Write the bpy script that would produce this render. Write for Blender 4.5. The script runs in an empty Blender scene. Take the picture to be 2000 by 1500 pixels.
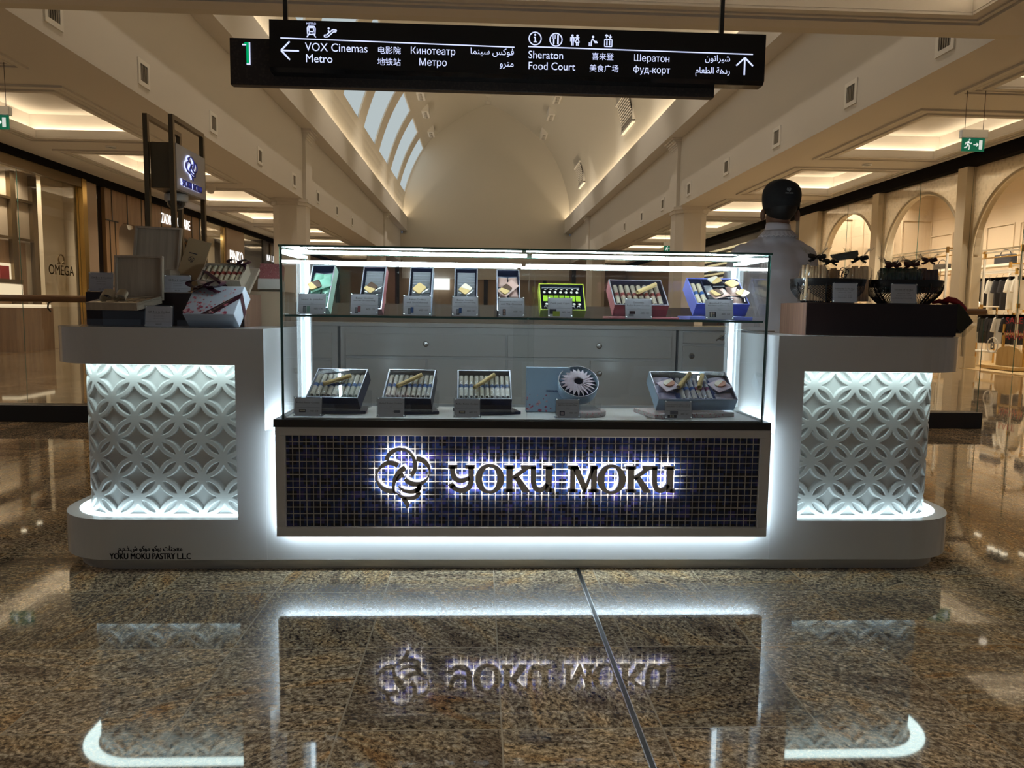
import bpy, bmesh, math, random
import numpy as np
from mathutils import Matrix, Vector, Euler
random.seed(7)
S = bpy.context.scene
COL = S.collection
PI = math.pi
rad = math.radians
# ------------------------------------------------------------------ camera
H = 1.05
yaw, pit, rol = rad(2.55), rad(5.55), rad(0.80)
cy, sy, cp, sp = math.cos(yaw), math.sin(yaw), math.cos(pit), math.sin(pit)
Fv = Vector((sy*cp, cy*cp, -sp)); R0 = Vector((cy, -sy, 0)); U0 = R0.cross(Fv)
Rv = R0*math.cos(rol) + U0*math.sin(rol); Uv = Rv.cross(Fv)
cam = bpy.data.cameras.new('camera'); cam.sensor_width = 36; cam.lens = 36*1440/2000
cam.clip_start = 0.05; cam.clip_end = 300
camo = bpy.data.objects.new('camera', cam); COL.objects.link(camo)
m3 = Matrix((Rv, Uv, -Fv)).transposed()
camo.matrix_world = Matrix.Translation((0, 0, H)) @ m3.to_4x4()
S.camera = camo
# ------------------------------------------------------------------ world, exposure, large lights
vs = S.view_settings
vs.view_transform = 'Standard'; vs.look = 'None'; vs.exposure = 0.0; vs.gamma = 1.0
vs.use_curve_mapping = False
S.cycles.use_denoising = True
S.cycles.max_bounces = 8; S.cycles.diffuse_bounces = 4; S.cycles.glossy_bounces = 4
S.cycles.transparent_max_bounces = 32; S.cycles.transmission_bounces = 6
S.cycles.sample_clamp_indirect = 6.0; S.cycles.caustics_reflective = False; S.cycles.caustics_refractive = False
W = bpy.data.worlds.new('world'); S.world = W; W.use_nodes = True
bg = W.node_tree.nodes['Background']
bg.inputs[0].default_value = (0.84, 0.95, 1.12, 1); bg.inputs[1].default_value = 0.062

WARM = (1.0, 0.78, 0.51); COOL = (0.72, 0.93, 1.0); SHOP = (1.0, 0.86, 0.66)
def area(name, loc, sx, sy_, power, color, direction):
    l = bpy.data.lights.new(name, 'AREA'); l.shape = 'RECTANGLE'; l.size = sx; l.size_y = sy_
    l.energy = power; l.color = color
    o = bpy.data.objects.new(name, l); COL.objects.link(o)
    d = Vector(direction).normalized()
    # local x along the long side: y axis of the world when length runs in depth
    z = -d
    x = Vector((0, 1, 0)) if abs(d.y) < 0.5 else Vector((1, 0, 0))
    y = z.cross(x).normalized(); x = y.cross(z).normalized()
    o.matrix_world = Matrix.Translation(loc) @ Matrix((x, y, z)).transposed().to_4x4()
    return o
def area_x(name, loc, sx, sy_, power, color, direction):
    l = bpy.data.lights.new(name, 'AREA'); l.shape = 'RECTANGLE'; l.size = sx; l.size_y = sy_
    l.energy = power; l.color = color
    o = bpy.data.objects.new(name, l); COL.objects.link(o)
    z = -Vector(direction).normalized(); x = Vector((1, 0, 0))
    y = z.cross(x).normalized(); x = y.cross(z).normalized()
    o.matrix_world = Matrix.Translation(loc) @ Matrix((x, y, z)).transposed().to_4x4()
    return o
def spot(name, loc, power, color, angle=130, blend=0.6):
    l = bpy.data.lights.new(name, 'SPOT'); l.energy = power; l.color = color; l.spot_size = rad(angle); l.spot_blend = blend; l.shadow_soft_size = 0.06
    o = bpy.data.objects.new(name, l); COL.objects.link(o); o.location = loc; return o
# hall dimensions
XL, XR = -5.5, 6.25           # fascia planes
SL, SR = -10.2, 10.2          # storefront planes
ZS = 4.45                     # side ceilings
YB = 9.1                      # far edge of the low ceiling over the kiosk
YE = 52.0                     # end wall
XC = 0.40
LIP = 0.42; ZL0, ZL1 = 6.55, 7.5
K_COVE, K_COFFER, K_SKY, K_SHOP = 10.0, 2.0, 0.54, 225.0
# coves behind the vault lips
for s, x in ((1, XL+LIP-0.16), (-1, XR-LIP+0.16)):
    area('cove_light', (x, (YB+YE)/2, ZL1-0.12), YE-YB-0.4, 0.08, K_COVE*(YE-YB), WARM, (-0.55*s, 0, 1))
# lamps of the vault spotlight boxes, then spots added as fill, all pointing down
K_SPOT = 610.0
for y in (12.5, 19.0, 26.0, 33.0, 41.4, 45.1):
    for x in (-3.25, 4.05): spot('spot_lamp', (x, y, 12.3), K_SPOT, (1.0, 0.86, 0.68), 72)
for y in (2.1, 6.9, 11.7, 16.5, 21.3, 26.1, 30.9, 35.7):
    for x in (-7.9, 8.6): spot('fill_spot', (x, y, ZS-0.05), 145.0, (1.0, 0.86, 0.68), 140)  # added fill at the recessed downlights, which look unlit; brightens aisle floors
for x in (-3.0, -1.0, 1.0, 3.0): spot('fill_spot', (x, -0.45, ZS-0.03), 100.0, (1.0, 0.90, 0.78), 72)  # added fill for the floor before the kiosk; no fixture here
# light of the shops at both sides
for y in np.arange(14.2, 23.0, 1.7):
    for x in (11.2, 12.6): spot('shop_lamp', (x, y, 4.86), K_SHOP, SHOP, 150)
for k in range(10): spot('shop_lamp', (-10.7-0.7*(k//5), 15.6+0.62*(k % 5), 4.2), 60.0, SHOP, 150)
for y in (22.6, 23.6, 25.8): spot('shop_lamp', (-11.0, y, 3.9), 60.0, SHOP, 150)
area('shop_light', (-11.2, 29.3, 4.0), 3.6, 1.2, 70, SHOP, (0, 0, -1))
area('shop_light', (-11.2, 37.5, 4.0), 7.0, 1.2, 50, SHOP, (0, 0, -1))

# ------------------------------------------------------------------ materials
MATS = {}
def nt(m): return m.node_tree.nodes, m.node_tree.links
def P(name, col, rough=0.5, metal=0.0, emit=None, es=0.0, spec=0.5, coat=0.0, ior=None, alpha=None):
    if name in MATS: return MATS[name]
    m = bpy.data.materials.new(name); m.use_nodes = True
    b = m.node_tree.nodes['Principled BSDF']
    b.inputs['Base Color'].default_value = (*col, 1); b.inputs['Roughness'].default_value = rough
    b.inputs['Metallic'].default_value = metal; b.inputs['Specular IOR Level'].default_value = spec
    b.inputs['Coat Weight'].default_value = coat
    if ior: b.inputs['IOR'].default_value = ior
    if emit: b.inputs['Emission Color'].default_value = (*emit, 1); b.inputs['Emission Strength'].default_value = es
    MATS[name] = m; return m
def E(name, col, s):
    if name in MATS: return MATS[name]
    m = bpy.data.materials.new(name); m.use_nodes = True
    n, l = nt(m); n.clear(); o = n.new('ShaderNodeOutputMaterial'); e = n.new('ShaderNodeEmission')
    e.inputs[0].default_value = (*col, 1); e.inputs[1].default_value = s; l.new(e.outputs[0], o.inputs[0])
    MATS[name] = m; return m
def pane(name, tint=(1, 1, 1), f0=0.04, rough=0.0):
    """Thin clear sheet: straight-through view plus a mirror reflection that grows at grazing angles."""
    if name in MATS: return MATS[name]
    m = bpy.data.materials.new(name); m.use_nodes = True
    n, l = nt(m); n.clear(); o = n.new('ShaderNodeOutputMaterial')
    lw = n.new('ShaderNodeLayerWeight'); lw.inputs[0].default_value = 0.5
    p = n.new('ShaderNodeMath'); p.operation = 'POWER'; p.inputs[1].default_value = 5
    a = n.new('ShaderNodeMath'); a.operation = 'MULTIPLY_ADD'; a.inputs[1].default_value = 1-f0; a.inputs[2].default_value = f0
    t = n.new('ShaderNodeBsdfTransparent'); t.inputs[0].default_value = (*tint, 1)
    g = n.new('ShaderNodeBsdfGlossy'); g.inputs['Roughness'].default_value = rough
    x = n.new('ShaderNodeMixShader')
    l.new(lw.outputs['Facing'], p.inputs[0]); l.new(p.outputs[0], a.inputs[0]); l.new(a.outputs[0], x.inputs[0])
    l.new(t.outputs[0], x.inputs[1]); l.new(g.outputs[0], x.inputs[2]); l.new(x.outputs[0], o.inputs[0])
    MATS[name] = m; return m
def ramp(n, stops):
    r = n.new('ShaderNodeValToRGB'); e = r.color_ramp.elements
    while len(e) < len(stops): e.new(0.5)
    for k, (p, c) in enumerate(stops): e[k].position = p; e[k].color = (*c, 1)
    return r
def wood(name, c0, c1, scale=(60, 4, 4), rough=0.5, coat=0.0):
    if name in MATS: return MATS[name]
    m = P(name, c0, rough, coat=coat); n, l = nt(m); b = n['Principled BSDF']
    tc = n.new('ShaderNodeTexCoord'); mp = n.new('ShaderNodeMapping'); mp.inputs['Scale'].default_value = scale
    no = n.new('ShaderNodeTexNoise'); no.inputs['Scale'].default_value = 1.0; no.inputs['Detail'].default_value = 5
    r = ramp(n, [(0.3, c0), (0.7, c1)])
    l.new(tc.outputs['Object'], mp.inputs[0]); l.new(mp.outputs[0], no.inputs['Vector'])
    l.new(no.outputs[0], r.inputs[0]); l.new(r.outputs[0], b.inputs['Base Color'])
    return m
def granite():
    m = P('granite', (0.2, 0.15, 0.1), 0.035, ior=1.85); n, l = nt(m); b = n['Principled BSDF']
    tc = n.new('ShaderNodeTexCoord'); sp_ = n.new('ShaderNodeSeparateXYZ'); l.new(tc.outputs['Object'], sp_.inputs[0])
    def mth(op, a, bb=None, c=None):
        q = n.new('ShaderNodeMath'); q.operation = op
        for k, vv in enumerate((a, bb, c)):
            if vv is None: continue
            if isinstance(vv, (int, float)): q.inputs[k].default_value = vv
            else: l.new(vv, q.inputs[k])
        return q.outputs[0]
    u = mth('DIVIDE', mth('SUBTRACT', sp_.outputs[0], 0.065), 0.41); v = mth('DIVIDE', mth('SUBTRACT', sp_.outputs[1], 0.39), 0.46)
    fu, fv = mth('FLOOR', u), mth('FLOOR', v)
    cx = n.new('ShaderNodeCombineXYZ'); l.new(fu, cx.inputs[0]); l.new(fv, cx.inputs[1])
    wn = n.new('ShaderNodeTexWhiteNoise'); wn.noise_dimensions = '2D'; l.new(cx.outputs[0], wn.inputs['Vector'])
    sc = n.new('ShaderNodeSeparateColor'); l.new(wn.outputs['Color'], sc.inputs[0])
    ang = mth('MULTIPLY_ADD', mth('SUBTRACT', sc.outputs[0], 0.5), 1.5, mth('MULTIPLY', mth('GREATER_THAN', sc.outputs[1], 0.62), 1.57))
    vr = n.new('ShaderNodeVectorRotate'); vr.rotation_type = 'Z_AXIS'
    off = n.new('ShaderNodeVectorMath'); off.operation = 'MULTIPLY_ADD'; off.inputs[1].default_value = (7, 5, 0)
    l.new(wn.outputs['Color'], off.inputs[0]); l.new(tc.outputs['Object'], off.inputs[2])
    l.new(off.outputs[0], vr.inputs['Vector']); l.new(ang, vr.inputs['Angle'])
    mp = n.new('ShaderNodeMapping'); mp.inputs['Scale'].default_value = (60, 84, 1); l.new(vr.outputs[0], mp.inputs[0])
    n1 = n.new('ShaderNodeTexNoise'); n1.inputs['Scale'].default_value = 1; n1.inputs['Detail'].default_value = 7; n1.inputs['Roughness'].default_value = 0.68
    n1.inputs['Distortion'].default_value = 0.5
    l.new(mp.outputs[0], n1.inputs['Vector'])
    mp2 = n.new('ShaderNodeMapping'); mp2.inputs['Scale'].default_value = (3.0, 9, 1); l.new(vr.outputs[0], mp2.inputs[0])
    n2 = n.new('ShaderNodeTexNoise'); n2.inputs['Scale'].default_value = 1; n2.inputs['Detail'].default_value = 4; n2.inputs['Distortion'].default_value = 1.2
    l.new(mp2.outputs[0], n2.inputs['Vector'])
    r1 = ramp(n, [(0.37, (0.05, 0.042, 0.037)), (0.45, (0.22, 0.175, 0.13)), (0.53, (0.48, 0.40, 0.295)), (0.63, (0.80, 0.73, 0.60))])
    l.new(n1.outputs[0], r1.inputs[0])
    r2 = ramp(n, [(0.34, (0.50, 0.45, 0.42)), (0.48, (0.95, 0.92, 0.87)), (0.60, (1.12, 0.98, 0.78)), (0.70, (0.95, 0.66, 0.40))]); l.new(n2.outputs[0], r2.inputs[0])
    mx = n.new('ShaderNodeMix'); mx.data_type = 'RGBA'; mx.blend_type = 'MULTIPLY'; mx.inputs[0].default_value = 1
    l.new(r1.outputs[0], mx.inputs[6]); l.new(r2.outputs[0], mx.inputs[7])
    n3 = n.new('ShaderNodeTexNoise'); n3.inputs['Scale'].default_value = 130; n3.inputs['Detail'].default_value = 4; n3.inputs['Roughness'].default_value = 0.7; l.new(tc.outputs['Object'], n3.inputs['Vector'])
    r3 = ramp(n, [(0.36, (0.25, 0.22, 0.20)), (0.46, (0.95, 0.93, 0.90)), (0.62, (1.25, 1.22, 1.15))]); l.new(n3.outputs[0], r3.inputs[0])
    m3_ = n.new('ShaderNodeMix'); m3_.data_type = 'RGBA'; m3_.blend_type = 'MULTIPLY'; m3_.inputs[0].default_value = 0.8
    l.new(mx.outputs[2], m3_.inputs[6]); l.new(r3.outputs[0], m3_.inputs[7]); mx = m3_
    bt = n.new('ShaderNodeMix'); bt.data_type = 'RGBA'; bt.blend_type = 'MULTIPLY'; bt.inputs[0].default_value = 1
    br = mth('MULTIPLY_ADD', sc.outputs[2], 0.5, 0.72); cb = n.new('ShaderNodeCombineColor')
    for q_ in range(3): l.new(br, cb.inputs[q_])
    l.new(mx.outputs[2], bt.inputs[6]); l.new(cb.outputs[0], bt.inputs[7]); mx = bt
    # joints
    def edge(w, half):
        f = mth('FRACT', w); d = mth('MINIMUM', f, mth('SUBTRACT', 1.0, f)); return mth('LESS_THAN', d, half)
    jt = mth('MAXIMUM', edge(u, 0.0055), edge(v, 0.0045))
    mj = n.new('ShaderNodeMix'); mj.data_type = 'RGBA'; l.new(jt, mj.inputs[0]); l.new(mx.outputs[2], mj.inputs[6]); mj.inputs[7].default_value = (0.50, 0.42, 0.31, 1)
    l.new(mj.outputs[2], b.inputs['Base Color'])
    return m
def mosaic():
    m = P('mosaic_blue', (0.01, 0.02, 0.09), 0.16); n, l = nt(m); b = n['Principled BSDF']
    tc = n.new('ShaderNodeTexCoord'); vm = n.new('ShaderNodeVectorMath'); vm.operation = 'DIVIDE'; vm.inputs[1].default_value = (0.02622, 1, 0.02579)
    fl = n.new('ShaderNodeVectorMath'); fl.operation = 'FLOOR'; ad = n.new('ShaderNodeVectorMath'); ad.operation = 'MULTIPLY'; ad.inputs[1].default_value = (1, 0, 1)
    l.new(tc.outputs['Object'], vm.inputs[0]); l.new(vm.outputs[0], fl.inputs[0]); l.new(fl.outputs[0], ad.inputs[0])
    wn = n.new('ShaderNodeTexWhiteNoise'); l.new(ad.outputs[0], wn.inputs['Vector'])
    r = ramp(n, [(0.0, (0.006, 0.008, 0.016)), (0.3, (0.010, 0.016, 0.05)), (0.6, (0.010, 0.028, 0.10)), (0.85, (0.022, 0.04, 0.17)), (1.0, (0.05, 0.045, 0.20))])
    no = n.new('ShaderNodeTexNoise'); no.inputs['Scale'].default_value = 140; no.inputs['Detail'].default_value = 3
    l.new(tc.outputs['Object'], no.inputs['Vector'])
    mx = n.new('ShaderNodeMix'); mx.data_type = 'RGBA'; mx.blend_type = 'OVERLAY'; mx.inputs[0].default_value = 0.5
    l.new(wn.outputs['Value'], r.inputs[0]); l.new(r.outputs[0], mx.inputs[6]); l.new(no.outputs['Color'], mx.inputs[7]); l.new(mx.outputs[2], b.inputs['Base Color'])
    return m
def speckle(name, base, cols, scale=90, thr=0.62, rough=0.4):
    """Paper printed with scattered dots."""
    m = P(name, base, rough); n, l = nt(m); b = n['Principled BSDF']
    tc = n.new('ShaderNodeTexCoord'); vo = n.new('ShaderNodeTexVoronoi'); vo.inputs['Scale'].default_value = scale
    l.new(tc.outputs['Object'], vo.inputs['Vector'])
    r = n.new('ShaderNodeMath'); r.operation = 'LESS_THAN'; r.inputs[1].default_value = thr; l.new(vo.outputs['Distance'], r.inputs[0])
    cr = ramp(n, [(k/max(1, len(cols)-1), c) for k, c in enumerate(cols)]); l.new(vo.outputs['Color'], cr.inputs[0])
    mx = n.new('ShaderNodeMix'); mx.data_type = 'RGBA'; l.new(r.outputs[0], mx.inputs[0]); mx.inputs[6].default_value = (*base, 1); l.new(cr.outputs[0], mx.inputs[7])
    l.new(mx.outputs[2], b.inputs['Base Color'])
    return m
M = lambda k: MATS[k]
P('paint', (0.74, 0.715, 0.68), 0.8); P('paint_vault', (0.72, 0.69, 0.62), 0.85)
P('vent_white', (0.86, 0.84, 0.80), 0.6); P('vent_slat', (0.30, 0.27, 0.23), 0.6); P('black_matte', (0.008, 0.007, 0.007), 0.9, spec=0.15); P('white_solid', (0.72, 0.72, 0.73), 0.14); P('white_panel', (0.74, 0.75, 0.75), 0.42); P('kick_grey', (0.58, 0.55, 0.50), 0.35)
P('frame_white', (0.76, 0.76, 0.77), 0.3); P('grout', (0.86, 0.82, 0.74), 0.8); P('letter_grey', (0.78, 0.78, 0.77), 0.5)
P('black', (0.012, 0.011, 0.011), 0.35); P('black_gloss', (0.008, 0.008, 0.009), 0.06); P('trim_dark', (0.035, 0.032, 0.03), 0.3)
P('glass_edge', (0.06, 0.17, 0.14), 0.15); P('alu', (0.75, 0.78, 0.8), 0.3, 0.8); P('steel', (0.6, 0.6, 0.6), 0.25, 1)
P('gold', (0.70, 0.47, 0.16), 0.22, 1); P('bronze', (0.20, 0.145, 0.08), 0.35, 0.85); P('cream', (0.70, 0.60, 0.44), 0.5)
P('beige_panel', (0.56, 0.46, 0.34), 0.35); P('tan_panel', (0.42, 0.31, 0.21), 0.35); P('dark_brown', (0.028, 0.014, 0.012), 0.3)
P('dark_store', (0.03, 0.026, 0.024), 0.3); P('card_grey', (0.82, 0.82, 0.88), 0.5); P('ink', (0.03, 0.03, 0.05), 0.6); P('ink_soft', (0.20, 0.20, 0.25), 0.6)
P('red', (0.42, 0.02, 0.03), 0.4); P('maroon', (0.05, 0.006, 0.014), 0.4); P('skin', (0.20, 0.095, 0.055), 0.55); P('hair', (0.008, 0.006, 0.005), 0.6)
P('shirt', (0.60, 0.56, 0.58), 0.75); P('navy_cloth', (0.012, 0.016, 0.035), 0.8); P('cap_black', (0.006, 0.006, 0.007), 0.8); P('logo_grey', (0.35, 0.35, 0.36), 0.6)
P('navy_box', (0.020, 0.026, 0.065), 0.28); P('silver_rim', (0.55, 0.58, 0.66), 0.25, 0.4); P('cookie', (0.64, 0.47, 0.20), 0.6); P('cookie_pale', (0.78, 0.70, 0.52), 0.55)
P('band_blue', (0.035, 0.12, 0.36), 0.4); P('band_red', (0.40, 0.05, 0.04), 0.4); P('choc', (0.09, 0.05, 0.03), 0.5); P('foil_mint', (0.25, 0.52, 0.40), 0.3); P('foil_pink', (0.62, 0.42, 0.36), 0.3)
P('foil_grey', (0.42, 0.45, 0.48), 0.25, 0.2); P('box_mint', (0.32, 0.56, 0.46), 0.35); P('box_rose', (0.45, 0.16, 0.18), 0.35); P('box_lime', (0.48, 0.58, 0.06), 0.35); P('lime', (0.34, 0.62, 0.02), 0.4)
P('box_lilac', (0.20, 0.25, 0.72), 0.3); P('box_sky', (0.42, 0.58, 0.76), 0.3); P('cream_choc', (0.80, 0.74, 0.60), 0.5); P('cookie_pink', (0.60, 0.30, 0.20), 0.6)
P('store_white', (0.80, 0.76, 0.68), 0.5); P('garment_white', (0.72, 0.68, 0.6), 0.8); P('garment_dark', (0.02, 0.02, 0.026), 0.8); P('garment_olive', (0.035, 0.035, 0.022), 0.8)
P('exit_green', (0.0, 0.10, 0.06), 0.4, emit=(0.0, 0.16, 0.08), es=0.55); P('exit_white', (0.8, 0.8, 0.8), 0.4, emit=(0.9, 1.0, 0.95), es=0.6)
P('box_tan', (0.50, 0.36, 0.20), 0.5); P('blue_print', (0.02, 0.03, 0.35), 0.4); P('navy_print', (0.02, 0.03, 0.2), 0.4); P('camera_white', (0.6, 0.57, 0.52), 0.4)
P('cello_dark', (0.10, 0.09, 0.07), 0.25)
E('led', COOL, 22.0); E('led_bar', (0.80, 0.94, 1.0), 38.0); E('led_post', (0.70, 0.88, 1.0), 5.0); E('logo_led', (1.0, 0.93, 0.84), 9.0); E('sky_pane', (0.86, 0.98, 1.0), K_SKY)
E('sign_text', (0.62, 0.68, 1.0), 1.25); E('sign_green', (0.0, 0.35, 0.12), 1.0); E('sign_white', (1, 1, 0.98), 1.4); E('bulb', (1.0, 0.86, 0.62), 7.0); E('blue_led', (0.55, 0.6, 1.0), 1.6)
E('shelf_glow', (1.0, 0.80, 0.52), 1.0); E('slat_glow', (1.0, 0.82, 0.45), 0.7)
pane('glass', (0.985, 0.995, 0.99)); pane('store_glass', (0.97, 0.97, 0.96), 0.035); pane('acrylic', (0.97, 0.98, 0.99), 0.05); pane('cello', (0.98, 0.975, 0.96), 0.075, 0.10); pane('lid_film', (0.97, 0.98, 1.0), 0.10)
granite(); mosaic()
wood('wood_pale', (0.42, 0.35, 0.27), (0.56, 0.48, 0.38)); wood('wood_oak', (0.27, 0.16, 0.08), (0.40, 0.25, 0.13), (12, 12, 1.2), 0.35); wood('wood_riser', (0.20, 0.105, 0.07), (0.30, 0.17, 0.12), (90, 90, 2), 0.4)
wood('wood_rail', (0.20, 0.10, 0.045), (0.28, 0.15, 0.07), (3, 40, 40), 0.3); wood('wood_light', (0.55, 0.38, 0.17), (0.66, 0.48, 0.24), (20, 20, 3), 0.4)
speckle('sakura_paper', (0.55, 0.62, 0.74), [(0.75, 0.30, 0.38), (0.85, 0.55, 0.6), (0.6, 0.2, 0.3)], 70, 0.30)
speckle('pink_pouch', (0.60, 0.52, 0.60), [(0.62, 0.25, 0.32), (0.8, 0.6, 0.66), (0.5, 0.16, 0.22)], 190, 0.32, 0.3); speckle('sakura_lid', (0.70, 0.66, 0.66), [(0.55, 0.12, 0.2), (0.85, 0.45, 0.5), (0.35, 0.2, 0.2)], 120, 0.32)
speckle('red_paper', (0.36, 0.12, 0.12), [(0.20, 0.05, 0.06), (0.5, 0.25, 0.22)], 160, 0.4); speckle('screen', (0.68, 0.60, 0.48), [(0.38, 0.31, 0.22), (0.46, 0.38, 0.27)], 11, 0.40)
def translucent(m, k):
    n, l = nt(m); b = n['Principled BSDF']; o = n['Material Output']; t_ = n.new('ShaderNodeBsdfTranslucent'); x_ = n.new('ShaderNodeMixShader'); x_.inputs[0].default_value = k
    t_.inputs[0].default_value = (0.80, 0.74, 0.64, 1); l.new(b.outputs[0], x_.inputs[1]); l.new(t_.outputs[0], x_.inputs[2]); l.new(x_.outputs[0], o.inputs['Surface'])
translucent(MATS['screen'], 0.55)
speckle('brown_weave', (0.022, 0.014, 0.011), [(0.040, 0.026, 0.02), (0.030, 0.019, 0.015)], 60, 0.42, 0.5)

# ------------------------------------------------------------------ mesh helpers
def setp(o, label=None, cat=None, group=None, kind=None):
    if label: o['label'] = label
    if cat: o['category'] = cat
    if group: o['group'] = group
    if kind: o['kind'] = kind
    return o
_TXT = {}
def text_data(s, size=1.0, align='CENTER', res=3):
    k = (s, align, res)
    if k not in _TXT:
        c = bpy.data.curves.new('t', 'FONT'); c.body = s; c.align_x = align; c.size = 1.0; c.resolution_u = res; c.fill_mode = 'FRONT'
        o = bpy.data.objects.new('t', c); COL.objects.link(o)
        dg = bpy.context.evaluated_depsgraph_get(); me = o.evaluated_get(dg).to_mesh()
        _TXT[k] = ([(v.co.x, v.co.y) for v in me.vertices], [tuple(p.vertices) for p in me.polygons])
        o.evaluated_get(dg).to_mesh_clear(); bpy.data.objects.remove(o); bpy.data.curves.remove(c)
    v, f = _TXT[k]
    return [(a*size, b*size) for a, b in v], f
class MB:
    def __init__(self): self.v, self.f, self.m, self.s = [], [], [], []
    def add(self, vs, fs, m=0, smooth=False, T=None):
        b = len(self.v)
        if T is not None: vs = [tuple(T @ Vector(p)) for p in vs]
        self.v += [tuple(p) for p in vs]; self.f += [tuple(b+i for i in f) for f in fs]
        self.m += [m]*len(fs); self.s += [smooth]*len(fs); return self
    def box(self, x0, x1, y0, y1, z0, z1, m=0, T=None):
        v = [(x, y, z) for x in (x0, x1) for y in (y0, y1) for z in (z0, z1)]
        return self.add(v, [(0, 1, 3, 2), (4, 6, 7, 5), (0, 4, 5, 1), (2, 3, 7, 6), (0, 2, 6, 4), (1, 5, 7, 3)], m, False, T)
    def sheet(self, x0, x1, y0, y1, z0, z1, m=0, me=1, T=None):
        """Box whose two large faces take m and whose edges take me."""
        d = [abs(x1-x0), abs(y1-y0), abs(z1-z0)]; k = d.index(min(d))
        self.box(x0, x1, y0, y1, z0, z1, me, T)
        n = len(self.m)
        for i in ((0, 1), (2, 3), (4, 5))[k]: self.m[n-6+i] = m
        return self
    def tube(self, pts, r, n=8, m=0, T=None, caps=True, closed=False, flat=1.0):
        pts = [Vector(p) for p in pts]; N = len(pts); rr = r if isinstance(r, (list, tuple)) else [r]*N
        vs = []; up = None
        for i, p in enumerate(pts):
            a = pts[(i-1) % N] if (closed or i > 0) else p; c = pts[(i+1) % N] if (closed or i < N-1) else p
            t = (c-a).normalized()
            if up is None: up = Vector((0, 0, 1)) if abs(t.z) < 0.9 else Vector((1, 0, 0))
            x = t.cross(up).normalized(); up = x.cross(t).normalized()
            for k in range(n):
                an = 2*PI*k/n; vs.append(p + x*(math.cos(an)*rr[i]) + up*(math.sin(an)*rr[i]*flat))
        fs = []
        for i in range(N if closed else N-1):
            j = (i+1) % N
            for k in range(n): fs.append((i*n+k, i*n+(k+1) % n, j*n+(k+1) % n, j*n+k))
        self.add(vs, fs, m, n > 4, T)
        if caps and not closed:
            b = len(self.v)-N*n
            self.f += [tuple(b+k for k in range(n))[::-1], tuple(b+(N-1)*n+k for k in range(n))]; self.m += [m, m]; self.s += [False, False]
        return self
    def lathe(self, prof, n=24, m=0, T=None, sx=1.0, sy=1.0, smooth=True):
        vs = [(r*math.cos(2*PI*k/n)*sx, r*math.sin(2*PI*k/n)*sy, z) for r, z in prof for k in range(n)]
        fs = [(i*n+k, i*n+(k+1) % n, (i+1)*n+(k+1) % n, (i+1)*n+k) for i in range(len(prof)-1) for k in range(n)]
        return self.add(vs, fs, m, smooth, T)
    def prism(self, poly, a0, a1, axis='y', m=0, T=None, ms=None, smooth=False):
        """poly: 2D outline; axis y: (x,z) extruded along y; z: (x,y) along z; x: (y,z) along x."""
        def q(p, a): return {'y': (p[0], a, p[1]), 'z': (p[0], p[1], a), 'x': (a, p[0], p[1])}[axis]
        n = len(poly); vs = [q(p, a0) for p in poly]+[q(p, a1) for p in poly]
        self.add(vs, [tuple(range(n)), tuple(range(2*n-1, n-1, -1))], m, False, T)
        b = len(self.v)-2*n
        for k in range(n):
            j = (k+1) % n; self.f.append((b+k, b+n+k, b+n+j, b+j)); self.m.append(m if ms is None else ms); self.s.append(smooth)
        return self
    def grid(self, fn, nu, nv, m=0, smooth=True, closed_u=False, T=None):
        vs = [fn(i/(nu if closed_u else nu), j/nv) for i in range(nu if closed_u else nu+1) for j in range(nv+1)]
        c = nu if closed_u else nu+1; fs = []
        for i in range(nu):
            i2 = (i+1) % c
            for j in range(nv): fs.append((i*(nv+1)+j, i2*(nv+1)+j, i2*(nv+1)+j+1, i*(nv+1)+j+1))
        return self.add(vs, fs, m, smooth, T)
    def ball(self, c, r, m=0, n=12, sc=(1, 1, 1), T=None):
        def fn(u, v): 
            a, b = 2*PI*u, PI*v
            return (c[0]+r*sc[0]*math.sin(b)*math.cos(a), c[1]+r*sc[1]*math.sin(b)*math.sin(a), c[2]+r*sc[2]*math.cos(b))
        return self.grid(fn, n, max(6, n//2), m, True, True, T)
    def text(self, s, size, x, z, y, m=0, align='CENTER', T=None, sx=1.0, rot=0.0, res=3):
        v, f = text_data(s, size, align, res)
        return self.add([(x+a*sx, y, z+b) for a, b in v], f, m, False, T)
    def build(self, name, mats, parent=None, bevel=0, mod=None, loc=None):
        me = bpy.data.meshes.new(name)
        off = Vector((0, 0, 0))
        if parent is not None and loc is None:
            q = parent
            while q is not None:
                if q.get('_w'): off = q.matrix_basis.translation.copy()
                q = q.parent
        if loc is not None: off = Vector(loc)
        me.from_pydata([(p[0]-off[0], p[1]-off[1], p[2]-off[2]) for p in self.v], [], self.f)
        for mm in (mats if isinstance(mats, (list, tuple)) else [mats]): me.materials.append(M(mm) if isinstance(mm, str) else mm)
        me.polygons.foreach_set('material_index', self.m); me.polygons.foreach_set('use_smooth', self.s); me.update()
        o = bpy.data.objects.new(name, me); COL.objects.link(o)
        if parent is not None: o.parent = parent
        elif loc is not None: o.location = loc
        if bevel:
            b = o.modifiers.new('bevel', 'BEVEL'); b.width = bevel; b.segments = 2; b.limit_method = 'ANGLE'; b.angle_limit = rad(40); b.harden_normals = False
        return o
def thing(name, label, cat, loc=(0, 0, 0), group=None, world=True, mat=None):
    """Empty at the thing's base. world=True: parts are given in world coordinates."""
    o = bpy.data.objects.new(name, None); COL.objects.link(o); o.empty_display_size = 0.05
    if mat is not None: o.matrix_basis = mat
    else: o.location = loc
    if world and mat is None: o['_w'] = 1
    return setp(o, label, cat, group)
def struct(o): return setp(o, kind='structure')
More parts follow.
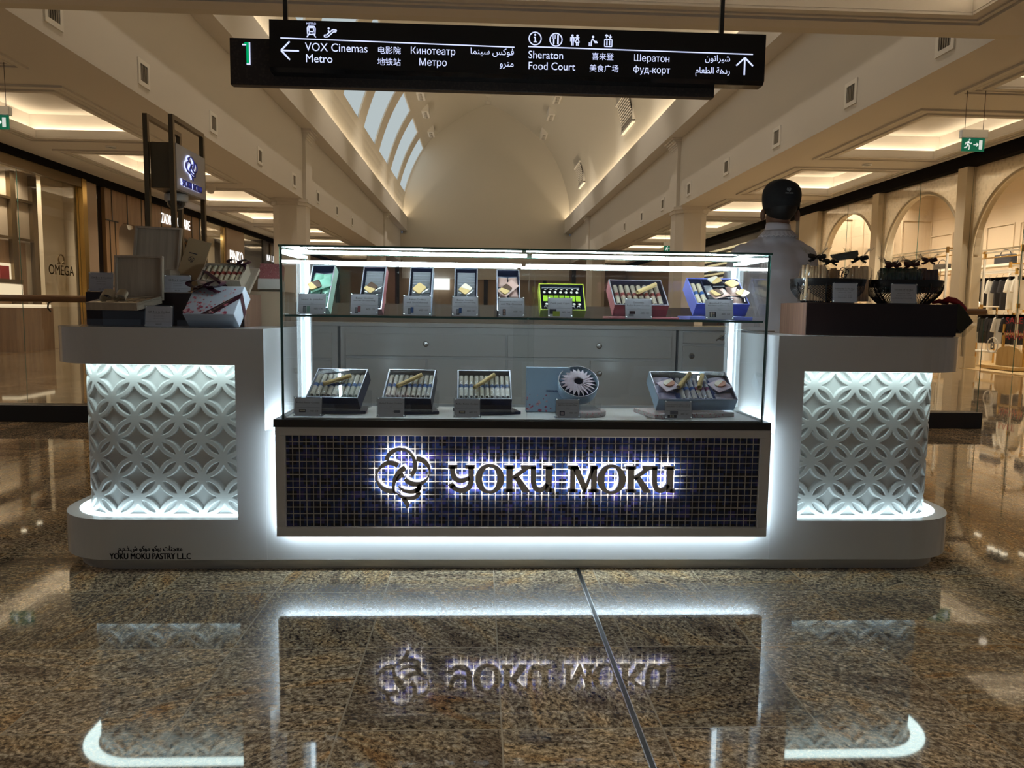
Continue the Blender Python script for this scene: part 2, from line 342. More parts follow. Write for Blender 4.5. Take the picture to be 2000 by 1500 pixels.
def dup(o, mat=None, loc=None, label=None):
    c = o.copy(); COL.objects.link(c)
    if mat is not None: c.matrix_basis = mat
    if loc is not None: c.location = loc
    if label: c['label'] = label
    for ch in o.children:
        d = ch.copy(); COL.objects.link(d); d.parent = c
        for g in ch.children:
            e = g.copy(); COL.objects.link(e); e.parent = d
    return c
ORD = ['first', 'second', 'third', 'fourth', 'fifth', 'sixth', 'seventh', 'eighth', 'ninth', 'tenth', 'eleventh', 'twelfth', 'thirteenth', 'fourteenth', 'fifteenth', 'sixteenth', 'seventeenth', 'eighteenth', 'nineteenth', 'twentieth']
def rrect(x0, x1, y0, y1, rs, n=12):
    """Outline with corner radii rs = (x0y0, x1y0, x1y1, x0y1), counter-clockwise."""
    out = []
    for (cx_, cy_, a0), r in zip(((x0, y0, 180), (x1, y0, 270), (x1, y1, 0), (x0, y1, 90)), rs):
        sx_ = 1 if cx_ == x0 else -1; sy2 = 1 if cy_ == y0 else -1
        if r <= 0: out.append((cx_, cy_)); continue
        for k in range(n+1):
            a = rad(a0+90*k/n); out.append((cx_+sx_*r+r*math.cos(a), cy_+sy2*r+r*math.sin(a)))
    return out
def stroke(mb, pts, ws, y0, y1, m=0, T=None, sub=6):
    """Ribbon of varying width through pts (x,z), extruded from y0 to y1."""
    pts = [Vector((p[0], p[1])) for p in pts]; n = len(pts)
    P_, W_ = [], []
    for i in range(n-1):
        p0, p1, p2, p3 = pts[max(0, i-1)], pts[i], pts[i+1], pts[min(n-1, i+2)]
        for k in range(sub):
            t = k/sub
            P_.append(0.5*((2*p1)+(p2-p0)*t+(2*p0-5*p1+4*p2-p3)*t*t+(3*p1-p0-3*p2+p3)*t**3)); W_.append(ws[i]*(1-t)+ws[i+1]*t)
    P_.append(pts[-1]); W_.append(ws[-1])
    L, R_ = [], []
    for i, p in enumerate(P_):
        t = (P_[min(i+1, len(P_)-1)]-P_[max(i-1, 0)]).normalized(); nn = Vector((-t.y, t.x))
        L.append(p+nn*W_[i]/2); R_.append(p-nn*W_[i]/2)
    vs, fs = [], []
    for i in range(len(P_)): vs += [(L[i].x, y0, L[i].y), (R_[i].x, y0, R_[i].y), (L[i].x, y1, L[i].y), (R_[i].x, y1, R_[i].y)]
    for i in range(len(P_)-1):
        a, b = 4*i, 4*i+4
        fs += [(a, b, b+1, a+1), (a+2, a+3, b+3, b+2), (a, a+2, b+2, b), (a+1, b+1, b+3, a+3)]
    fs += [(0, 1, 3, 2), (len(vs)-4, len(vs)-2, len(vs)-1, len(vs)-3)]
    return mb.add(vs, fs, m, False, T)
LOGO = [
 ([(380, 405), (400, 330), (470, 250), (560, 205), (650, 195), (740, 215), (820, 280), (880, 370), (905, 470), (900, 560), (870, 630), (825, 672)], [80, 80, 80, 65, 45, 35, 35, 55, 72, 76, 78, 90]),
 ([(588, 500), (500, 455), (400, 452), (300, 505), (225, 590), (190, 690), (205, 790), (255, 880), (340, 950), (440, 978), (530, 975)], [90, 84, 80, 65, 40, 20, 36, 60, 75, 80, 70]),
 ([(925, 372), (1020, 390), (1110, 460), (1165, 560), (1160, 660), (1130, 740), (1060, 810), (960, 850), (850, 840), (770, 800), (715, 745)], [90, 88, 74, 44, 22, 30, 62, 84, 88, 80, 62]),
 ([(722, 540), (640, 590), (580, 660), (535, 750), (510, 850), (505, 940), (540, 1040)], [92, 92, 90, 80, 60, 46, 20]),
 ([(690, 668), (620, 705), (560, 790)], [76, 78, 40]),
 ([(590, 880), (650, 940), (750, 985), (860, 990), (950, 950), (1000, 900)], [8, 40, 62, 74, 86, 50]),
 ([(545, 1000), (640, 1075), (740, 1112), (860, 1108), (950, 1065), (995, 1000)], [10, 46, 66, 74, 80, 40]),
 ([(965, 850), (985, 900), (945, 980), (965, 1040)], [80, 84, 84, 70]),
 ([(690, 1105), (730, 1180), (765, 1245), (745, 1305)], [100, 80, 72, 36])]
def logo(mb, x, z, h, y0, y1, m=0, T=None, sx=1.0):
    """Swirl emblem, centre (x, z), height h."""
    k = h/1130.0
    for pts, ws in LOGO: stroke(mb, [(x+(px_-690)*k*sx, z-(pz-745)*k) for px_, pz in pts], [w*k for w in ws], y0, y1, m, T)
    return mb
# ------------------------------------------------------------------ the hall
struct(MB().box(-16, 16, -7, YE+1, -0.2, 0).build('floor', 'granite'))
b = MB(); jx = 0.412
b.box(jx-0.006, jx+0.006, -3, 2.96, 0.0003, 0.0016, 0); b.box(jx-0.009, jx-0.006, -3, 2.96, 0.0003, 0.0022, 1); b.box(jx+0.006, jx+0.009, -3, 2.96, 0.0003, 0.0022, 1)
struct(b.build('trim_1', ['black', 'steel']))
def coffer(mb, x0, x1, y0, y1, z, inset=0.36, rise=0.5, lights='xxyy', pw=1.0):
    """Recess in a ceiling at z: outer moulding outline, opening, ledge with hidden light, upper cavity."""
    for k, (i, d, w) in enumerate(((0.0, 0.035, 0.09), (0.13, 0.02, 0.05), (inset-0.10, 0.03, 0.10))):   # mouldings
        a0, a1, b0, b1 = x0+i, x1-i, y0+i, y1-i
        mb.box(a0, a1, b0, b0+w, z-d, z); mb.box(a0, a1, b1-w, b1, z-d, z); mb.box(a0, a0+w, b0+w, b1-w, z-d, z); mb.box(a1-w, a1, b0+w, b1-w, z-d, z)
    a0, a1, b0, b1 = x0+inset, x1-inset, y0+inset, y1-inset
    o0, o1, p0, p1 = a0-0.26, a1+0.26, b0-0.26, b1+0.26
    zl = z+0.14
    # opening reveals
    for (xa, xb, ya, yb) in ((a0-0.02, a0+0.006, b0+0.006, b1-0.006), (a1-0.006, a1+0.02, b0+0.006, b1-0.006), (a0-0.02, a1+0.02, b0-0.02, b0+0.006), (a0-0.02, a1+0.02, b1-0.006, b1+0.02)): mb.box(xa, xb, ya, yb, z+0.001, zl)
    # ledge
    mb.box(o0, a0-0.02, p0, p1, zl-0.02, zl); mb.box(a1+0.02, o1, p0, p1, zl-0.02, zl); mb.box(a0-0.02, a1+0.02, p0, b0-0.02, zl-0.02, zl); mb.box(a0-0.02, a1+0.02, b1+0.02, p1, zl-0.02, zl)
    # cavity walls and top
    zt = z+rise
    mb.box(o0-0.02, o0, p0, p1, zl-0.02, zt); mb.box(o1, o1+0.02, p0, p1, zl-0.02, zt); mb.box(o0-0.02, o1+0.02, p0-0.02, p0, zl-0.02, zt); mb.box(o0-0.02, o1+0.02, p1, p1+0.02, zl-0.02, zt)
    mb.box(o0-0.02, o1+0.02, p0-0.02, p1+0.02, zt, zt+0.02)
    e = K_COFFER*pw; zz = zl+0.012
    if 'x' in lights:
        area_x('coffer_light', ((o0+o1)/2, p0+0.06, zz), o1-o0-0.2, 0.05, e*(o1-o0), WARM, (0, -0.15, 1))
        area_x('coffer_light', ((o0+o1)/2, p1-0.06, zz), o1-o0-0.2, 0.05, e*(o1-o0), WARM, (0, 0.15, 1))
    if 'y' in lights:
        area('coffer_light', (o0+0.06, (p0+p1)/2, zz), p1-p0-0.2, 0.05, e*(p1-p0), WARM, (-0.15, 0, 1))
        area('coffer_light', (o1-0.06, (p0+p1)/2, zz), p1-p0-0.2, 0.05, e*(p1-p0), WARM, (0.15, 0, 1))
    return a0, a1, b0, b1
CY = [(12.1+4.8*k, 16.05+4.8*k) for k in range(-3, 8)]
def side_ceiling(x0, x1, c0, c1):
    mb = MB(); prev = -7.0
    for (a, b_) in CY:
        i = 0.36
        mb.box(x0, x1, prev, a+i, ZS, ZS+0.1); prev = b_-i
        mb.box(x0, c0+i, a+i, b_-i, ZS, ZS+0.1); mb.box(c1-i, x1, a+i, b_-i, ZS, ZS+0.1)
        coffer(mb, c0, c1, a, b_, ZS, pw=(1.0 if a > 0 else 0.6))
    mb.box(x0, x1, prev, YE, ZS, ZS+0.1)
    return mb
struct(side_ceiling(XR+0.25, SR+0.05, 7.15, 10.0-0.02).build('ceiling_right', 'paint'))
struct(side_ceiling(SL-0.05, XL-0.25, -9.35, -6.5).build('ceiling_left', 'paint'))
# low ceiling over the kiosk, with one wide coffer
mb = MB(); c0, c1, d0, d1 = -5.0, 5.82, 4.95, 8.72; i = 0.36
XA, XB = XL-0.25, XR+0.25; mb.box(XA, XB, -7, d0+i, ZS, ZS+0.1); mb.box(XA, XB, d1-i, YB-0.15, ZS, ZS+0.1); mb.box(XA, c0+i, d0+i, d1-i, ZS, ZS+0.1); mb.box(c1-i, XB, d0+i, d1-i, ZS, ZS+0.1)
coffer(mb, c0, c1, d0, d1, ZS, pw=1.8)
struct(mb.build('ceiling_front', 'paint'))
# fascias with lips, end wall, front gable
def fascia(s):
    x = XR if s > 0 else XL
    mb = MB()
    mb.box(min(x, x+s*0.25), max(x, x+s*0.25), YB, YE, ZS, ZL0+0.1)
    xl = x-s*LIP
    mb.box(min(x+s*0.2, xl+s*0.05), max(x+s*0.2, xl+s*0.05), YB, YE, ZL0, ZL0+0.06)             # underside of the lip
    mb.box(min(xl, xl+s*0.05), max(xl, xl+s*0.05), YB, YE, ZL0, ZL1)               # lip face
    return mb
struct(fascia(1).build('wall_right', 'paint')); struct(fascia(-1).build('wall_left', 'paint'))
PROF = [(5.78, 7.0), (5.76, 7.9), (5.62, 9.15), (5.06, 10.8), (4.35, 12.1), (3.70, 12.9), (3.0, 13.45), (2.25, 14.02), (1.2, 14.68), (0.0, 15.2)]
def prof_dense(pts, n=4):
    out = []
    for i in range(len(pts)-1):
        p0, p1, p2, p3 = pts[max(0, i-1)], pts[i], pts[i+1], pts[min(len(pts)-1, i+2)]
        for k in range(n):
            t = k/n
            out.append(tuple(0.5*((2*p1[c])+(p2[c]-p0[c])*t+(2*p0[c]-5*p1[c]+4*p2[c]-p3[c])*t*t+(3*p1[c]-p0[c]-3*p2[c]+p3[c])*t**3) for c in (0, 1)))
    return out+[pts[-1]]
PD = prof_dense(PROF)
WIN = [(28.95+4.95*k, 32.45+4.95*k) for k in range(-4, 5)]
WIN = [(a, min(b_, YE-0.12)) for a, b_ in WIN if a > YB]
mb = MB()
vs = [(XC+px_, y, pz) for px_, pz in PD for y in (YB, YE)]
mb.add(vs, [(2*k, 2*k+1, 2*k+3, 2*k+2) for k in range(len(PD)-1)], 0, True)
i0 = min(range(len(PD)), key=lambda k: abs(PD[k][1]-9.15)); i1 = min(range(len(PD)), key=lambda k: abs(PD[k][1]-12.1))
ys = [YB]+[y for w in WIN for y in w]+[YE]
for k in range(len(PD)-1):
    (xa, za), (xb, zb) = PD[k], PD[k+1]
    if i0 <= k < i1:
        for q in range(0, len(ys), 2):
            mb.add([(XC-xa, ys[q], za), (XC-xa, ys[q+1], za), (XC-xb, ys[q+1], zb), (XC-xb, ys[q], zb)], [(0, 1, 2, 3)], 0, False)
    else:
        mb.add([(XC-xa, YB, za), (XC-xa, YE, za), (XC-xb, YE, zb), (XC-xb, YB, zb)], [(0, 1, 2, 3)], 0, True)
D = 0.09
for a, b_ in WIN:       # window reveals
    for k in range(i0, i1):
        (xa, za), (xb, zb) = PD[k], PD[k+1]
        for y in (a, b_): mb.add([(XC-xa, y, za), (XC-xb, y, zb), (XC-xb-D, y, zb), (XC-xa-D, y, za)], [(0, 1, 2, 3)])
    for k in (i0, i1):
        xa, za = PD[k]; mb.add([(XC-xa, a, za), (XC-xa, b_, za), (XC-xa-D, b_, za), (XC-xa-D, a, za)], [(0, 1, 2, 3)])
struct(mb.build('ceiling_vault', 'paint_vault'))
for n_, (a, b_) in enumerate(WIN):
    mb = MB()
    vs = [(XC-PD[k][0]-D+0.02, y, PD[k][1]) for k in range(i0, i1+1) for y in (a-0.02, b_+0.02)]
    mb.add(vs, [(2*k, 2*k+1, 2*k+3, 2*k+2) for k in range(i1-i0)], 0, True)
    struct(mb.build('window_%d' % (n_+1), 'sky_pane'))
mb = MB()
out = [(XC+x, z) for x, z in PD]+[(XC-x, z) for x, z in PD[-2::-1]]
mb.prism([(XC-5.78, 4.6)]+[(XC+5.78, 4.6)]+out, YE, YE+0.2)
mb.box(-5.6, 6.3, YE-0.35, YE+0.01, 4.55, 6.35)
struct(mb.build('wall_end', 'paint_vault'))
mb = MB(); mb.prism([(XL-0.25, ZS), (XR+0.25, ZS), (XR+0.25, ZL0)]+out+[(XL-0.25, ZL0)], YB-0.15, YB)
struct(mb.build('wall_front_gable', 'paint_vault'))
# lower end wall with dim shops
mb = MB(); mb.box(-16, 16, YE, YE+0.3, 0, 4.7, 0)
for x in np.arange(-10, 10.5, 2.05): mb.box(x, x+0.28, YE-0.12, YE, 0, 4.5, 1)
mb.box(-5.4, 6.2, YE-0.3, YE, 3.3, 4.55, 2)
struct(mb.build('wall_end_lower', ['tan_panel', 'dark_store', 'paint']))
# pilasters and columns
def column(x, y, s):
    mb = MB()
    c, w = 0.22, 0.50
    def octo(k): w2 = w*k; return [(x-w2+c, y-w2), (x+w2-c, y-w2), (x+w2, y-w2+c), (x+w2, y+w2-c), (x+w2-c, y+w2), (x-w2+c, y+w2), (x-w2, y+w2-c), (x-w2, y-w2+c)]
    mb.prism(octo(1.0), 0, ZS-0.12, 'z'); mb.prism(octo(1.07), 0, 0.3, 'z'); mb.prism(octo(1.08), ZS-0.2, ZS-0.1, 'z'); mb.prism(octo(1.16), ZS-0.1, ZS, 'z')
    xf = XR if s > 0 else XL      # pilaster on the fascia
    x0, x1 = sorted((xf+s*0.02, xf-s*0.10)); mb.box(x0, x1, y-0.42, y+0.42, ZS-0.02, ZL0-0.35)
    for k in range(6):
        t = (k+1)/6; x0, x1 = sorted((xf+s*0.02, xf-s*(0.10+0.20*t*t))); mb.box(x0, x1, y-0.42-0.10*t*t, y+0.42+0.10*t*t, ZL0-0.35+0.35*k/6, ZL0-0.35+0.35*(k+1)/6)
    return mb
n_ = 1
for y in (23.9, 43.0):
    for s, x in ((-1, -5.95), (1, 6.68)):
        struct(column(x, y, s).build('column_%d' % n_, 'paint')); n_ += 1
# square air vents on both fascias
VY = [10.1, 12.65, 15.8, 19.0, 22.3+0.1, 25.6, 28.9, 32.3]
def vent(x, y, z, s, label, grp):
    t = thing('air_vent', label, 'air vent', (x, y, z), grp)
    w = 0.205; xa, xb = sorted((x, x-s*0.02)); f = MB()
    f.box(xa, xb, y-w, y+w, z-w, z-w+0.07).box(xa, xb, y-w, y+w, z+w-0.07, z+w).box(xa, xb, y-w, y-w+0.07, z-w+0.07, z+w-0.07).box(xa, xb, y+w-0.07, y+w, z-w+0.07, z+w-0.07)
    f.build('vent_frame', 'vent_white', t)
    g = MB(); g.box(*sorted((x-s*0.001, x-s*0.006)), y-w+0.06, y+w-0.06, z-w+0.06, z+w-0.06, 0)
    for k in range(5): yy = y-w+0.085+k*0.051; g.box(*sorted((x-s*0.005, x-s*0.018)), yy, yy+0.022, z-w+0.07, z+w-0.09, 1)
    g.build('grille', ['trim_dark', 'vent_slat'], t)
for s, x, nm in ((-1, XL, 'left'), (1, XR, 'right')):
    for k, y in enumerate(VY):
        vent(x, y, 4.82, s, 'square white air vent on the %s fascia, %s from the camera' % (nm, ORD[k]), 'air vents on the fascias')
# slanted return-air grilles on the right slope of the vault
for k, (y, wd) in enumerate(((31.15, 2.2), (45.1, 2.2), )):
    mb = MB(); a = 8.77; bb = 9.85
    def vp(z):
        for q in range(len(PD)-1):
            if PD[q][1] <= z <= PD[q+1][1]:
                t = (z-PD[q][1])/(PD[q+1][1]-PD[q][1]); return XC+PD[q][0]*(1-t)+PD[q+1][0]*t
    t_ = thing('ceiling_grille', ['large slatted return-air grille on the right vault slope, nearer the camera', 'smaller-looking slatted return-air grille on the right vault slope, nearer the end wall'][k], 'air grille', (vp(a), y, a), 'slatted grilles on the vault')
    f = MB(); n = 11
    f.add([(vp(a)-0.03, y-wd/2, a), (vp(a)-0.03, y+wd/2, a), (vp(bb)-0.03, y+wd/2, bb), (vp(bb)-0.03, y-wd/2, bb)], [(0, 1, 2, 3)], 0)
    for q in range(n):
        z0 = a+(bb-a)*(q+0.1)/n; z1 = z0+(bb-a)*0.42/n
        f.add([(vp(z0)-0.05, y-wd/2, z0), (vp(z0)-0.05, y+wd/2, z0), (vp(z1)-0.09, y+wd/2, z1), (vp(z1)-0.09, y-wd/2, z1)], [(0, 1, 2, 3)], 1)
    f.box(vp(bb)-0.12, vp(bb)+0.02, y-wd/2-0.07, y+wd/2+0.07, bb, bb+0.09, 1); f.box(vp(a)-0.12, vp(a)+0.02, y-wd/2-0.07, y+wd/2+0.07, a-0.09, a, 1)
    for ya in (y-wd/2-0.07, y+wd/2): f.box(vp(a)-0.12, vp(a)+0.02, ya, ya+0.07, a-0.05, bb+0.05, 1)
    f.build('grille', ['black', 'vent_white'], t_)
# spotlight boxes along the vault and detectors at its ridge
for k, (x, y, z) in enumerate(((-3.32, 41.4, 0), (-3.32, 45.1, 0), (-3.32, 50.0, 0), (4.10, 41.4, 0), (4.10, 45.1, 0), (4.10, 50.0, 0))):
    r = abs(x-XC); z = [PD[q][1]+(PD[q+1][1]-PD[q][1])*(r-PD[q][0])/(PD[q+1][0]-PD[q][0]) for q in range(len(PD)-1) if PD[q+1][0] <= r <= PD[q][0]][0]
    t = thing('vault_spotlight', 'white box of small spotlights on the %s vault slope, %s from the camera' % ('left' if x < XC else 'right', ORD[k % 3]), 'spotlight', (x, y, z-0.25), 'spotlight boxes on the vault')
    MB().box(x-0.20, x+0.20, y-0.75, y+0.75, z-0.28, z+0.15).build('housing', 'vent_white', t)
    for q in range(3): MB().lathe([(0.001, 0), (0.10, 0), (0.10, 0.10), (0.001, 0.10)], 10, T=Matrix.Translation((x, y-0.45+0.45*q, z-0.37))).build('lamp_head', 'kick_grey', t)
for k, y in enumerate((44.0, 49.7, 51.4)):
    t = thing('smoke_detector', 'small round detector on the vault ridge, %s from the camera' % ORD[k], 'smoke detector', (XC, y, 15.0), 'detectors on the vault ridge')
    MB().lathe([(0.001, 0), (0.15, 0.02), (0.2, 0.1), (0.26, 0.12), (0.26, 0.22)], 16, T=Matrix.Translation((XC, y, 15.0))).build('detector_body', 'paint_vault', t)
# recessed downlights in the side ceilings between the coffers
for s, x in ((-1, -7.9), (1, 8.6)):
    for k in range(5):
        y = 16.5+4.8*k
        t = thing('downlight', 'round recessed downlight in the %s side ceiling, %s from the camera' % ('left' if s < 0 else 'right', ORD[k]), 'downlight', (x, y, ZS-0.03), 'downlights between the coffers')
        MB().lathe([(0.075, 0.02), (0.078, 0.0), (0.10, 0.0), (0.105, 0.03)], 20, T=Matrix.Translation((x, y, ZS-0.03))).build('trim_ring', 'alu', t)
        MB().lathe([(0.001, 0.022), (0.076, 0.022)], 20, T=Matrix.Translation((x, y, ZS-0.03))).build('lens', 'trim_dark', t)
# ------------------------------------------------------------------ right shop: arches
AR = [(15.42+3.42*k) for k in range(-3, 3)]        # pier centres
mb = MB(); ZA = 4.20
piers = MB()
xf = SR
for y in AR[:-1]+[AR[-1]]:
    piers.box(xf-0.10, xf+0.35, y-0.15, y+0.15, 0, ZA); piers.box(xf-0.14, xf+0.35, y-0.19, y+0.19, 0, 0.25)
piers.box(xf-0.10, xf+0.35, AR[-1]+0.15, AR[-1]+1.1, 0, ZA)
struct(piers.build('wall_shop_piers', 'cream'))
mb = MB(); rim = MB()
for k in range(len(AR)-1):
    y0, y1 = AR[k]+0.15, AR[k+1]-0.15; yc = (y0+y1)/2; ra = (y1-y0)/2-0.02; zs = 3.93-ra
    arc = [(yc+ra*math.cos(PI*q/28), zs+ra*math.sin(PI*q/28)) for q in range(29)]
    mb.prism([(y1, zs), (y1, ZA), (y0, ZA), (y0, zs)]+[p for p in arc[::-1]], xf+0.10, xf+0.16, 'x')
    rim.tube([(xf+0.10, y1-0.02, 0.0)]+[(xf+0.10, p[0], p[1]) for p in arc]+[(xf+0.10, y0+0.02, 0.0)], 0.035, 6, caps=False)
    # reveal behind the arch
    for q in range(28):
        (ya, za), (yb, zb) = arc[q], arc[q+1]
        mb.add([(xf+0.16, ya, za), (xf+0.16, yb, zb), (xf+0.27, yb, zb), (xf+0.27, ya, za)], [(0, 1, 2, 3)], 1)
struct(mb.build('wall_shop_arches', ['screen', 'cream'])); struct(rim.build('trim_2', 'cream'))
struct(MB().box(xf-0.12, xf+0.4, -7, YE, ZA, ZS+0.01).build('trim_3', 'black_matte'))
for k in range(len(AR)-1):
    y0, y1 = AR[k]+0.15, AR[k+1]-0.15
    g = MB()
    for a, c in ((y0, (y0+y1)/2-0.004), ((y0+y1)/2+0.004, y1)): g.sheet(xf+0.04, xf+0.05, a, c, 0.02, ZA-0.01, 0, 1)
    struct(g.build('window_%d' % (20+k), ['store_glass', 'glass_edge']))
mb = MB(); mb.box(xf+0.16, 14.4, AR[0]-0.5, AR[-1]+1.1, 4.9, 5.0, 0); mb.box(xf+0.16, xf+0.26, AR[0]-0.5, AR[-1]+1.1, 4.2, 4.9, 0)
struct(mb.build('ceiling_shop', 'cream'))
mb = MB(); mb.box(14.3, 14.5, AR[0]-0.5, AR[-1]+1.1, 0, 4.95, 0); mb.box(xf+0.3, 14.4, AR[-1]+0.9, AR[-1]+1.1, 0, 4.95, 0); mb.box(xf+0.3, 14.4, AR[0]-0.5, AR[0]-0.3, 0, 4.95, 0)
for xx in (10.75, 12.1, 13.3):
    for (a, c, d, e) in ((xx, xx+1.0, 1.2, 1.24), (xx, xx+1.0, 4.1, 4.14)): mb.box(a, c, AR[-1]+0.87, AR[-1]+0.9, d, e, 0)
    mb.box(xx, xx+0.04, AR[-1]+0.87, AR[-1]+0.9, 1.24, 4.1, 0); mb.box(xx+0.96, xx+1.0, AR[-1]+0.87, AR[-1]+0.9, 1.24, 4.1, 0)
for y in np.arange(AR[0], AR[-1], 1.3):
    for (a, c, d, e) in ((y, y+1.1, 1.2, 1.24), (y, y+1.1, 3.6, 3.64)): mb.box(14.27, 14.3, a, c, d, e, 0)
    mb.box(14.27, 14.3, y, y+0.04, 1.24, 3.6, 0); mb.box(14.27, 14.3, y+1.06, y+1.1, 1.24, 3.6, 0)
struct(mb.build('wall_shop_back', 'beige_panel'))
struct(MB().box(xf, 14.4, AR[0]-0.5, AR[-1]+1.1, 0.001, 0.006).build('floor_shop', 'wood_light'))
k = 0
for y in np.arange(14.2, 23.0, 1.7):
    for q, x in enumerate((11.2, 12.6, 13.8)):
        t = thing('shop_spotlight', 'twin spotlight in the arched shop ceiling, %s row from the window, %s from the camera' % (ORD[q], ORD[k]), 'spotlight', (x, y, 4.87), 'spotlights in the arched shop')
        MB().box(x-0.07, x+0.07, y-0.15, y+0.15, 4.885, 4.9).build('frame', 'store_white', t)
        MB().lathe([(0.001, 0), (0.055, 0)], 12, T=Matrix.Translation((x, y-0.07, 4.883))).lathe([(0.001, 0), (0.055, 0)], 12, T=Matrix.Translation((x, y+0.07, 4.883))).build('lamp', 'bulb', t)
    k += 1
for k, (x, y) in enumerate(((12.9, 17.3), (12.9, 21.0), (12.9, 14.4))):
    t = thing('ceiling_lamp_cluster', 'dark cluster of three drum lamps under the shop ceiling, seen through the %s arch' % ('nearest', 'middle', 'cut-off')[k], 'ceiling lamp', (x, y, 4.7), 'lamp clusters in the arched shop')
    MB().box(x-0.2, x+0.2, y-0.35, y+0.35, 4.84, 4.9).build('plate', 'trim_dark', t)
    for q in range(3):
        T = Matrix.Translation((x, y-0.23+0.23*q, 4.68))
        d = MB().lathe([(0.095, 0), (0.095, 0.16)], 14, T=T).build('drum', 'trim_dark', t); MB().lathe([(0.001, 0.01), (0.09, 0.01)], 14, T=T).build('lamp', 'bulb', d)
# fixtures in the shop
def rail_rack(x, y0, y1, z, label, shelf=None):
    t = thing('clothing_rack', label, 'clothing rack', (x, (y0+y1)/2, 0), 'white and gold racks in the arched shop')
    for y in (y0, y1):
        for dx in (-0.22, 0.22): MB().box(x+dx-0.02, x+dx+0.02, y-0.02, y+0.02, 0, z, 0).box(x+dx-0.024, x+dx+0.024, y-0.024, y+0.024, z-0.12, z+0.02, 1).box(x+dx-0.024, x+dx+0.024, y-0.024, y+0.024, z*0.5, z*0.5+0.1, 1).build('post', ['store_white', 'gold'], t)
    for dx in (-0.22, 0.22): MB().box(x+dx-0.016, x+dx+0.016, y0, y1, z-0.03, z, 0).build('rail', 'store_white', t)
    for y in (y0, y1): MB().box(x-0.22, x+0.22, y-0.015, y+0.015, z-0.03, z, 0).build('cross_bar', 'gold', t)
    MB().tube([(x, y0, z-0.16), (x, y1, z-0.16)], 0.014, 8).build('hanging_rail', 'gold', t)
    for sz in (shelf or ()): MB().box(x-0.24, x+0.24, y0, y1, sz-0.03, sz, 0).build('shelf', 'store_white', t)
rail_rack(11.0, 16.8, 19.9, 2.68, 'long tall white and gold rack behind the middle arch', (0.4,))
rail_rack(11.25, 14.75, 16.5, 2.55, 'white and gold rack nearest the camera inside the arched shop', (0.35,))
rail_rack(12.5, 16.55, 18.7, 2.20, 'rear white and gold rack with shirts inside the arched shop', ())
rail_rack(13.4, 18.0, 21.6, 2.45, 'white rack along the back wall of the arched shop', (2.42, 0.45))
def garment(x, y, z, mat, label, l=0.62):
    t = thing('hanging_garment', label, 'garment', (x, y, z-l), 'clothes hanging in the arched shop')
    g = MB(); w = 0.055
    out = [(-0.06, 0), (-0.21, -0.05), (-0.27, -0.34), (-0.20, -0.36), (-0.17, -0.16), (-0.18, -l), (0.18, -l), (0.17, -0.16), (0.20, -0.36), (0.27, -0.34), (0.21, -0.05), (0.06, 0)]
    g.prism([(x+a, z+b_) for a, b_ in out], y-w/2, y+w/2, 'y'); g.build('cloth', mat, t, bevel=0.015)
    MB().tube([(x, y, z-0.01), (x, y, z+0.07), (x+0.02, y, z+0.10), (x+0.035, y, z+0.08)], 0.005, 5).build('hanger_hook', 'steel', t)
gm = ['garment_white', 'garment_white', 'garment_dark', 'garment_dark', 'garment_white', 'garment_dark', 'garment_olive', 'garment_white', 'garment_dark', 'garment_dark']
for q in range(9):
    c = gm[q % 10]; nm = {'garment_white': 'white', 'garment_dark': 'black', 'garment_olive': 'olive'}[c]
    garment(12.5, 16.65+0.22*q, 2.02, c, '%s garment hanging on the rear rack, %s from its near end' % (nm, ORD[q]), 0.75)
for q in range(6):
    c = gm[(q+2) % 10]; nm = {'garment_white': 'white', 'garment_dark': 'black', 'garment_olive': 'olive'}[c]
    garment(11.25, 14.95+0.25*q, 1.12, c, '%s garment hanging low on the nearest rack, %s from its near end' % (nm, ORD[q]), 0.6)
for q in range(12):
    c = gm[(q*3+1) % 10]; nm = {'garment_white': 'white', 'garment_dark': 'black', 'garment_olive': 'olive'}[c]
    garment(11.0, 17.0+0.24*q, 1.30, c, '%s garment on the long rack behind the arches, %s from its near end' % (nm, ORD[q]), 0.8)
def bag(x, y, z, w, h, mat, label, letter=None):
    t = thing('handbag', label, 'bag', (x, y, z), 'bags on the shop shelves')
    MB().box(x-0.09, x+0.09, y-w/2, y+w/2, z, z+h).build('body', mat, t, bevel=0.03)
    MB().tube([(x, y+w*0.3*math.cos(PI*q/10), z+h-0.01+0.13*math.sin(PI*q/10)) for q in range(11)], 0.012, 6).build('handle', mat, t)
    if letter: MB().text(letter, 0.12, 0, 0, 0, 0, T=Matrix.Translation((x-0.096, y-w*0.25, z+0.05)) @ Matrix.Rotation(-PI/2, 4, 'Z')).build('monogram', 'exit_white', t)
bag(13.4, 18.5, 2.42, 0.62, 0.28, 'garment_dark', 'black holdall on the back shelf, nearest the camera')
bag(13.4, 19.9, 2.42, 0.7, 0.26, 'garment_dark', 'black holdall in the middle of the back shelf')
bag(13.4, 21.1, 2.42, 0.6, 0.2, 'trim_dark', 'low dark bag at the far end of the back shelf')
bag(12.6, 16.2, 2.18, 0.55, 0.30, 'garment_dark', 'black handbag with a white letter on a white wall bracket', 'B')
t = thing('wall_bracket_shelf', 'narrow white shelf on a post carrying the lettered handbag', 'shelf', (12.6, 16.2, 0)); MB().box(12.45, 12.75, 15.6, 16.5, 2.15, 2.18).build('board', 'store_white', t); MB().box(12.57, 12.63, 15.7, 15.76, 0, 2.15).build('post', 'gold', t)
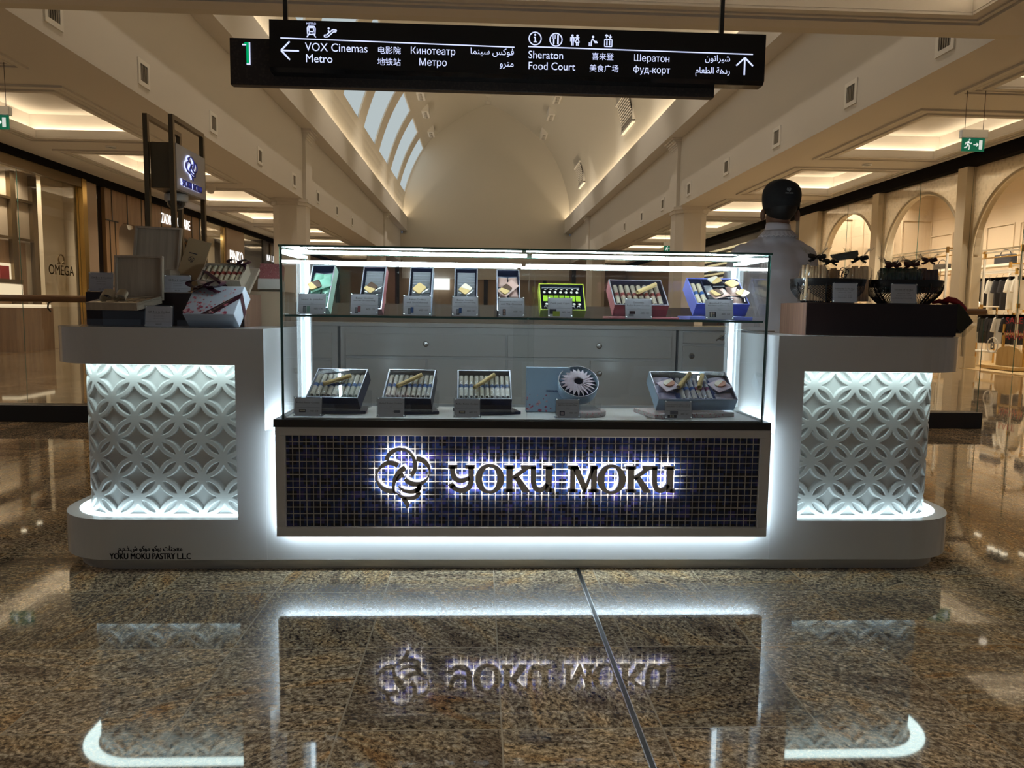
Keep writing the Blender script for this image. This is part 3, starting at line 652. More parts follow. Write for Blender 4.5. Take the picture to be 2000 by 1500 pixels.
def shoe(x, y, z, label):
    t = thing('sneaker', label, 'shoe', (x, y, z), 'white sneakers')
    MB().prism([(y-0.14, z), (y+0.14, z), (y+0.145, z+0.03), (y-0.145, z+0.03)], x-0.045, x+0.045, 'x').build('sole', 'store_white', t, bevel=0.008)
    MB().prism([(y-0.14, z+0.03), (y+0.135, z+0.03), (y+0.14, z+0.13), (y+0.06, z+0.14), (y-0.02, z+0.09), (y-0.12, z+0.06)], x-0.04, x+0.04, 'x').build('upper', 'garment_white', t, bevel=0.015)
t = thing('shoe_stand', 'white stand with gold legs under the pair of sneakers', 'display stand', (12.0, 17.45, 0)); MB().box(11.75, 12.25, 17.0, 17.95, 1.33, 1.36).build('top', 'store_white', t)
for dx in (-0.22, 0.22):
    for dy in (-0.42, 0.42): MB().box(12.0+dx-0.015, 12.0+dx+0.015, 17.45+dy-0.015, 17.45+dy+0.015, 0, 1.33).build('leg', 'gold', t)
shoe(11.93, 17.3, 1.36, 'white sneaker on the shop stand, nearer one'); shoe(11.93, 17.65, 1.36, 'white sneaker on the shop stand, farther one')
for k, (yy, hh) in enumerate(((16.95, 0.34), (17.2, 0.28))): 
    t = thing('shop_bag', 'black box bag on the low block beside the sneakers stand, %s one' % ('nearer', 'farther')[k], 'bag', (12.9, yy+1.2, 1.3)); MB().box(12.8, 13.0, yy+1.1, yy+1.3, 1.36, 1.36+hh).build('body', 'garment_dark', t, bevel=0.02)
t = thing('display_block', 'tall white block under the black box bags in the arched shop', 'display stand', (12.9, 18.3, 0)); MB().box(12.65, 13.15, 17.95, 18.65, 0, 1.36).build('block_body', 'store_white', t)
t = thing('wooden_stand', 'light wooden display stand with a curved backrest behind the shop window', 'display stand', (10.9, 14.7, 0))
MB().box(10.65, 11.15, 14.2, 15.25, 0.02, 0.09).build('base', 'wood_light', t, bevel=0.01)
MB().prism([(14.35, 0.09), (15.05, 0.09), (15.05, 0.36)]+[(14.7+0.35*math.cos(PI*q/14), 0.36+0.14*math.sin(PI*q/14)) for q in range(1, 14)]+[(14.35, 0.36)], 10.86, 10.91, 'x').build('panel', 'wood_light', t)
for y in (14.4, 15.0): MB().box(10.94, 10.98, y-0.02, y+0.02, 0.09, 0.95).build('post', 'gold', t)
MB().box(10.94, 10.98, 14.38, 15.02, 0.72, 0.77).build('top_rail', 'wood_light', t)
# marks on the shop window
t = thing('window_emblem', 'white round emblem with a letter B on the arched shop window', 'window sticker', (SR+0.03, 14.30, 0.53))
b = MB(); T = Matrix.Translation((SR+0.028, 14.30, 0.53)) @ Matrix.Rotation(-PI/2, 4, 'Z')
b.tube([(0.15*math.cos(2*PI*q/40), 0, 0.15*math.sin(2*PI*q/40)) for q in range(40)], 0.012, 5, T=T, closed=True); b.build('ring', 'garment_white', t)
b = MB(); 
for dx in (0, 0.012, -0.012): b.text('B', 0.22, dx, -0.075, -0.001, T=T)
b.build('lettering', 'garment_white', t)
t = thing('window_lettering', 'red SALE lettering on the arched shop window', 'window sticker', (SR+0.03, 13.7, 1.0))
b = MB(); T = Matrix.Translation((SR+0.028, 14.0, 0.97)) @ Matrix.Rotation(-PI/2, 4, 'Z'); b.text('SALE', 0.17, 0.25, 0, 0, T=T, sx=1.3); b.build('lettering', 'red', t)
b = MB()
for q in range(9): b.tube([(0.02+0.07*q, 0, -0.16+0.02*(q % 3)), (0.08+0.07*q, 0, -0.28-0.03*(q % 2)), (0.16+0.06*q, 0, -0.18-0.02*(q % 4))], 0.006, 4, T=T)
b.build('ribbon_drawing', 'red', t)
# far shops on the right beyond the arches
mb = MB(); y0 = AR[-1]+1.1
mb.box(xf, xf+0.3, y0, y0+0.5, 0, ZA, 1); mb.box(xf+0.1, xf+0.3, y0+0.5, y0+3.0, 0, ZA, 2); mb.box(xf, xf+0.3, y0+3.0, y0+3.6, 0, ZA, 1)
mb.box(xf+0.1, xf+0.3, y0+3.6, y0+11, 0, ZA, 1); mb.box(xf, xf+0.3, y0+11, YE, 0, ZA, 0)
for q in range(9): mb.box(xf+0.02, xf+0.1, y0+4.2, y0+10.4, 2.2+0.2*q, 2.2+0.2*q+0.07, 3)
struct(mb.build('wall_shops_far_right', ['tan_panel', 'dark_store', 'beige_panel', 'slat_glow']))
# ------------------------------------------------------------------ left shops
x = SL
struct(MB().box(x-0.4, x+0.12, -7, YE, 4.27, ZS+0.01).build('trim_4', 'black_matte'))
mb = MB()   # watch shop: interior behind its glass
mb.box(x-2.6, x-2.4, 8, 19.6, 0, 4.3, 0); mb.box(x-2.5, x, 8, 19.5, 4.25, 4.3, 0); mb.box(x-2.5, x-0.1, 19.45, 19.6, 0, 4.3, 0)
mb.box(x-0.45, x-0.35, 18.52, 19.5, 0, 4.25, 0)                       # cream panel right behind the glass
mb.box(x-0.95, x-0.88, 14.0, 18.7, 0.0, 2.56, 1); mb.box(x-0.95, x-0.88, 14.0, 19.3, 2.56, 4.25, 2); mb.box(x-0.95, x-0.88, 18.7, 19.3, 0, 2.56, 0)
for y0_, y1_ in ((18.06, 18.25), (18.9, 19.15), (16.6, 16.8)): mb.box(x-0.88, x-0.78, y0_, y1_, 0, 4.2, 3)
for z in (2.60, 3.52): mb.box(x-0.86, x-0.79, 14, 19.1, z, z+0.06, 3)
struct(mb.build('wall_watch_shop', ['cream', 'wood_oak', 'beige_panel', 'bronze']))
g = MB(); g.sheet(x, x+0.01, 10, 17.0, 0.02, 4.27, 0, 1); g.sheet(x, x+0.01, 17.01, 19.5, 0.02, 4.27, 0, 1)
struct(g.build('window_30', ['store_glass', 'glass_edge']))
mb = MB(); mb.box(x-0.05, x+0.12, 19.5, 19.7, 0, 4.27, 0); mb.box(x-0.05, x+0.10, 8, 19.6, 4.05, 4.27, 1)
struct(mb.build('trim_5', ['gold', 'bronze']))
t = thing('watch_niche', 'lit white display niche low in the watch shop at the left edge', 'display case', (x-0.75, 17.5, 1.3))
MB().box(x-0.88, x-0.85, 16.9, 18.05, 1.66, 2.03).build('back_panel', 'shelf_glow', t); MB().box(x-0.88, x-0.6, 16.85, 18.1, 1.56, 1.65).build('shelf', 'bronze', t); MB().box(x-0.88, x-0.6, 16.9, 18.05, 1.30, 1.54).build('lower_case', 'shelf_glow', t)
t = thing('red_watch_box', 'red panel standing in the lit niche of the watch shop', 'box', (x-0.7, 17.6, 1.65)); MB().box(x-0.72, x-0.69, 17.4, 17.72, 1.651, 1.95).build('panel', 'red', t)
t = thing('watch_table', 'dark watch counter with lit glass top in the watch shop', 'display case', (x-0.35, 18.2, 0)); MB().box(x-0.6, x-0.15, 17.0, 18.45, 0, 1.0).build('table_body', 'wood_oak', t); MB().box(x-0.58, x-0.17, 17.05, 18.40, 1.0, 1.08).build('lit_top', 'shelf_glow', t)
t = thing('shop_sign', 'dark OMEGA lettering with an omega emblem on the cream panel', 'shop sign', (x+0.02, 18.65, 1.8))
def on_left(y, z, dx=0.0): return Matrix.Translation((x+dx, y, z)) @ Matrix.Rotation(PI/2, 4, 'Z')
b = MB()
for d in (-0.006, 0.006): b.text('OMEGA', 0.34, d, 0, 0, T=on_left(18.56, 1.80, 0.03), sx=0.92)
b.build('lettering', 'bronze', t)
b = MB(); T = on_left(18.56, 2.18, 0.03); b.tube([(0.12*math.cos(rad(-60+300*q/24)), 0, 0.11*math.sin(rad(-60+300*q/24))) for q in range(25)], 0.018, 6, T=T); b.box(0.05, 0.15, -0.01, 0.01, -0.12, -0.09, T=T); b.box(-0.15, -0.05, -0.01, 0.01, -0.12, -0.09, T=T)
b.build('emblem', 'bronze', t)
for k in range(10):
    yy = 15.6+0.62*(k % 5); xx = x-0.5-0.7*(k//5)
    t = thing('shop_downlight', 'small bright downlight in the watch shop ceiling, %s row, %s from the camera' % (('front', 'rear')[k//5], ORD[k % 5]), 'downlight', (xx, yy, 4.2), 'downlights in the watch shop')
    MB().lathe([(0.001, 0.0), (0.07, 0.0)], 12, T=Matrix.Translation((xx, yy, 4.235))).build('lamp', 'bulb', t); MB().lathe([(0.07, 0.0), (0.10, -0.004), (0.10, 0.02)], 12, T=Matrix.Translation((xx, yy, 4.232))).build('trim_ring', 'alu', t)
mb = MB(); mb.box(x-0.3, x, 19.7, 20.42, 0, 4.27, 0); mb.box(x-0.5, x-0.1, 20.42, 20.85, 0, 4.27, 1); struct(mb.build('wall_pier_left', ['tan_panel', 'black_gloss']))
# wooden shop front with panels, a rounded window and an arched door
mb = MB(); y0, y1 = 20.85, 27.6
wx0, wx1 = 21.55, 25.2
mb.box(x-0.15, x, y0, wx0, 0, 4.27, 0); mb.box(x-0.15, x, wx0, y1, 3.45, 4.27, 0); mb.box(x-0.15, x, 25.2, 25.5, 0, 3.45, 0); mb.box(x-0.15, x, 27.1, y1, 0, 3.45, 0)
mb.box(x-0.15, x, wx0, 25.2, 0, 0.5, 0)
for y in (21.2, 22.1, 23.0, 23.25, 24.4, 25.6, 26.9): mb.box(x, x+0.012, y, y+0.04, 3.42, 4.27, 1)
for y in (21.05, 21.35): mb.box(x, x+0.012, y, y+0.03, 0, 3.42, 1)
mb.box(x, x+0.012, y0, wx0, 3.40, 3.43, 1); mb.box(x, x+0.012, y0, wx0, 1.6, 1.63, 1)
# arched door head
cyd, rd = 26.3, 0.8
mb.prism([(25.5, 3.46), (25.5, 2.6)]+[(cyd+rd*math.cos(PI-PI*q/16), 2.6+rd*math.sin(PI-PI*q/16)) for q in range(17)]+[(27.1, 2.6), (27.1, 3.46)], x-0.15, x, 'x', 0)
mb.prism([(wx0, 3.46), (wx0, 3.0)]+[(wx0+0.45-0.45*math.cos(PI/2*q/8), 3.0+0.45*math.sin(PI/2*q/8)) for q in range(9)], x-0.15, x, 'x', 0)
mb.tube([(x, cyd-rd+0.02, 0)]+[(x, cyd+(rd-0.02)*math.cos(PI-PI*q/16), 2.6+(rd-0.02)*math.sin(PI-PI*q/16)) for q in range(17)]+[(x, cyd+rd-0.02, 0)], 0.06, 6, 1)
mb.box(x-2.2, x-2.0, y0, y1, 0, 4.2, 2); mb.box(x-2.1, x-0.15, y0, y1, 4.0, 4.1, 3)
struct(mb.build('wall_wooden_shop', ['wood_oak', 'black', 'tan_panel', 'paint']))
struct(MB().sheet(x-0.10, x-0.09, wx0, 25.2, 0.5, 3.45, 0, 1).build('window_31', ['store_glass', 'glass_edge']))
for k, y in enumerate((22.6, 23.6)):
    t = thing('track_spotlight', 'white track spotlight behind the rounded shop window, %s one' % ('nearer', 'farther')[k], 'spotlight', (x-0.6, y, 3.6), 'track spotlights in the wooden shop')
    T = Matrix.Translation((x-0.6, y, 3.45)) @ Matrix.Rotation(0.5, 4, 'X'); bd = MB().lathe([(0.07, 0), (0.075, 0.02), (0.075, 0.26), (0.001, 0.27)], 14, T=T).build('body', 'store_white', t); MB().lathe([(0.001, 0.012), (0.07, 0.012)], 14, T=T).build('lamp', 'bulb', bd)
    MB().box(x-0.62, x-0.58, y-0.16, y-0.10, 3.6, 4.0).build('mount', 'store_white', t)
t = thing('shop_sign', 'white lit ZADIG&VOLTAIRE letters on the oak shop front', 'shop sign', (x+0.02, 25.7, 3.85))
b = MB()
for d in (-0.012, 0, 0.012): b.text('ZADIG&VOLTAIRE', 0.46, d, 0, 0, T=on_left(25.55, 3.75, 0.02), sx=0.62)
b.build('lettering', 'sign_white', t)
# PINKO: two glazed bays and a dark sign panel
mb = MB(); y0, y1 = 27.6, 35.6
mb.box(x-2.4, x-2.2, y0, y1, 0, 4.3, 0); mb.box(x-2.3, x, y0, y1, 4.25, 4.3, 0); mb.box(x-2.3, x, y0, y0+0.1, 0, 4.3, 3); mb.box(x-0.2, x+0.05, 30.35, 32.6, 2.6, 4.27, 1); mb.box(x-0.1, x+0.02, 30.1, 30.3, 0, 4.27, 2); mb.box(x-2.3, x+0.05, 35.4, 35.8, 0, 4.27, 3)
for (a, c) in ((27.8, 30.0), (32.8, 35.3)):
    for z in (1.4, 2.6): mb.box(x-1.2, x-0.6, a, c, z, z+0.09, 4)
mb.box(x-0.5, x-0.4, 32.9, 33.0, 0.5, 4.0, 4)
struct(mb.build('wall_glazed_shop', ['cream', 'tan_panel', 'gold', 'black', 'shelf_glow']))
g = MB(); g.sheet(x, x+0.01, 27.7, 30.1, 0.02, 4.27, 0, 1); g.sheet(x, x+0.01, 32.6, 35.4, 0.02, 4.27, 0, 1); struct(g.build('window_32', ['store_glass', 'glass_edge']))
t = thing('shop_sign', 'white lit PINKO letters on a dark panel', 'shop sign', (x+0.07, 31.5, 3.0)); b = MB()
for d in (-0.015, 0, 0.015): b.text('PINKO', 0.72, d, 0, 0, T=on_left(31.5, 2.92, 0.07), sx=0.78)
b.build('lettering', 'sign_white', t)
mb = MB(); mb.box(x-0.3, x, 35.8, 41.5, 0, 4.27, 0); mb.box(x-0.3, x+0.1, 41.5, 42, 0, 4.27, 1); mb.box(x-0.3, x, 42, YE, 0, 4.27, 2)
for y in (36.6, 38.2, 39.8): mb.box(x, x+0.05, y, y+0.15, 0, 4.2, 3)
for y in (43, 45.5, 48): mb.box(x, x+0.05, y, y+1.2, 0.4, 3.2, 4)
struct(mb.build('wall_shops_far_left', ['dark_store', 'black', 'tan_panel', 'bronze', 'beige_panel']))
t = thing('shop_sign', 'white lit KARL LAGERFELD letters on a dark shop front', 'shop sign', (x+0.03, 37.4, 3.3)); b = MB()
for d in (-0.015, 0, 0.015): b.text('KARL LAGERFELD', 0.42, d, 0, 0, T=on_left(37.6, 3.35, 0.03), sx=0.95)
b.build('lettering', 'sign_white', t)
# far signs seen through the showcase
for (nm, xx, yy, z, w, h, lb) in (('wall_sign', -4.35, 51.6, 3.05, 0.9, 0.7, 'small square lit sign far back beside the pistachio box'), ('wall_sign', -2.75, 51.6, 2.55, 1.25, 0.75, 'small slanted lit sign far back beside the second box')):
    t = thing(nm, lb, 'shop sign', (xx, yy, z)); MB().box(xx-w/2, xx+w/2, yy-0.1, yy+0.25, z, z+h).build('lit_panel', 'sign_white', t)
# balustrade behind the kiosk on the left and its end on the right
YBAL = 6.82
def balustrade(x0, x1, label, n):
    t = thing('balustrade', label, 'railing', (x0, YBAL, 0), 'glass balustrades behind the kiosk')
    MB().box(x0, x1, YBAL-0.02, YBAL+0.14, 0, 0.155).build('base_band', 'black', t, bevel=0.004)
    w = (x1-x0)/n
    for k in range(n): MB().sheet(x0+k*w+0.006, x0+(k+1)*w-0.006, YBAL+0.05, YBAL+0.062, 0.155, 1.045, 0, 1).build('glass_panel', ['store_glass', 'glass_edge'], t)
    MB().tube([(x0, YBAL+0.056, 1.115), (x1, YBAL+0.056, 1.115)], 0.032, 14).build('handrail', 'wood_rail', t)
    for k in range(n):
        for q in (0.25, 0.75):
            xx = x0+(k+q)*w; MB().tube([(xx, YBAL+0.03, 1.0), (xx-0.0, YBAL-0.01, 1.03), (xx, YBAL+0.0, 1.075), (xx, YBAL+0.056, 1.09)], 0.008, 6).build('bracket', 'trim_dark', t)
balustrade(-6.2, -2.2, 'glass balustrade with wooden handrail behind the left counter', 3); balustrade(3.1, 4.82, 'end of the glass balustrade behind the right counter', 1)
# emergency exit signs
def exit_sign(x, y, z, s, label):
    t = thing('exit_sign', label, 'exit sign', (x, y, z), 'green exit signs')
    MB().box(x-0.20*s, x+0.20*s, y-0.04, y+0.04, z+0.13*s, z+0.25*s).build('housing', 'alu', t, bevel=0.006)
    MB().box(x-0.17*s, x+0.17*s, y-0.012, y+0.012, z-0.06*s, z+0.13*s).build('panel', 'exit_green', t)
    b = MB(); yy = y-0.0135; k = s
    b.box(x+0.085*k, x+0.135*k, yy, yy+0.001, z-0.03*k, z+0.10*k)
    stroke(b, [(x-0.0*k, z+0.035*k), (x+0.07*k, z+0.035*k)], [0.014*k]*2, yy, yy+0.001); stroke(b, [(x+0.045*k, z+0.06*k), (x+0.07*k, z+0.035*k), (x+0.045*k, z+0.01*k)], [0.012*k]*3, yy, yy+0.001)
    for pts in ([(-0.075, 0.085), (-0.09, 0.04), (-0.105, 0.0), (-0.14, -0.01)], [(-0.09, 0.04), (-0.06, 0.01), (-0.07, -0.04)], [(-0.078, 0.075), (-0.115, 0.06), (-0.13, 0.035)], [(-0.078, 0.075), (-0.045, 0.05), (-0.025, 0.06)]): stroke(b, [(x+p[0]*k, z+p[1]*k) for p in pts], [0.018*k]*len(pts), yy, yy+0.001)
    b.ball((x-0.062*k, yy+0.001, z+0.105*k), 0.014*k, n=8, sc=(1, 0.1, 1)); b.build('pictogram', 'exit_white', t)
    for dx in (-0.14, 0.14): MB().tube([(x+dx*s, y, z+0.25*s), (x+dx*s, y, ZS+0.02)], 0.004, 5).build('suspension_wire', 'trim_dark', t)
exit_sign(7.33, 11.0, 3.60, 1.0, 'green emergency exit sign hanging from the right side ceiling')
exit_sign(-6.83, 11.0, 3.58, 1.0, 'green emergency exit sign hanging at the left edge')
exit_sign(7.9, 31.0, 3.75, 1.3, 'far green exit sign beside the right column')
t = thing('dome_camera', 'white dome camera on the left side ceiling beyond the tower sign', 'security camera', (-7.6, 21.5, ZS-0.2)); MB().lathe([(0.001, -0.2), (0.08, -0.18), (0.11, -0.1), (0.14, -0.09), (0.15, 0.0)], 16, T=Matrix.Translation((-7.6, 21.5, ZS))).build('housing', 'paint', t)
# ------------------------------------------------------------------ kiosk: side counters
YF = 2.91; ZT = 0.972
def shippo(u, v, s=0.1223, dep=0.0125, ed=0.003):
    """Height of the overlapping-circle relief at (u, v)."""
    a = (u+v)/math.sqrt(2)/s; b_ = (u-v)/math.sqrt(2)/s
    R_ = s/math.sqrt(2); ca, cb = math.floor(a+0.5), math.floor(b_+0.5)
    def d(i, j): return math.hypot(a-i, b_-j)*s
    nb = [d(ca+1, cb), d(ca-1, cb), d(ca, cb+1), d(ca, cb-1)]
    dia = min(nb)-(R_+0.0056)                       # > 0 inside the concave diamond
    n1 = min(nb); len_ = (R_-0.0152)-max(n1, d(ca, cb))   # > 0 inside the petal
    q = max(dia, len_)
    t = min(1.0, max(0.0, q/ed+0.3)); t = t*t*(3-2*t)
    return -dep*t
def wing(sgn, label, u0):
    """sgn -1: left wing, 1: right wing."""
    xi, xo = (-0.841, -1.728) if sgn < 0 else (1.200, 2.068)     # inner and outer ends
    xp = -0.953 if sgn < 0 else 1.310                              # opening side of the post
    dp = 0.55
    t = thing('display_counter', label, 'counter', ((xi+xo)/2, YF, 0), 'white counters flanking the showcase')
    def outline(inset, r, yi=None):
        y0, y1 = YF+(inset if yi is None else yi), YF+dp
        if sgn < 0: return rrect(xo+inset, xi, y0, y1, (r, 0, 0, 0))
        return rrect(xi, xo-inset, y0, y1, (0, r, 0, 0))
    sh = MB()
    sh.prism(outline(0.0, 0.27), 0.829, ZT, 'z')                                        # thick top
    sh.prism(outline(0.0, 0.27), 0.05, 0.213, 'z')                                      # base
    a, c = sorted((xp, xi)); sh.box(a, c, YF, YF+dp, 0.213, 0.829)                      # inner post
    a, c = sorted((xp, xo+0.12*(-sgn))); sh.box(a, c, YF+0.30, YF+dp, 0.213, 0.829)
    sh.build('counter_body', 'white_solid', t)
    k = MB(); k.prism(outline(0.055, 0.22, 0.04), 0, 0.05, 'z'); k.build('kick_plate', 'kick_grey', t)
    # relief panel wrapped round the corner
    ys, r = YF+0.085, 0.20; xe = xo-sgn*0.085
    straight = abs(xe-sgn*r-xp); arc = r*PI/2; back = 0.20; tot = straight+arc+back
    nu, nv = int(tot/0.0028), int(0.616/0.0028)
    def path(s_):
        if s_ <= straight: return (xp+sgn*s_, ys, 0.0, -1.0)
        if s_ <= straight+arc:
            an = (s_-straight)/r; return (xe-sgn*r+sgn*r*math.sin(an), ys+r-r*math.cos(an), sgn*math.sin(an), -math.cos(an))
        return (xe, ys+r+(s_-straight-arc), float(sgn), 0.0)
    vs = []
    for i in range(nu+1):
        s_ = tot*i/nu; px_, py_, nx, ny = path(s_)
        for j in range(nv+1):
            z = 0.213+0.616*j/nv; hh = shippo(s_+u0, (z-0.764)*1.081)
            vs.append((px_+nx*hh, py_+ny*hh, z))
    fs = [(i*(nv+1)+j, (i+1)*(nv+1)+j, (i+1)*(nv+1)+j+1, i*(nv+1)+j+1) for i in range(nu) for j in range(nv)]
    if sgn < 0: fs = [f[::-1] for f in fs]
    MB().add(vs, fs, 0, True).build('patterned_panel', 'white_panel', t)
    # light strips above and below the panel
    def strip(z, off, w):
        b_ = MB(); n = 40; vs = []
        for q in range(n+1):
            px_, py_, nx, ny = path((tot-0.1)*q/n); vs += [(px_+nx*off, py_+ny*off, z), (px_+nx*(off+w), py_+ny*(off+w), z)]
        return b_.add(vs, [(2*q, 2*q+1, 2*q+3, 2*q+2) for q in range(n)])
    strip(0.8275, 0.012, 0.058).build('led_strip', 'led_top', t); strip(0.2145, 0.003, 0.040).build('led_strip', 'led_low', t)
    return t
E('led_top', (0.74, 0.96, 0.94), 6.0); E('led_low', (0.70, 0.93, 1.0), 5.6); E('led_gap', (0.72, 0.90, 1.0), 30.0); E('led_logo', (1.0, 0.94, 0.86), 34.0)
cl = wing(-1, 'white counter with pierced-circle relief left of the showcase', 0.005)
cr = wing(1, 'white counter with pierced-circle relief right of the showcase', 0.003)
b = MB()
for d in (-0.0012, -0.0006, 0, 0.0006, 0.0012): b.text('YOKU MOKU PASTRY L.L.C', 0.0345, -1.299+d, 0.0535, YF-0.0006, sx=0.755)
def arabic(codes): return ''.join(chr(c) for c in codes)
ar1 = arabic([0xFEE1, 0x2E, 0xFEE1, 0x2E, 0xFEAB, 0x2E, 0xFEB5, 0x20, 0xFEEE, 0xFEDB, 0xFEEE, 0xFEE3, 0x20, 0xFEEE, 0xFEDB, 0xFEEE, 0xFEF3, 0x20, 0xFE95, 0xFE8E, 0xFEE8, 0xFEA0, 0xFECC, 0xFEE3])
for d in (-0.0010, -0.0005, 0, 0.0005, 0.0010): b.text(ar1, 0.030, -1.299+d, 0.087, YF-0.0006, sx=0.76)
b.build('lettering', 'ink', cl)
# ------------------------------------------------------------------ kiosk: middle base with the mosaic sign
t = thing('kiosk_base', 'low white base between the two counters under the showcase', 'counter', (0.18, YF, 0))
b = MB(); b.box(-0.841, 1.200, YF+0.001, 3.46, 0.05, 0.572); b.build('base_body', 'white_solid', t)
MB().box(-0.841, 1.200, YF+0.04, 3.40, 0, 0.05).build('kick_plate', 'kick_grey', t)
SX0, SX1, SZ0, SZ1 = -0.783, 1.157, 0.167, 0.600
t = thing('sign_panel', 'framed dark blue mosaic panel with lit YOKU MOKU letters', 'sign', (0.187, 2.86, SZ0))
fw = 0.037; b = MB(); yf, yb = 2.838, 2.872
TX0, TX1, TZ0, TZ1 = SX0+fw, SX1-fw-0.004, SZ0+fw+0.001, SZ1-fw+0.004
b.box(SX0, SX1, yf, yb, SZ0, TZ0).box(SX0, SX1, yf, yb, TZ1, SZ1).box(SX0, TX0, yf, yb, TZ0, TZ1).box(TX1, SX1, yf, yb, TZ0, TZ1)
b.build('frame', 'frame_white', t, bevel=0.002)
b = MB(); nx, nz = 71, 14; yg = yf+0.010
b.box(TX0, TX1, yg, yb, TZ0, TZ1, 1)
pw, ph = (TX1-TX0)/nx, (TZ1-TZ0)/nz
for i in range(nx):
    for j in range(nz):
        g = 0.0017; x0, x1 = TX0+i*pw+g, TX0+(i+1)*pw-g; z0, z1 = TZ0+j*ph+g, TZ0+(j+1)*ph-g; e = 0.0012
        jx_ = random.uniform(-.0004, .0004); y0 = yg-0.003+random.uniform(-.0005, .0005); q = [random.uniform(-.0005, .0005) for _ in range(4)]
        b.add([(x0+jx_, yg, z0), (x1+jx_, yg, z0), (x1+jx_, yg, z1), (x0+jx_, yg, z1), (x0+e+jx_, y0+q[0], z0+e), (x1-e+jx_, y0+q[1], z0+e), (x1-e+jx_, y0+q[2], z1-e), (x0+e+jx_, y0+q[3], z1-e)],
              [(4, 5, 6, 7), (0, 1, 5, 4), (1, 2, 6, 5), (2, 3, 7, 6), (3, 0, 4, 7)], 0)
b.build('mosaic_tiles', ['mosaic_blue', 'grout'], t)
b = MB()   # light strip round the back of the panel
i_, w_ = 0.010, 0.012; y0, y1 = yb+0.002, yb+0.010
b.box(SX0+i_, SX1-i_, y0, y1, SZ0+i_, SZ0+i_+w_).box(SX0+i_, SX0+i_+w_, y0, y1, SZ0+i_, SZ1).box(SX1-i_-w_, SX1-i_, y0, y1, SZ0+i_, SZ1)
b.build('led_strip', 'led_gap', t)
MB().box(SX0+0.03, SX1-0.03, yb, YF, SZ0+0.03, SZ1).build('backing', 'white_solid', t)
# emblem and letters stand off the tiles with light behind
yl0, yl1 = yf-0.026, yf-0.013
b = logo(MB(), -0.289, 0.4045, 0.236, yl0, yl1); lg = b.build('emblem', 'letter_grey', t)
b = MB()
for pts, ws in LOGO: k_ = 0.236/1130; stroke(b, [(-0.289+(p[0]-690)*k_, 0.4045-(p[1]-745)*k_) for p in pts], [max(2, w-16)*k_ for w in ws], yl1+0.0006, yl1+0.001)
b.build('emblem_light', 'led_logo', lg)
def letter_shapes():
    E_ = lambda x0, x1, z0, z1: ('p', [(x0, z0), (x1, z0), (x1, z1), (x0, z1)])
    U = lambda d: [('s', [(1025+d, 165), (1025+d, 230), (1027+d, 270), (1040+d, 303), (1066+d, 314), (1092+d, 303), (1113+d, 276)], [32, 32, 32, 32, 30, 28, 24]), E_(1101+d, 1141+d, 165, 326), E_(1085+d, 1150+d, 160, 182), E_(1125+d, 1157+d, 304, 328)]
    K = lambda d: [E_(858+d, 898+d, 163, 326), E_(845+d, 908+d, 160, 182), E_(845+d, 912+d, 306, 328), ('p', [(893+d, 228), (958+d, 182), (994+d, 182), (905+d, 252)]), E_(948+d, 1042+d, 160, 182), ('p', [(900+d, 232), (938+d, 228), (1004+d, 318), (1004+d, 328), (958+d, 328)])]
    O = lambda d: [('o', 756+d, 245, 90, 92, 46, 76)]
    return [
     [E_(500, 556, 160, 182), E_(604, 664, 160, 182), ('s', [(528, 165), (528, 205), (537, 236), (562, 255), (595, 255), (632, 238)], [32, 32, 31, 29, 27, 22]), ('s', [(640, 165), (640, 240), (638, 275), (620, 305), (580, 318), (545, 308), (522, 284)], [36, 36, 34, 31, 29, 28, 30]), ('p', [(500, 286), (528, 268), (546, 290), (516, 308)])],
     O(0), K(0), U(0),
     [E_(1255, 1286, 165, 326), E_(1240, 1304, 160, 182), E_(1242, 1302, 306, 328), ('p', [(1262, 162), (1304, 162), (1352, 272), (1352, 328), (1336, 328)]), ('p', [(1336, 328), (1354, 328), (1402, 182), (1386, 162)]), E_(1384, 1421, 162, 326), E_(1368, 1434, 306, 328), E_(1378, 1424, 160, 182)],
     O(757), K(757), U(757)]
def letter(mb, shp, x0, zc, k, ya, yb_, grow=0.0, T=None):
    X = lambda p: (x0+(p[0]-500)*k, zc-(p[1]-244)*k)
    for s_ in shp:
        if s_[0] == 'p':
            c = (sum(p[0] for p in s_[1])/4, sum(p[1] for p in s_[1])/4) if len(s_[1]) == 4 else (sum(p[0] for p in s_[1])/len(s_[1]), sum(p[1] for p in s_[1])/len(s_[1]))
            sh = [(p[0]+(grow if p[0] > c[0] else -grow), p[1]+(grow if p[1] > c[1] else -grow)) for p in s_[1]]
            mb.prism([X(p) for p in sh], ya, yb_, 'y', 0, T)
        elif s_[0] == 's': stroke(mb, [X(p) for p in s_[1]], [(w+2*grow)*k for w in s_[2]], ya, yb_, 0, T)
        else:
            _, cx_, cz_, ro, rz, io, iz = s_; n = 48
            pts = [X((cx_+(ro+io)/2*math.cos(2*PI*q/n), cz_+(rz+iz)/2*math.sin(2*PI*q/n))) for q in range(n)]
            vs, fs = [], []
            for q in range(n):
                c_, s2 = math.cos(2*PI*q/n), math.sin(2*PI*q/n)
                o_, i2 = X((cx_+(ro+grow)*c_, cz_+(rz+grow)*s2)), X((cx_+(io-grow)*c_, cz_+(iz-grow)*s2))
                vs += [(o_[0], ya, o_[1]), (i2[0], ya, i2[1]), (o_[0], yb_, o_[1]), (i2[0], yb_, i2[1])]
            for q in range(n):
                a, c = 4*q, 4*((q+1) % n); fs += [(a, c, c+1, a+1), (a+2, a+3, c+3, c+2), (a, a+2, c+2, c), (a+1, c+1, c+3, a+3)]
            mb.add(vs, fs, 0, False, T)
    return mb
LS = letter_shapes(); KL = 0.881/1400
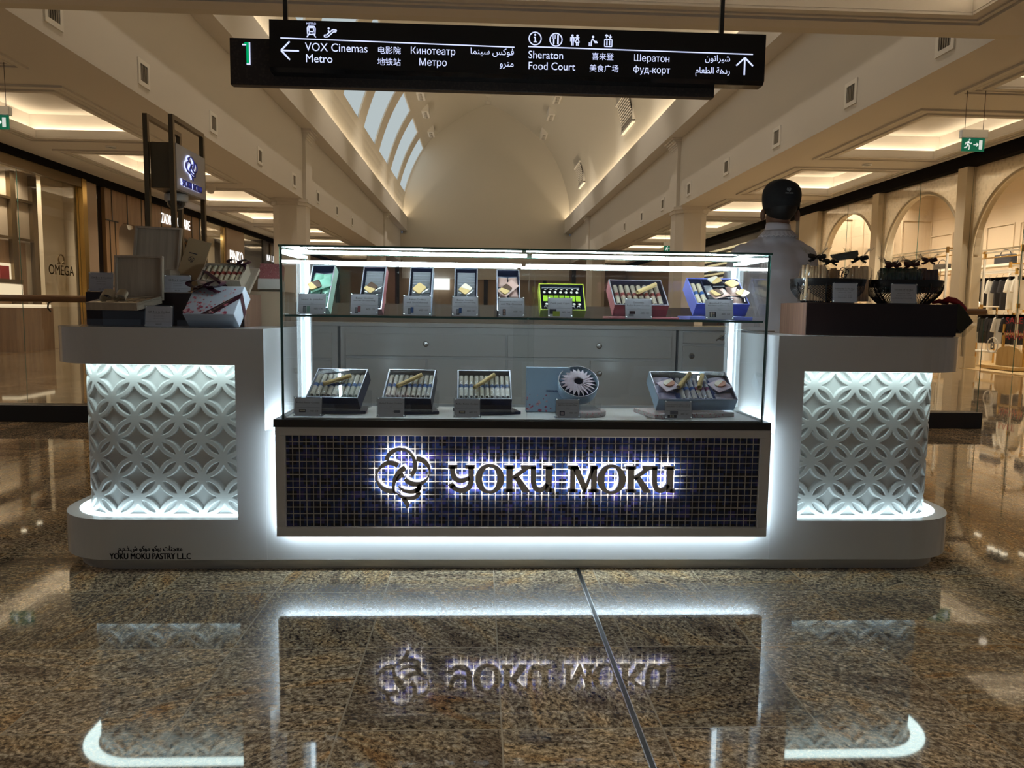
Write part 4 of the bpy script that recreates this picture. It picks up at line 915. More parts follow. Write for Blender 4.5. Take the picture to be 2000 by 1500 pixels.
for shp in LS:
    o = letter(MB(), shp, -0.117, 0.4055, KL, yl0, yl1).build('letter', 'letter_grey', t)
    letter(MB(), shp, -0.117, 0.4055, KL, yl1+0.0006, yl1+0.001, -4).build('letter_light', 'led_logo', o)
def brand(mb, x, z, w, ya, yb_, T=None):
    for shp in LS: letter(mb, shp, x-w/2, z, w/1400, ya, yb_, 0, T)
    return mb
# ------------------------------------------------------------------ kiosk: glass showcase
CX0, CX1, CZ0, CZ1, CY0, CY1 = -0.757, 1.124, 0.630, 1.292, 2.842, 3.245
XM = 0.187
t = thing('glass_showcase', 'lit glass showcase with one glass shelf between the counters', 'showcase', (XM, 3.05, 0.572))
MB().box(-0.788, 1.153, 2.832, 3.30, 0.600, CZ0).build('base_trim', 'trim_dark', t, bevel=0.002)
MB().box(-0.76, 1.128, 2.90, 3.28, 0.572, 0.600).build('plinth', 'white_solid', t)
b = MB()
for xa, xb in ((-0.80, -0.776), (1.140, 1.166)): b.box(xa, xb, 2.93, 3.30, 0.576, 0.586)
b.build('led_strip', 'led_gap', t)
MB().box(CX0+0.01, CX1-0.01, 2.853, 3.235, CZ0, CZ0+0.004).build('case_floor', 'white_panel', t)
b = MB()
for xa, xb in ((CX0+0.008, CX0+0.014), (CX1-0.014, CX1-0.008)): b.box(xa, xb, 2.85, 3.24, CZ0, CZ0+0.012)
b.box(CX0, CX1, 3.225, 3.245, CZ0, CZ0+0.016); b.build('track', 'alu', t)
g_ = 0.008
def gpane(nm, *a): return MB().sheet(*a, 0, 1).build(nm, ['glass', 'glass_edge'], t)
gpane('front_pane', CX0, XM-0.0015, CY0, CY0+g_, CZ0, CZ1-g_-0.001); gpane('front_pane', XM+0.0015, CX1, CY0, CY0+g_, CZ0, CZ1-g_-0.001)
gpane('side_pane', CX0, CX0+g_, CY0+g_+0.001, CY1, CZ0, CZ1-g_-0.001); gpane('side_pane', CX1-g_, CX1, CY0+g_+0.001, CY1, CZ0, CZ1-g_-0.001)
gpane('top_pane', CX0-0.004, XM-0.0015, CY0-0.004, CY1+0.004, CZ1-g_, CZ1); gpane('top_pane', XM+0.0015, CX1+0.004, CY0-0.004, CY1+0.004, CZ1-g_, CZ1)
SHZ = 1.030
gpane('shelf', CX0+0.012, XM-0.003, 2.862, 3.215, SHZ-0.008, SHZ); gpane('shelf', XM+0.003, CX1-0.012, 2.862, 3.215, SHZ-0.008, SHZ)
gpane('back_pane', CX0+0.02, XM+0.05, 3.228, 3.234, CZ0+0.016, CZ1-0.04); gpane('back_pane', XM-0.04, CX1-0.02, 3.237, 3.243, CZ0+0.016, CZ1-0.04)
for x in (CX0+0.02, XM-0.012, XM+0.012, CX1-0.03):
    for y in (2.88, 3.19): MB().box(x-0.009, x+0.009, y-0.009, y+0.009, SHZ-0.024, SHZ-0.009).build('shelf_clip', 'acrylic', t)
for xa, xb in ((CX0+g_+0.002, XM-0.01), (XM+0.01, CX1-g_-0.002)):
    MB().box(xa, xb, 2.853, 2.864, CZ1-0.032, CZ1-0.020, 0).build('led_bar', 'led_bar', t)
    MB().box(xa, xb, 3.208, 3.220, CZ1-0.046, CZ1-0.034, 0).build('led_bar', 'led_bar', t)
for x in (CX0+0.011, CX1-0.023):
    MB().box(x, x+0.012, 2.87, 3.2, CZ1-0.026, CZ1-0.018).build('led_bar', 'led_bar', t)
    MB().box(x-0.001, x+0.015, 3.205, 3.225, CZ0+0.016, CZ1-0.036).build('corner_post', 'led_post', t)
# ------------------------------------------------------------------ back counter with cabinets
YC = 4.9
def cabinet(x0, x1, label, layout):
    t = thing('cabinet', label, 'cabinet', ((x0+x1)/2, YC, 0), 'white back cabinets behind the showcase')
    MB().box(x0+0.004, x1-0.004, YC, YC+0.5, 0.0, 0.945).build('carcass', 'white_solid', t, bevel=0.002)
    for (kind, xa, xb, za, zb, lx, lz) in layout:
        d = MB().box(xa, xb, YC-0.018, YC-0.001, za, zb).build(kind, 'white_solid', t, bevel=0.002)
        T = Matrix.Translation((lx, YC-0.018, lz)) @ Matrix.Rotation(PI/2, 4, 'X')
        l = MB().lathe([(0.019, 0), (0.019, 0.004), (0.012, 0.005), (0.001, 0.006)], 20, T=T).build('lock', 'steel', d)
cabinet(-1.72, -0.93, 'white cabinet at the left end of the back counter', [('door', -1.70, -0.97, 0.04, 0.72, -1.02, 0.6), ('drawer', -1.70, -0.97, 0.735, 0.90, -1.35, 0.82)])
cabinet(-0.92, 1.32, 'long white cabinet in the middle of the back counter', [('drawer', -0.88, 0.17, 0.755, 0.90, -0.355, 0.835), ('drawer', 0.185, 1.28, 0.755, 0.90, 0.795, 0.835), ('door', -0.88, -0.355, 0.04, 0.735, -0.30-0.1, 0.65), ('door', -0.345, 0.17, 0.04, 0.735, -0.30, 0.65), ('door', 0.185, 0.73, 0.04, 0.735, 0.66, 0.65), ('door', 0.74, 1.28, 0.04, 0.735, 0.80, 0.65)])
cabinet(1.33, 1.92, 'white cabinet at the right end of the back counter', [('drawer', 1.36, 1.90, 0.86, 0.935, 1.62, 0.90), ('door', 1.36, 1.90, 0.04, 0.84, 1.42, 0.775)])
t = thing('worktop', 'long white worktop along the back counter', 'worktop', (0.1, YC+0.25, 0.945)); MB().box(-1.74, 1.94, YC-0.02, YC+0.52, 0.946, 0.972).build('slab', 'white_solid', t, bevel=0.003)
MB().box(-1.32, 1.55, YC+0.40, YC+0.44, 0.972, 1.10).build('splash_board', 'tan_panel', t)
t = thing('side_counter', 'white side counter linking the left counter to the back cabinets', 'counter', (-1.48, 4.1, 0))
MB().box(-1.728, -1.24, YF+0.552, YC-0.022, 0.05, ZT-0.03).build('counter_body', 'white_solid', t); MB().box(-1.73, -1.235, YF+0.552, YC-0.022, ZT-0.03, ZT).build('counter_top', 'white_solid', t); MB().box(-1.68, -1.28, YF+0.56, YC-0.03, 0, 0.05).build('kick_plate', 'kick_grey', t)
# ------------------------------------------------------------------ products in the showcase
def TR(x, y, z, tilt, yaw_=0.0): return Matrix.Translation((x, y, z)) @ Matrix.Rotation(rad(yaw_), 4, 'Z') @ Matrix.Rotation(-rad(tilt), 4, 'X')
def tray(w, l, d, wt=0.004, lip=0.0):
    """Open box: back at y=d, open face at y=0; material 0 outside, 1 inside, 2 rim."""
    b = MB(); h = w/2
    b.box(-h, h, d-wt, d, 0, l, 0); b.box(-h, h, 0.002, d-wt, 0, wt, 0); b.box(-h, h, 0.002, d-wt, l-wt, l, 0); b.box(-h, -h+wt, 0.002, d-wt, wt, l-wt, 0); b.box(h-wt, h, 0.002, d-wt, wt, l-wt, 0)
    e = 0.0005
    b.box(-h+wt, h-wt, d-wt-0.002, d-wt-e, wt, l-wt, 1); b.box(-h+wt+e, -h+wt+0.0015, 0.003, d-wt, wt, l-wt, 1); b.box(h-wt-0.0015, h-wt-e, 0.003, d-wt, wt, l-wt, 1); b.box(-h+wt, h-wt, 0.003, d-wt, wt+e, wt+0.0015, 1); b.box(-h+wt, h-wt, 0.003, d-wt, l-wt-0.0015, l-wt-e, 1)
    b.box(-h, h, 0, 0.002, 0, wt, 2); b.box(-h, h, 0, 0.002, l-wt, l, 2); b.box(-h, -h+wt, 0, 0.002, wt, l-wt, 2); b.box(h-wt, h, 0, 0.002, wt, l-wt, 2)
    return b
def stand(T0, w, h, d, name_label, zbase):
    """Clear acrylic display stand: base plate, sloping back, front lip."""
    t = thing('acrylic_stand', name_label, 'display stand', mat=Matrix.Translation((T0[0], T0[1], zbase)) @ Matrix.Rotation(rad(T0[2]), 4, 'Z'), group='clear acrylic stands', world=False)
    b = MB().sheet(-w/2, w/2, 0, d, 0, 0.003, 0, 1)
    T = Matrix.Translation((0, d, 0.003)) @ Matrix.Rotation(rad(0), 4, 'X')
    b.sheet(-w/2, w/2, d-0.003, d, 0.003, h, 0, 1)
    b.sheet(-w/2, w/2, 0, 0.003, 0.003, 0.03, 0, 1); b.build('stand_body', ['acrylic', 'acrylic'], t); return t
def gift_box(label, x, z0, y, w, l, d, tilt, yaw_, outer, inner='navy_box', rim='silver_rim', name='gift_box'):
    """Box leaning back; y is the front of its lower open edge, z0 the surface it stands on."""
    T = TR(x, y, z0+d*math.sin(rad(tilt))+0.002, tilt, yaw_)
    t = thing(name, label, 'gift box', mat=T, world=False)
    tray(w, l, d).build('box_body', [outer, inner, rim], t, bevel=0.0)
    return t, T
_roll = {}
def roll_proto(l, r, band, wrap=True):
    a = MB(); n = 10
    def fn(u, v):
        an = 2*PI*u; rr = r*(1.0+0.05*math.sin(9*v+3*an)); return (rr*math.cos(an), -r+rr*math.sin(an)*0.9, (v-0.5)*l)
    a.grid(fn, n, 8, 0, True, True)
    a.tube([(0, -r, -l/2), (0, -r, l/2)], r*0.55, 8, 1)
    m = []
    bnd = MB().tube([(0, -r, -l*0.02-0.009), (0, -r, -l*0.02+0.009)], r*1.07, n, 0, caps=False)
    wr = MB()
    def fw_(u, v):
        an = 2*PI*u; k = max(0.0, abs(v-0.5)*2-0.72)/0.28; wx = r*1.22*(1+0.25*k); wy = r*1.15*(1-0.93*k)
        return (wx*math.cos(an), -r+wy*math.sin(an)+0.0012*math.sin(23*v+7*u), (v-0.5)*l*1.26)
    wr.grid(fw_, 14, 14, 0, True, True)
    return a, bnd, wr
def cookie_roll(T, lx, lz, y, l, r, rot, label, group, band='band_blue', wrap=True, body='cookie_pale'):
    key = (round(l, 4), round(r, 4), band, wrap, body)
    Tm = T @ Matrix.Translation((lx, y, lz)) @ Matrix.Rotation(rad(rot), 4, 'Y')
    if key in _roll: return dup(_roll[key], mat=Tm, label=label)
    t = thing('rolled_cookie', label, 'cookie', mat=Tm, group=group, world=False)
    a, bn, wr = roll_proto(l, r, band)
    a.build('roll', [body, 'choc'], t)
    if band: bn.build('band', band, t)
    if wrap: wr.build('wrapper', 'cello', t)
    _roll[key] = t; return t
def bare_roll(T, lx, lz, y, l, r, rot, label):
    Tm = T @ Matrix.Translation((lx, y, lz)) @ Matrix.Rotation(rad(rot), 4, 'Y')
    t = thing('rolled_cookie', label, 'cookie', mat=Tm, group='unwrapped rolled cookies', world=False)
    b = MB(); n = 22; vs = []
    for j in range(13):
        z = (j/12-0.5)*l
        for q in range(n+1):
            an = 2*PI*1.25*q/n+0.5*j/12; rr = r*(1.0-0.28*q/n); vs.append((rr*math.cos(an), -r+rr*math.sin(an), z))
    b.add(vs, [(j*(n+1)+q, j*(n+1)+q+1, (j+1)*(n+1)+q+1, (j+1)*(n+1)+q) for j in range(12) for q in range(n)], 0, True)
    o = b.build('wafer', 'cookie', t); s_ = o.modifiers.new('solid', 'SOLIDIFY'); s_.thickness = 0.0016
    return t
def pouch_cookie(T, lx, lz, y, w, h, rot, label, pouch, cookie='cookie', dip='choc', shape='rect', cz=0.0, group='wrapped cookies laid on the boxes'):
    """Flat wrapped biscuit: crimped pouch holding a half-dipped cookie."""
    Tm = T @ Matrix.Translation((lx, y, lz)) @ Matrix.Rotation(rad(rot), 4, 'Y') @ Matrix.Rotation(rad(-6), 4, 'X')
    t = thing('wrapped_cookie', label, 'cookie', mat=Tm, group=group, world=False)
    def fn(u, v):
        x, z = (u-0.5)*w, (v-0.5)*h
        k = max(0.0, 1-(2*abs(u-0.5))**3)*max(0.0, 1-(2*abs(v-0.5))**4); return (x, -0.006*k+0.0006*math.sin(40*u+31*v), z)
    MB().grid(fn, 12, 12).build('pouch_back', pouch, t)
    cw, ch = w*0.80, h*0.56; th = 0.0055
    if shape == 'rect':
        out = rrect(-cw/2, cw/2, -ch/2+cz, ch/2+cz, (0.008,)*4, 5); lo = [p for p in out]
    else: out = [(cw*0.42*math.cos(2*PI*q/28), cz+ch*0.5*math.sin(2*PI*q/28)) for q in range(28)]
    def clip(poly, keep):
        res = []; f = lambda p: (p[1]-cz)-0.35*p[0]
        for k in range(len(poly)):
            a, c = poly[k], poly[(k+1) % len(poly)]; fa, fc = f(a)*keep, f(c)*keep
            if fa >= 0: res.append(a)
            if fa*fc < 0: q = fa/(fa-fc); res.append((a[0]+(c[0]-a[0])*q, a[1]+(c[1]-a[1])*q))
        return res
    if dip:
        ck = MB().prism(clip(out, -1), -0.0065-th, -0.0062, 'y').build('biscuit', cookie, t, bevel=0.0015)
        MB().prism(clip(out, 1), -0.0068-th, -0.0062, 'y').build('coating', dip, t, bevel=0.0015)
    else: MB().prism(out, -0.0065-th, -0.0062, 'y').build('biscuit', cookie, t, bevel=0.0015)
    return t
def small_pouch(T, lx, lz, y, w, h, rot, label, mat_, group):
    Tm = T @ Matrix.Translation((lx, y, lz)) @ Matrix.Rotation(rad(rot), 4, 'Y')
    t = thing('cookie_pouch', label, 'cookie', mat=Tm, group=group, world=False)
    def fn(u, v):
        k = max(0.0, 1-(2*abs(u-0.5))**4)*max(0.0, 1-(2*abs(v-0.5))**6); return ((u-0.5)*w, -0.009*k, (v-0.5)*h)
    MB().grid(fn, 10, 10).build('pouch', mat_, t); MB().box(-w/2, w/2, -0.0005, 0.0008, h/2-0.004, h/2+0.002).build('seal', 'foil_grey', t)
# price cards
def price_card(x, z0, y, w, h, label, lines, price, pic, paper='card_grey', tilt=12, yaw_=0.0, faded=False, body=None):
    T = TR(x, y, z0+0.001, tilt, yaw_); t = thing('price_card', label, 'price card', mat=T, world=False)
    hd = MB(); hd.sheet(-w/2, w/2, -0.0032, -0.0012, 0, h, 0, 0); hd.sheet(-w/2, w/2, 0.0012, 0.0032, 0, h, 0, 0)
    hd.build('holder', 'acrylic', t)
    f_ = MB(); R2 = Matrix.Rotation(rad(tilt), 4, 'X'); f_.box(-w/2, w/2, 0.003, 0.05, 0.0, 0.002, 0, T=R2); f_.build('holder_foot', 'acrylic', t)
    MB().box(-w/2+0.004, w/2-0.004, -0.0006, 0.0006, 0.002, h-0.004).build('paper', paper, t)
    b = MB(); yy = -0.0008; ink = 1 if faded else 0
    z = h*0.74 if len(lines) > 1 else h*0.66
    for k, s_ in enumerate(lines):
        sz = min(h*0.125, (w*0.92)/(max(4, len(s_))*0.50)); b.text(s_, sz, 0, z-k*sz*1.15, yy, ink, res=1)
    if not body:
        b.text('%d pcs' % (len(lines)*6+2), h*0.055, 0, h*0.50, yy, 1, res=1)
        b.box(-w*0.42, w*0.42, yy, yy+0.0002, h*0.455, h*0.462, 1)
        b.text(price, h*0.11, w*0.22, h*0.24, yy, ink, res=1)
    else:
        for k, s_ in enumerate(body): b.text(s_, h*0.062, 0, h*(0.60-0.115*k), yy, 1, res=1)
        b.box(-w*0.44, w*0.44, yy, yy+0.0002, h*0.235, h*0.24, 1); b.text(price, h*0.075, w*0.0, h*0.11, yy, 0, res=1)
    b.build('lettering', ['ink', 'ink_soft'], t)
    if pic:
        p = MB(); ms = []
        for (px_, pz, pw_, ph_, mm) in pic:
            if mm not in ms: ms.append(mm)
            p.box(px_*w-pw_*w/2, px_*w+pw_*w/2, yy-0.0001*len(ms), yy+0.0001, pz*h-ph_*h/2, pz*h+ph_*h/2, ms.index(mm))
        p.build('picture', ms, t)
    for sx_ in (-1, 1):
        for zz in (0.006, h-0.006):
            MB().lathe([(0.0001, 0), (0.0035, 0), (0.0035, 0.003), (0.0001, 0.0035)], 10, T=Matrix.Translation((sx_*(w/2-0.007), -0.0032, zz)) @ Matrix.Rotation(PI/2, 4, 'X')).build('magnet_dot', 'alu', t)
    return t
ZS1 = SHZ
pic2 = lambda c: [(-0.26, 0.22, 0.10, 0.26, 'ink'), (-0.26, 0.22, 0.075, 0.21, 'foil_grey'), (-0.17, 0.28, 0.10, 0.26, c)]
YCARD = 2.872
price_card(-0.645, ZS1, YCARD, 0.112, 0.085, 'price card reading Saveur de pistaches before the mint box', ['Saveur de pistaches'], 'AED 140', [(-0.25, 0.24, 0.10, 0.30, 'ink'), (-0.25, 0.24, 0.075, 0.24, 'foil_grey'), (-0.12, 0.24, 0.11, 0.30, 'box_mint')])
price_card(-0.446, ZS1, YCARD, 0.112, 0.086, 'price card reading Butter Cookies with Milk Chocolate Filling', ['Butter Cookies', 'with Milk Chocolate Filling'], 'AED 120', pic2('box_rose'))
price_card(-0.243, ZS1, YCARD, 0.114, 0.083, 'price card reading Butter Cookies with Sliced Almond', ['Butter Cookies', 'with Sliced Almond'], 'AED 105', pic2('band_blue'))
price_card(-0.058, ZS1, YCARD, 0.108, 0.083, 'price card reading Butter Cookies with white Chocolate Filling', ['Butter Cookies', 'with white Chocolate Filling'], 'AED 120', pic2('band_blue'))
price_card(0.122, ZS1, YCARD, 0.108, 0.081, 'price card reading Macadamia Nuts Brown Butter Cookies', ['Macadamia Nuts Brown Butter Cookies', 'with Milk Chocolate'], 'AED 140', [(-0.26, 0.24, 0.11, 0.30, 'ink'), (-0.26, 0.31, 0.08, 0.11, 'foil_pink'), (-0.26, 0.17, 0.08, 0.11, 'foil_pink')])
price_card(0.312, ZS1, YCARD, 0.102, 0.083, 'price card reading Panda petit Cigare before the lime box', ['Panda petit Cigare'], 'AED 104', [(-0.28, 0.30, 0.26, 0.24, 'ink'), (-0.15, 0.20, 0.26, 0.24, 'box_lime')])
price_card(0.620, ZS1, YCARD, 0.112, 0.084, 'price card reading Chocolate Rolled Butter Cookies before the maroon box', ['Chocolate', 'Rolled Butter Cookies'], 'AED 120', [(-0.22, 0.30, 0.20, 0.15, 'maroon'), (-0.26, 0.18, 0.18, 0.10, 'foil_grey')])
price_card(0.941, ZS1, YCARD, 0.118, 0.086, 'price card reading Assorted Cookies before the lilac tin', ['Assorted Cookies', 'Rolled Butter and Filled Cookies'], 'AED 160', [(-0.22, 0.25, 0.22, 0.24, 'ink'), (-0.27, 0.25, 0.06, 0.20, 'cookie_pale'), (-0.19, 0.30, 0.06, 0.09, 'foil_pink'), (-0.19, 0.19, 0.06, 0.09, 'foil_grey')])
ZB1 = CZ0+0.005
price_card(-0.666, ZB1, YCARD, 0.114, 0.078, 'price card reading Rolled Butter Cookies at the left end of the lower shelf', ['Rolled Butter Cookies'], 'AED 108', [(-0.18, 0.28, 0.22, 0.14, 'ink'), (-0.18, 0.29, 0.18, 0.07, 'cookie_pale')])
price_card(-0.345, ZB1, YCARD, 0.112, 0.078, 'faded price card before the second open navy tin', ['Rolled Butter Cookies'], 'AED 156', [(0.22, 0.28, 0.20, 0.14, 'ink_soft')], faded=True)
price_card(-0.047, ZB1, YCARD, 0.108, 0.078, 'price card reading Rolled Butter Cookies beside the showcase divider', ['Rolled Butter Cookies'], 'AED 212', [(-0.18, 0.28, 0.22, 0.14, 'ink'), (-0.18, 0.29, 0.18, 0.07, 'cookie_pale')])
price_card(0.350, ZB1, YCARD, 0.100, 0.080, 'price card reading Cherry Blossom Flavored Butter Cookies before the round tin', ['Cherry Blossom Flavored Butter Cookies', 'with Tea Chocolate Filling'], 'AED 144', [(-0.22, 0.25, 0.20, 0.22, 'navy_box'), (-0.22, 0.25, 0.12, 0.13, 'pink_pouch')])
price_card(0.792, ZB1, YCARD, 0.114, 0.076, 'price card reading Cherry Blossom Flavored Butter Cookies before the wide blue tin', ['Cherry Blossom Flavored Butter Cookies &', 'Rolled Butter Cookies Assortment'], 'AED 200', [(-0.15, 0.34, 0.28, 0.18, 'ink_soft'), (-0.22, 0.15, 0.32, 0.16, 'ink'), (-0.27, 0.15, 0.05, 0.11, 'cookie_pale'), (-0.19, 0.15, 0.05, 0.11, 'cookie_pale')])
# upper shelf boxes
t, T = gift_box('mint green open box of pistachio cookies at the left end of the glass shelf', -0.648, ZS1, 2.96, 0.094, 0.205, 0.05, 32, -6, 'box_mint')
for k, (lx, lz) in enumerate(((-0.022, 0.150), (0.022, 0.150), (-0.022, 0.095), (0.022, 0.095), (-0.022, 0.04), (0.022, 0.04))):
    small_pouch(T, lx, lz, 0.022, 0.042, 0.053, (8, -8)[k % 2], 'mint foil cookie pouch in the mint box, %s row, %s one' % (('top', 'middle', 'bottom')[k//2], ('left', 'right')[k % 2]), 'foil_mint', 'mint pouches in the pistachio box')
pouch_cookie(T, 0.0, 0.105, -0.004, 0.046, 0.088, 62, 'half chocolate-dipped cookie in mint pouch lying on the mint box', 'foil_mint', cz=-0.02)
def stacked_box(label, x, outer, film, cookie_lbl, pouch, dip, nm, yaw_, w=0.094):
    t, T = gift_box(label, x, ZS1, 2.96, w, 0.205, 0.045, 32, yaw_, outer)
    pr = None
    for q in range(13):
        Tm = T @ Matrix.Translation((0, 0.012, 0.018+q*0.0138)) @ Matrix.Rotation(rad(-28), 4, 'X')
        lb = 'thin wrapped cookie packed in the %s, %s from the bottom' % (nm, ORD[q])
        if pr is None:
            pr = thing('packed_cookie', lb, 'cookie', mat=Tm, group='packets in the '+nm, world=False)
            MB().box(-w*0.38, w*0.38, -0.002, 0.024, 0, 0.0035).build('packet', film, pr)
            MB().box(-w*0.38, w*0.38, -0.0035, -0.002, 0.001, 0.0024).build('seal', 'silver_rim', pr)
        else: dup(pr, mat=Tm, label=lb)
    pouch_cookie(T, 0.006, 0.10, -0.006, 0.05, 0.082, 38, cookie_lbl, pouch, dip=dip, cz=-0.014)
stacked_box('rose and navy open box of milk chocolate cookies, second on the glass shelf', -0.437, 'box_rose', 'foil_grey', 'half chocolate-coated cookie lying on the second shelf box', 'cello', 'choc', 'milk chocolate box', -4)
stacked_box('blue open box of sliced almond cookies, third on the glass shelf', -0.243, 'box_sky', 'foil_grey', 'plain almond cookie lying on the third shelf box', 'cello', None, 'sliced almond box', -2)
stacked_box('blue open box of white chocolate cookies, fourth on the glass shelf', -0.058, 'box_sky', 'foil_grey', 'half white-coated cookie lying on the fourth shelf box', 'cello', 'cream_choc', 'white chocolate box', 0)
t, T = gift_box('dark open box of macadamia cookies beside the showcase divider', 0.115, ZS1, 2.96, 0.094, 0.20, 0.045, 32, 1, 'navy_box')
for k, (lx, lz) in enumerate(((-0.022, 0.150), (0.022, 0.150), (-0.022, 0.095), (0.022, 0.095), (-0.022, 0.04), (0.022, 0.04))):
    small_pouch(T, lx, lz, 0.022, 0.038, 0.050, (4, -5)[k % 2], 'pinkish foil pouch in the macadamia box, %s row, %s one' % (('top', 'middle', 'bottom')[k//2], ('left', 'right')[k % 2]), 'foil_pink', 'pink pouches in the macadamia box')
pouch_cookie(T, 0.0, 0.105, -0.004, 0.044, 0.085, 42, 'half chocolate-dipped cookie in pink pouch lying on the macadamia box', 'foil_pink', cz=-0.018)
for k, x in enumerate((-0.648, -0.437, -0.243, -0.058, 0.115)): stand((x, 2.955, 0), 0.115, 0.075, 0.15, 'clear stand under the %s box on the glass shelf' % ORD[k], ZS1)
# lime box
t, T = gift_box('lime green open box of small wrapped rolls right of the divider', 0.335, ZS1, 2.97, 0.185, 0.135, 0.05, 36, 2, 'box_lime', 'navy_box', 'box_lime')
for q in range(7):
    small_pouch(T, -0.068+0.0225*q, 0.068, 0.02, 0.021, 0.118, 0, 'black and green wrapped roll in the lime box, %s from the left' % ORD[q], 'black_gloss', 'small rolls in the lime box')
    tt = [o for o in COL.objects if o.name.startswith('cookie_pouch')][-1]
lime_rolls = [o for o in COL.objects if o.get('group') == 'small rolls in the lime box']
gb, wb = None, None
for o in lime_rolls:
    b = MB().box(-0.0095, 0.0095, -0.0105, -0.009, -0.016, 0.012); b.build('green_band', 'lime', o)
    b = MB(); b.ball((-0.003, -0.009, 0.03), 0.006, 0, 8, (1, 0.3, 1)); b.ball((0.004, -0.009, -0.03), 0.007, 0, 8, (1, 0.3, 0.8)); b.ball((0.002, -0.009, 0.045), 0.004, 0, 8, (1.3, 0.3, 0.6)); b.build('white_print', 'store_white', o)
stand((0.335, 2.955, 2), 0.215, 0.08, 0.15, 'wide clear stand under the lime box', ZS1)
# maroon box of chocolate rolls
t, T = gift_box('maroon open box of chocolate rolled cookies on the glass shelf', 0.655, ZS1+0.008, 2.975, 0.225, 0.165, 0.062, 50, 3, 'box_rose', 'navy_box', 'silver_rim')
for q in range(8): cookie_roll(T, -0.088+0.0252*q, 0.082, 0.028, 0.118, 0.0098, 0, 'wrapped roll with red band in the maroon box, %s from the left' % ORD[q], 'rolled cookies in the maroon box', 'band_red')
MB().box(-0.108, 0.108, 0.0005, 0.0012, 0.005, 0.16).build('clear_film', 'lid_film', t)
bare_roll(T, 0.035, 0.095, -0.001, 0.105, 0.010, 58, 'plain rolled cookie lying across the maroon box')
t = thing('box_lid', 'flat maroon lid lying under the maroon box', 'box lid', (0.66, 3.0, ZS1)); MB().box(0.52, 0.80, 2.945, 3.12, ZS1, ZS1+0.009).build('lid_panel', 'box_rose', t, bevel=0.002)
stand((0.655, 2.965, 3), 0.24, 0.09, 0.16, 'wide clear stand under the maroon box', ZS1+0.009)
# lilac tin
t, T = gift_box('lilac open tin of assorted cookies at the right end of the glass shelf', 0.985, ZS1+0.014, 2.965, 0.225, 0.170, 0.065, 50, 4, 'box_lilac', 'navy_box', 'box_lilac')
MB().box(-0.052, -0.048, 0.006, 0.05, 0.006, 0.164).build('divider', 'navy_box', t)
for q in range(2): cookie_roll(T, -0.090+0.026*q, 0.082, 0.028, 0.125, 0.0105, 0, 'wrapped roll with blue band in the lilac tin, %s one' % ('left', 'right')[q], 'rolled cookies in the lilac tin')
for k, (lx, lz) in enumerate(((-0.022, 0.125), (0.035, 0.125), (0.085, 0.12), (-0.02, 0.055), (0.035, 0.05), (0.085, 0.05))): small_pouch(T, lx, lz, 0.03, 0.05, 0.06, 3*k-7, 'pale wrapped biscuit lying deep in the lilac tin, %s row, %s one' % (('top', 'bottom')[k//3], ('left', 'middle', 'right')[k % 3]), ('foil_grey', 'cello', 'foil_pink')[k % 3], 'biscuits in the lilac tin')
pouch_cookie(T, 0.0, 0.142, -0.002, 0.064, 0.075, -28, 'half white-coated cookie on top of the lilac tin, upper left', 'cello', dip='cream_choc')
pouch_cookie(T, 0.068, 0.118, -0.004, 0.066, 0.078, -32, 'plain square cookie on top of the lilac tin, upper right', 'cello', dip=None)
pouch_cookie(T, -0.002, 0.062, -0.004, 0.05, 0.088, 64, 'half chocolate-dipped cookie in pink pouch on the lilac tin', 'foil_pink', cz=-0.018)
pouch_cookie(T, 0.095, 0.055, -0.004, 0.062, 0.075, -38, 'yellow wrapped cookie hanging over the right edge of the lilac tin', 'cello', cookie='cream_choc', dip='cookie')
t = thing('box_lid', 'flat lilac lid lying under the lilac tin', 'box lid', (0.98, 3.0, ZS1)); MB().box(0.84, 1.095, 2.93, 3.12, ZS1, ZS1+0.015).build('lid_panel', 'box_lilac', t, bevel=0.002)
stand((0.985, 2.96, 4), 0.25, 0.10, 0.16, 'wide clear stand under the lilac tin', ZS1+0.015)
# lower shelf: three navy boxes of rolled cookies
def navy_tin(label, nm, x, w, yaw_, n, rl):
    t = thing('box_lid', 'dark lid lying under the %s' % nm, 'box lid', mat=Matrix.Translation((x+0.01, 3.03, ZB1)) @ Matrix.Rotation(rad(yaw_+14), 4, 'Z'), world=False); MB().box(-w*0.56, w*0.56, -0.075, 0.09, 0, 0.012).build('lid_panel', 'navy_box', t, bevel=0.002)
    stand((x, 2.945, yaw_), w+0.02, 0.07, 0.17, 'low clear stand under the %s' % nm, ZB1+0.0125)
    t, T = gift_box(label, x, ZB1+0.014, 2.965, w, 0.175, 0.062, 53, yaw_, 'navy_box', 'foil_grey', 'silver_rim')
    sp_ = (w-0.03)/(n-1) if n > 1 else 0
    for q in range(n): cookie_roll(T, -w/2+0.015+sp_*q, 0.086, 0.024, 0.122, min(0.0105, sp_*0.44), 0, 'wrapped roll with blue band in the %s, %s from the left' % (nm, ORD[q]), 'rolled cookies in the '+nm)
    MB().box(-w/2+0.005, w/2-0.005, 0.0004, 0.001, 0.005, 0.17).build('clear_film', 'lid_film', t)
    bare_roll(T, 0.0, 0.095, -0.001, 0.118, 0.0095, rl, 'plain rolled cookie lying across the %s' % nm)
navy_tin('navy open box of rolled butter cookies at the left end of the lower shelf', 'leftmost navy box', -0.592, 0.215, -9, 9, 62)
navy_tin('navy open box of rolled butter cookies, second on the lower shelf', 'second navy box', -0.293, 0.198, -5, 9, 52)
navy_tin('navy open box of rolled butter cookies beside the showcase divider', 'third navy box', 0.022, 0.222, 1, 10, 46)
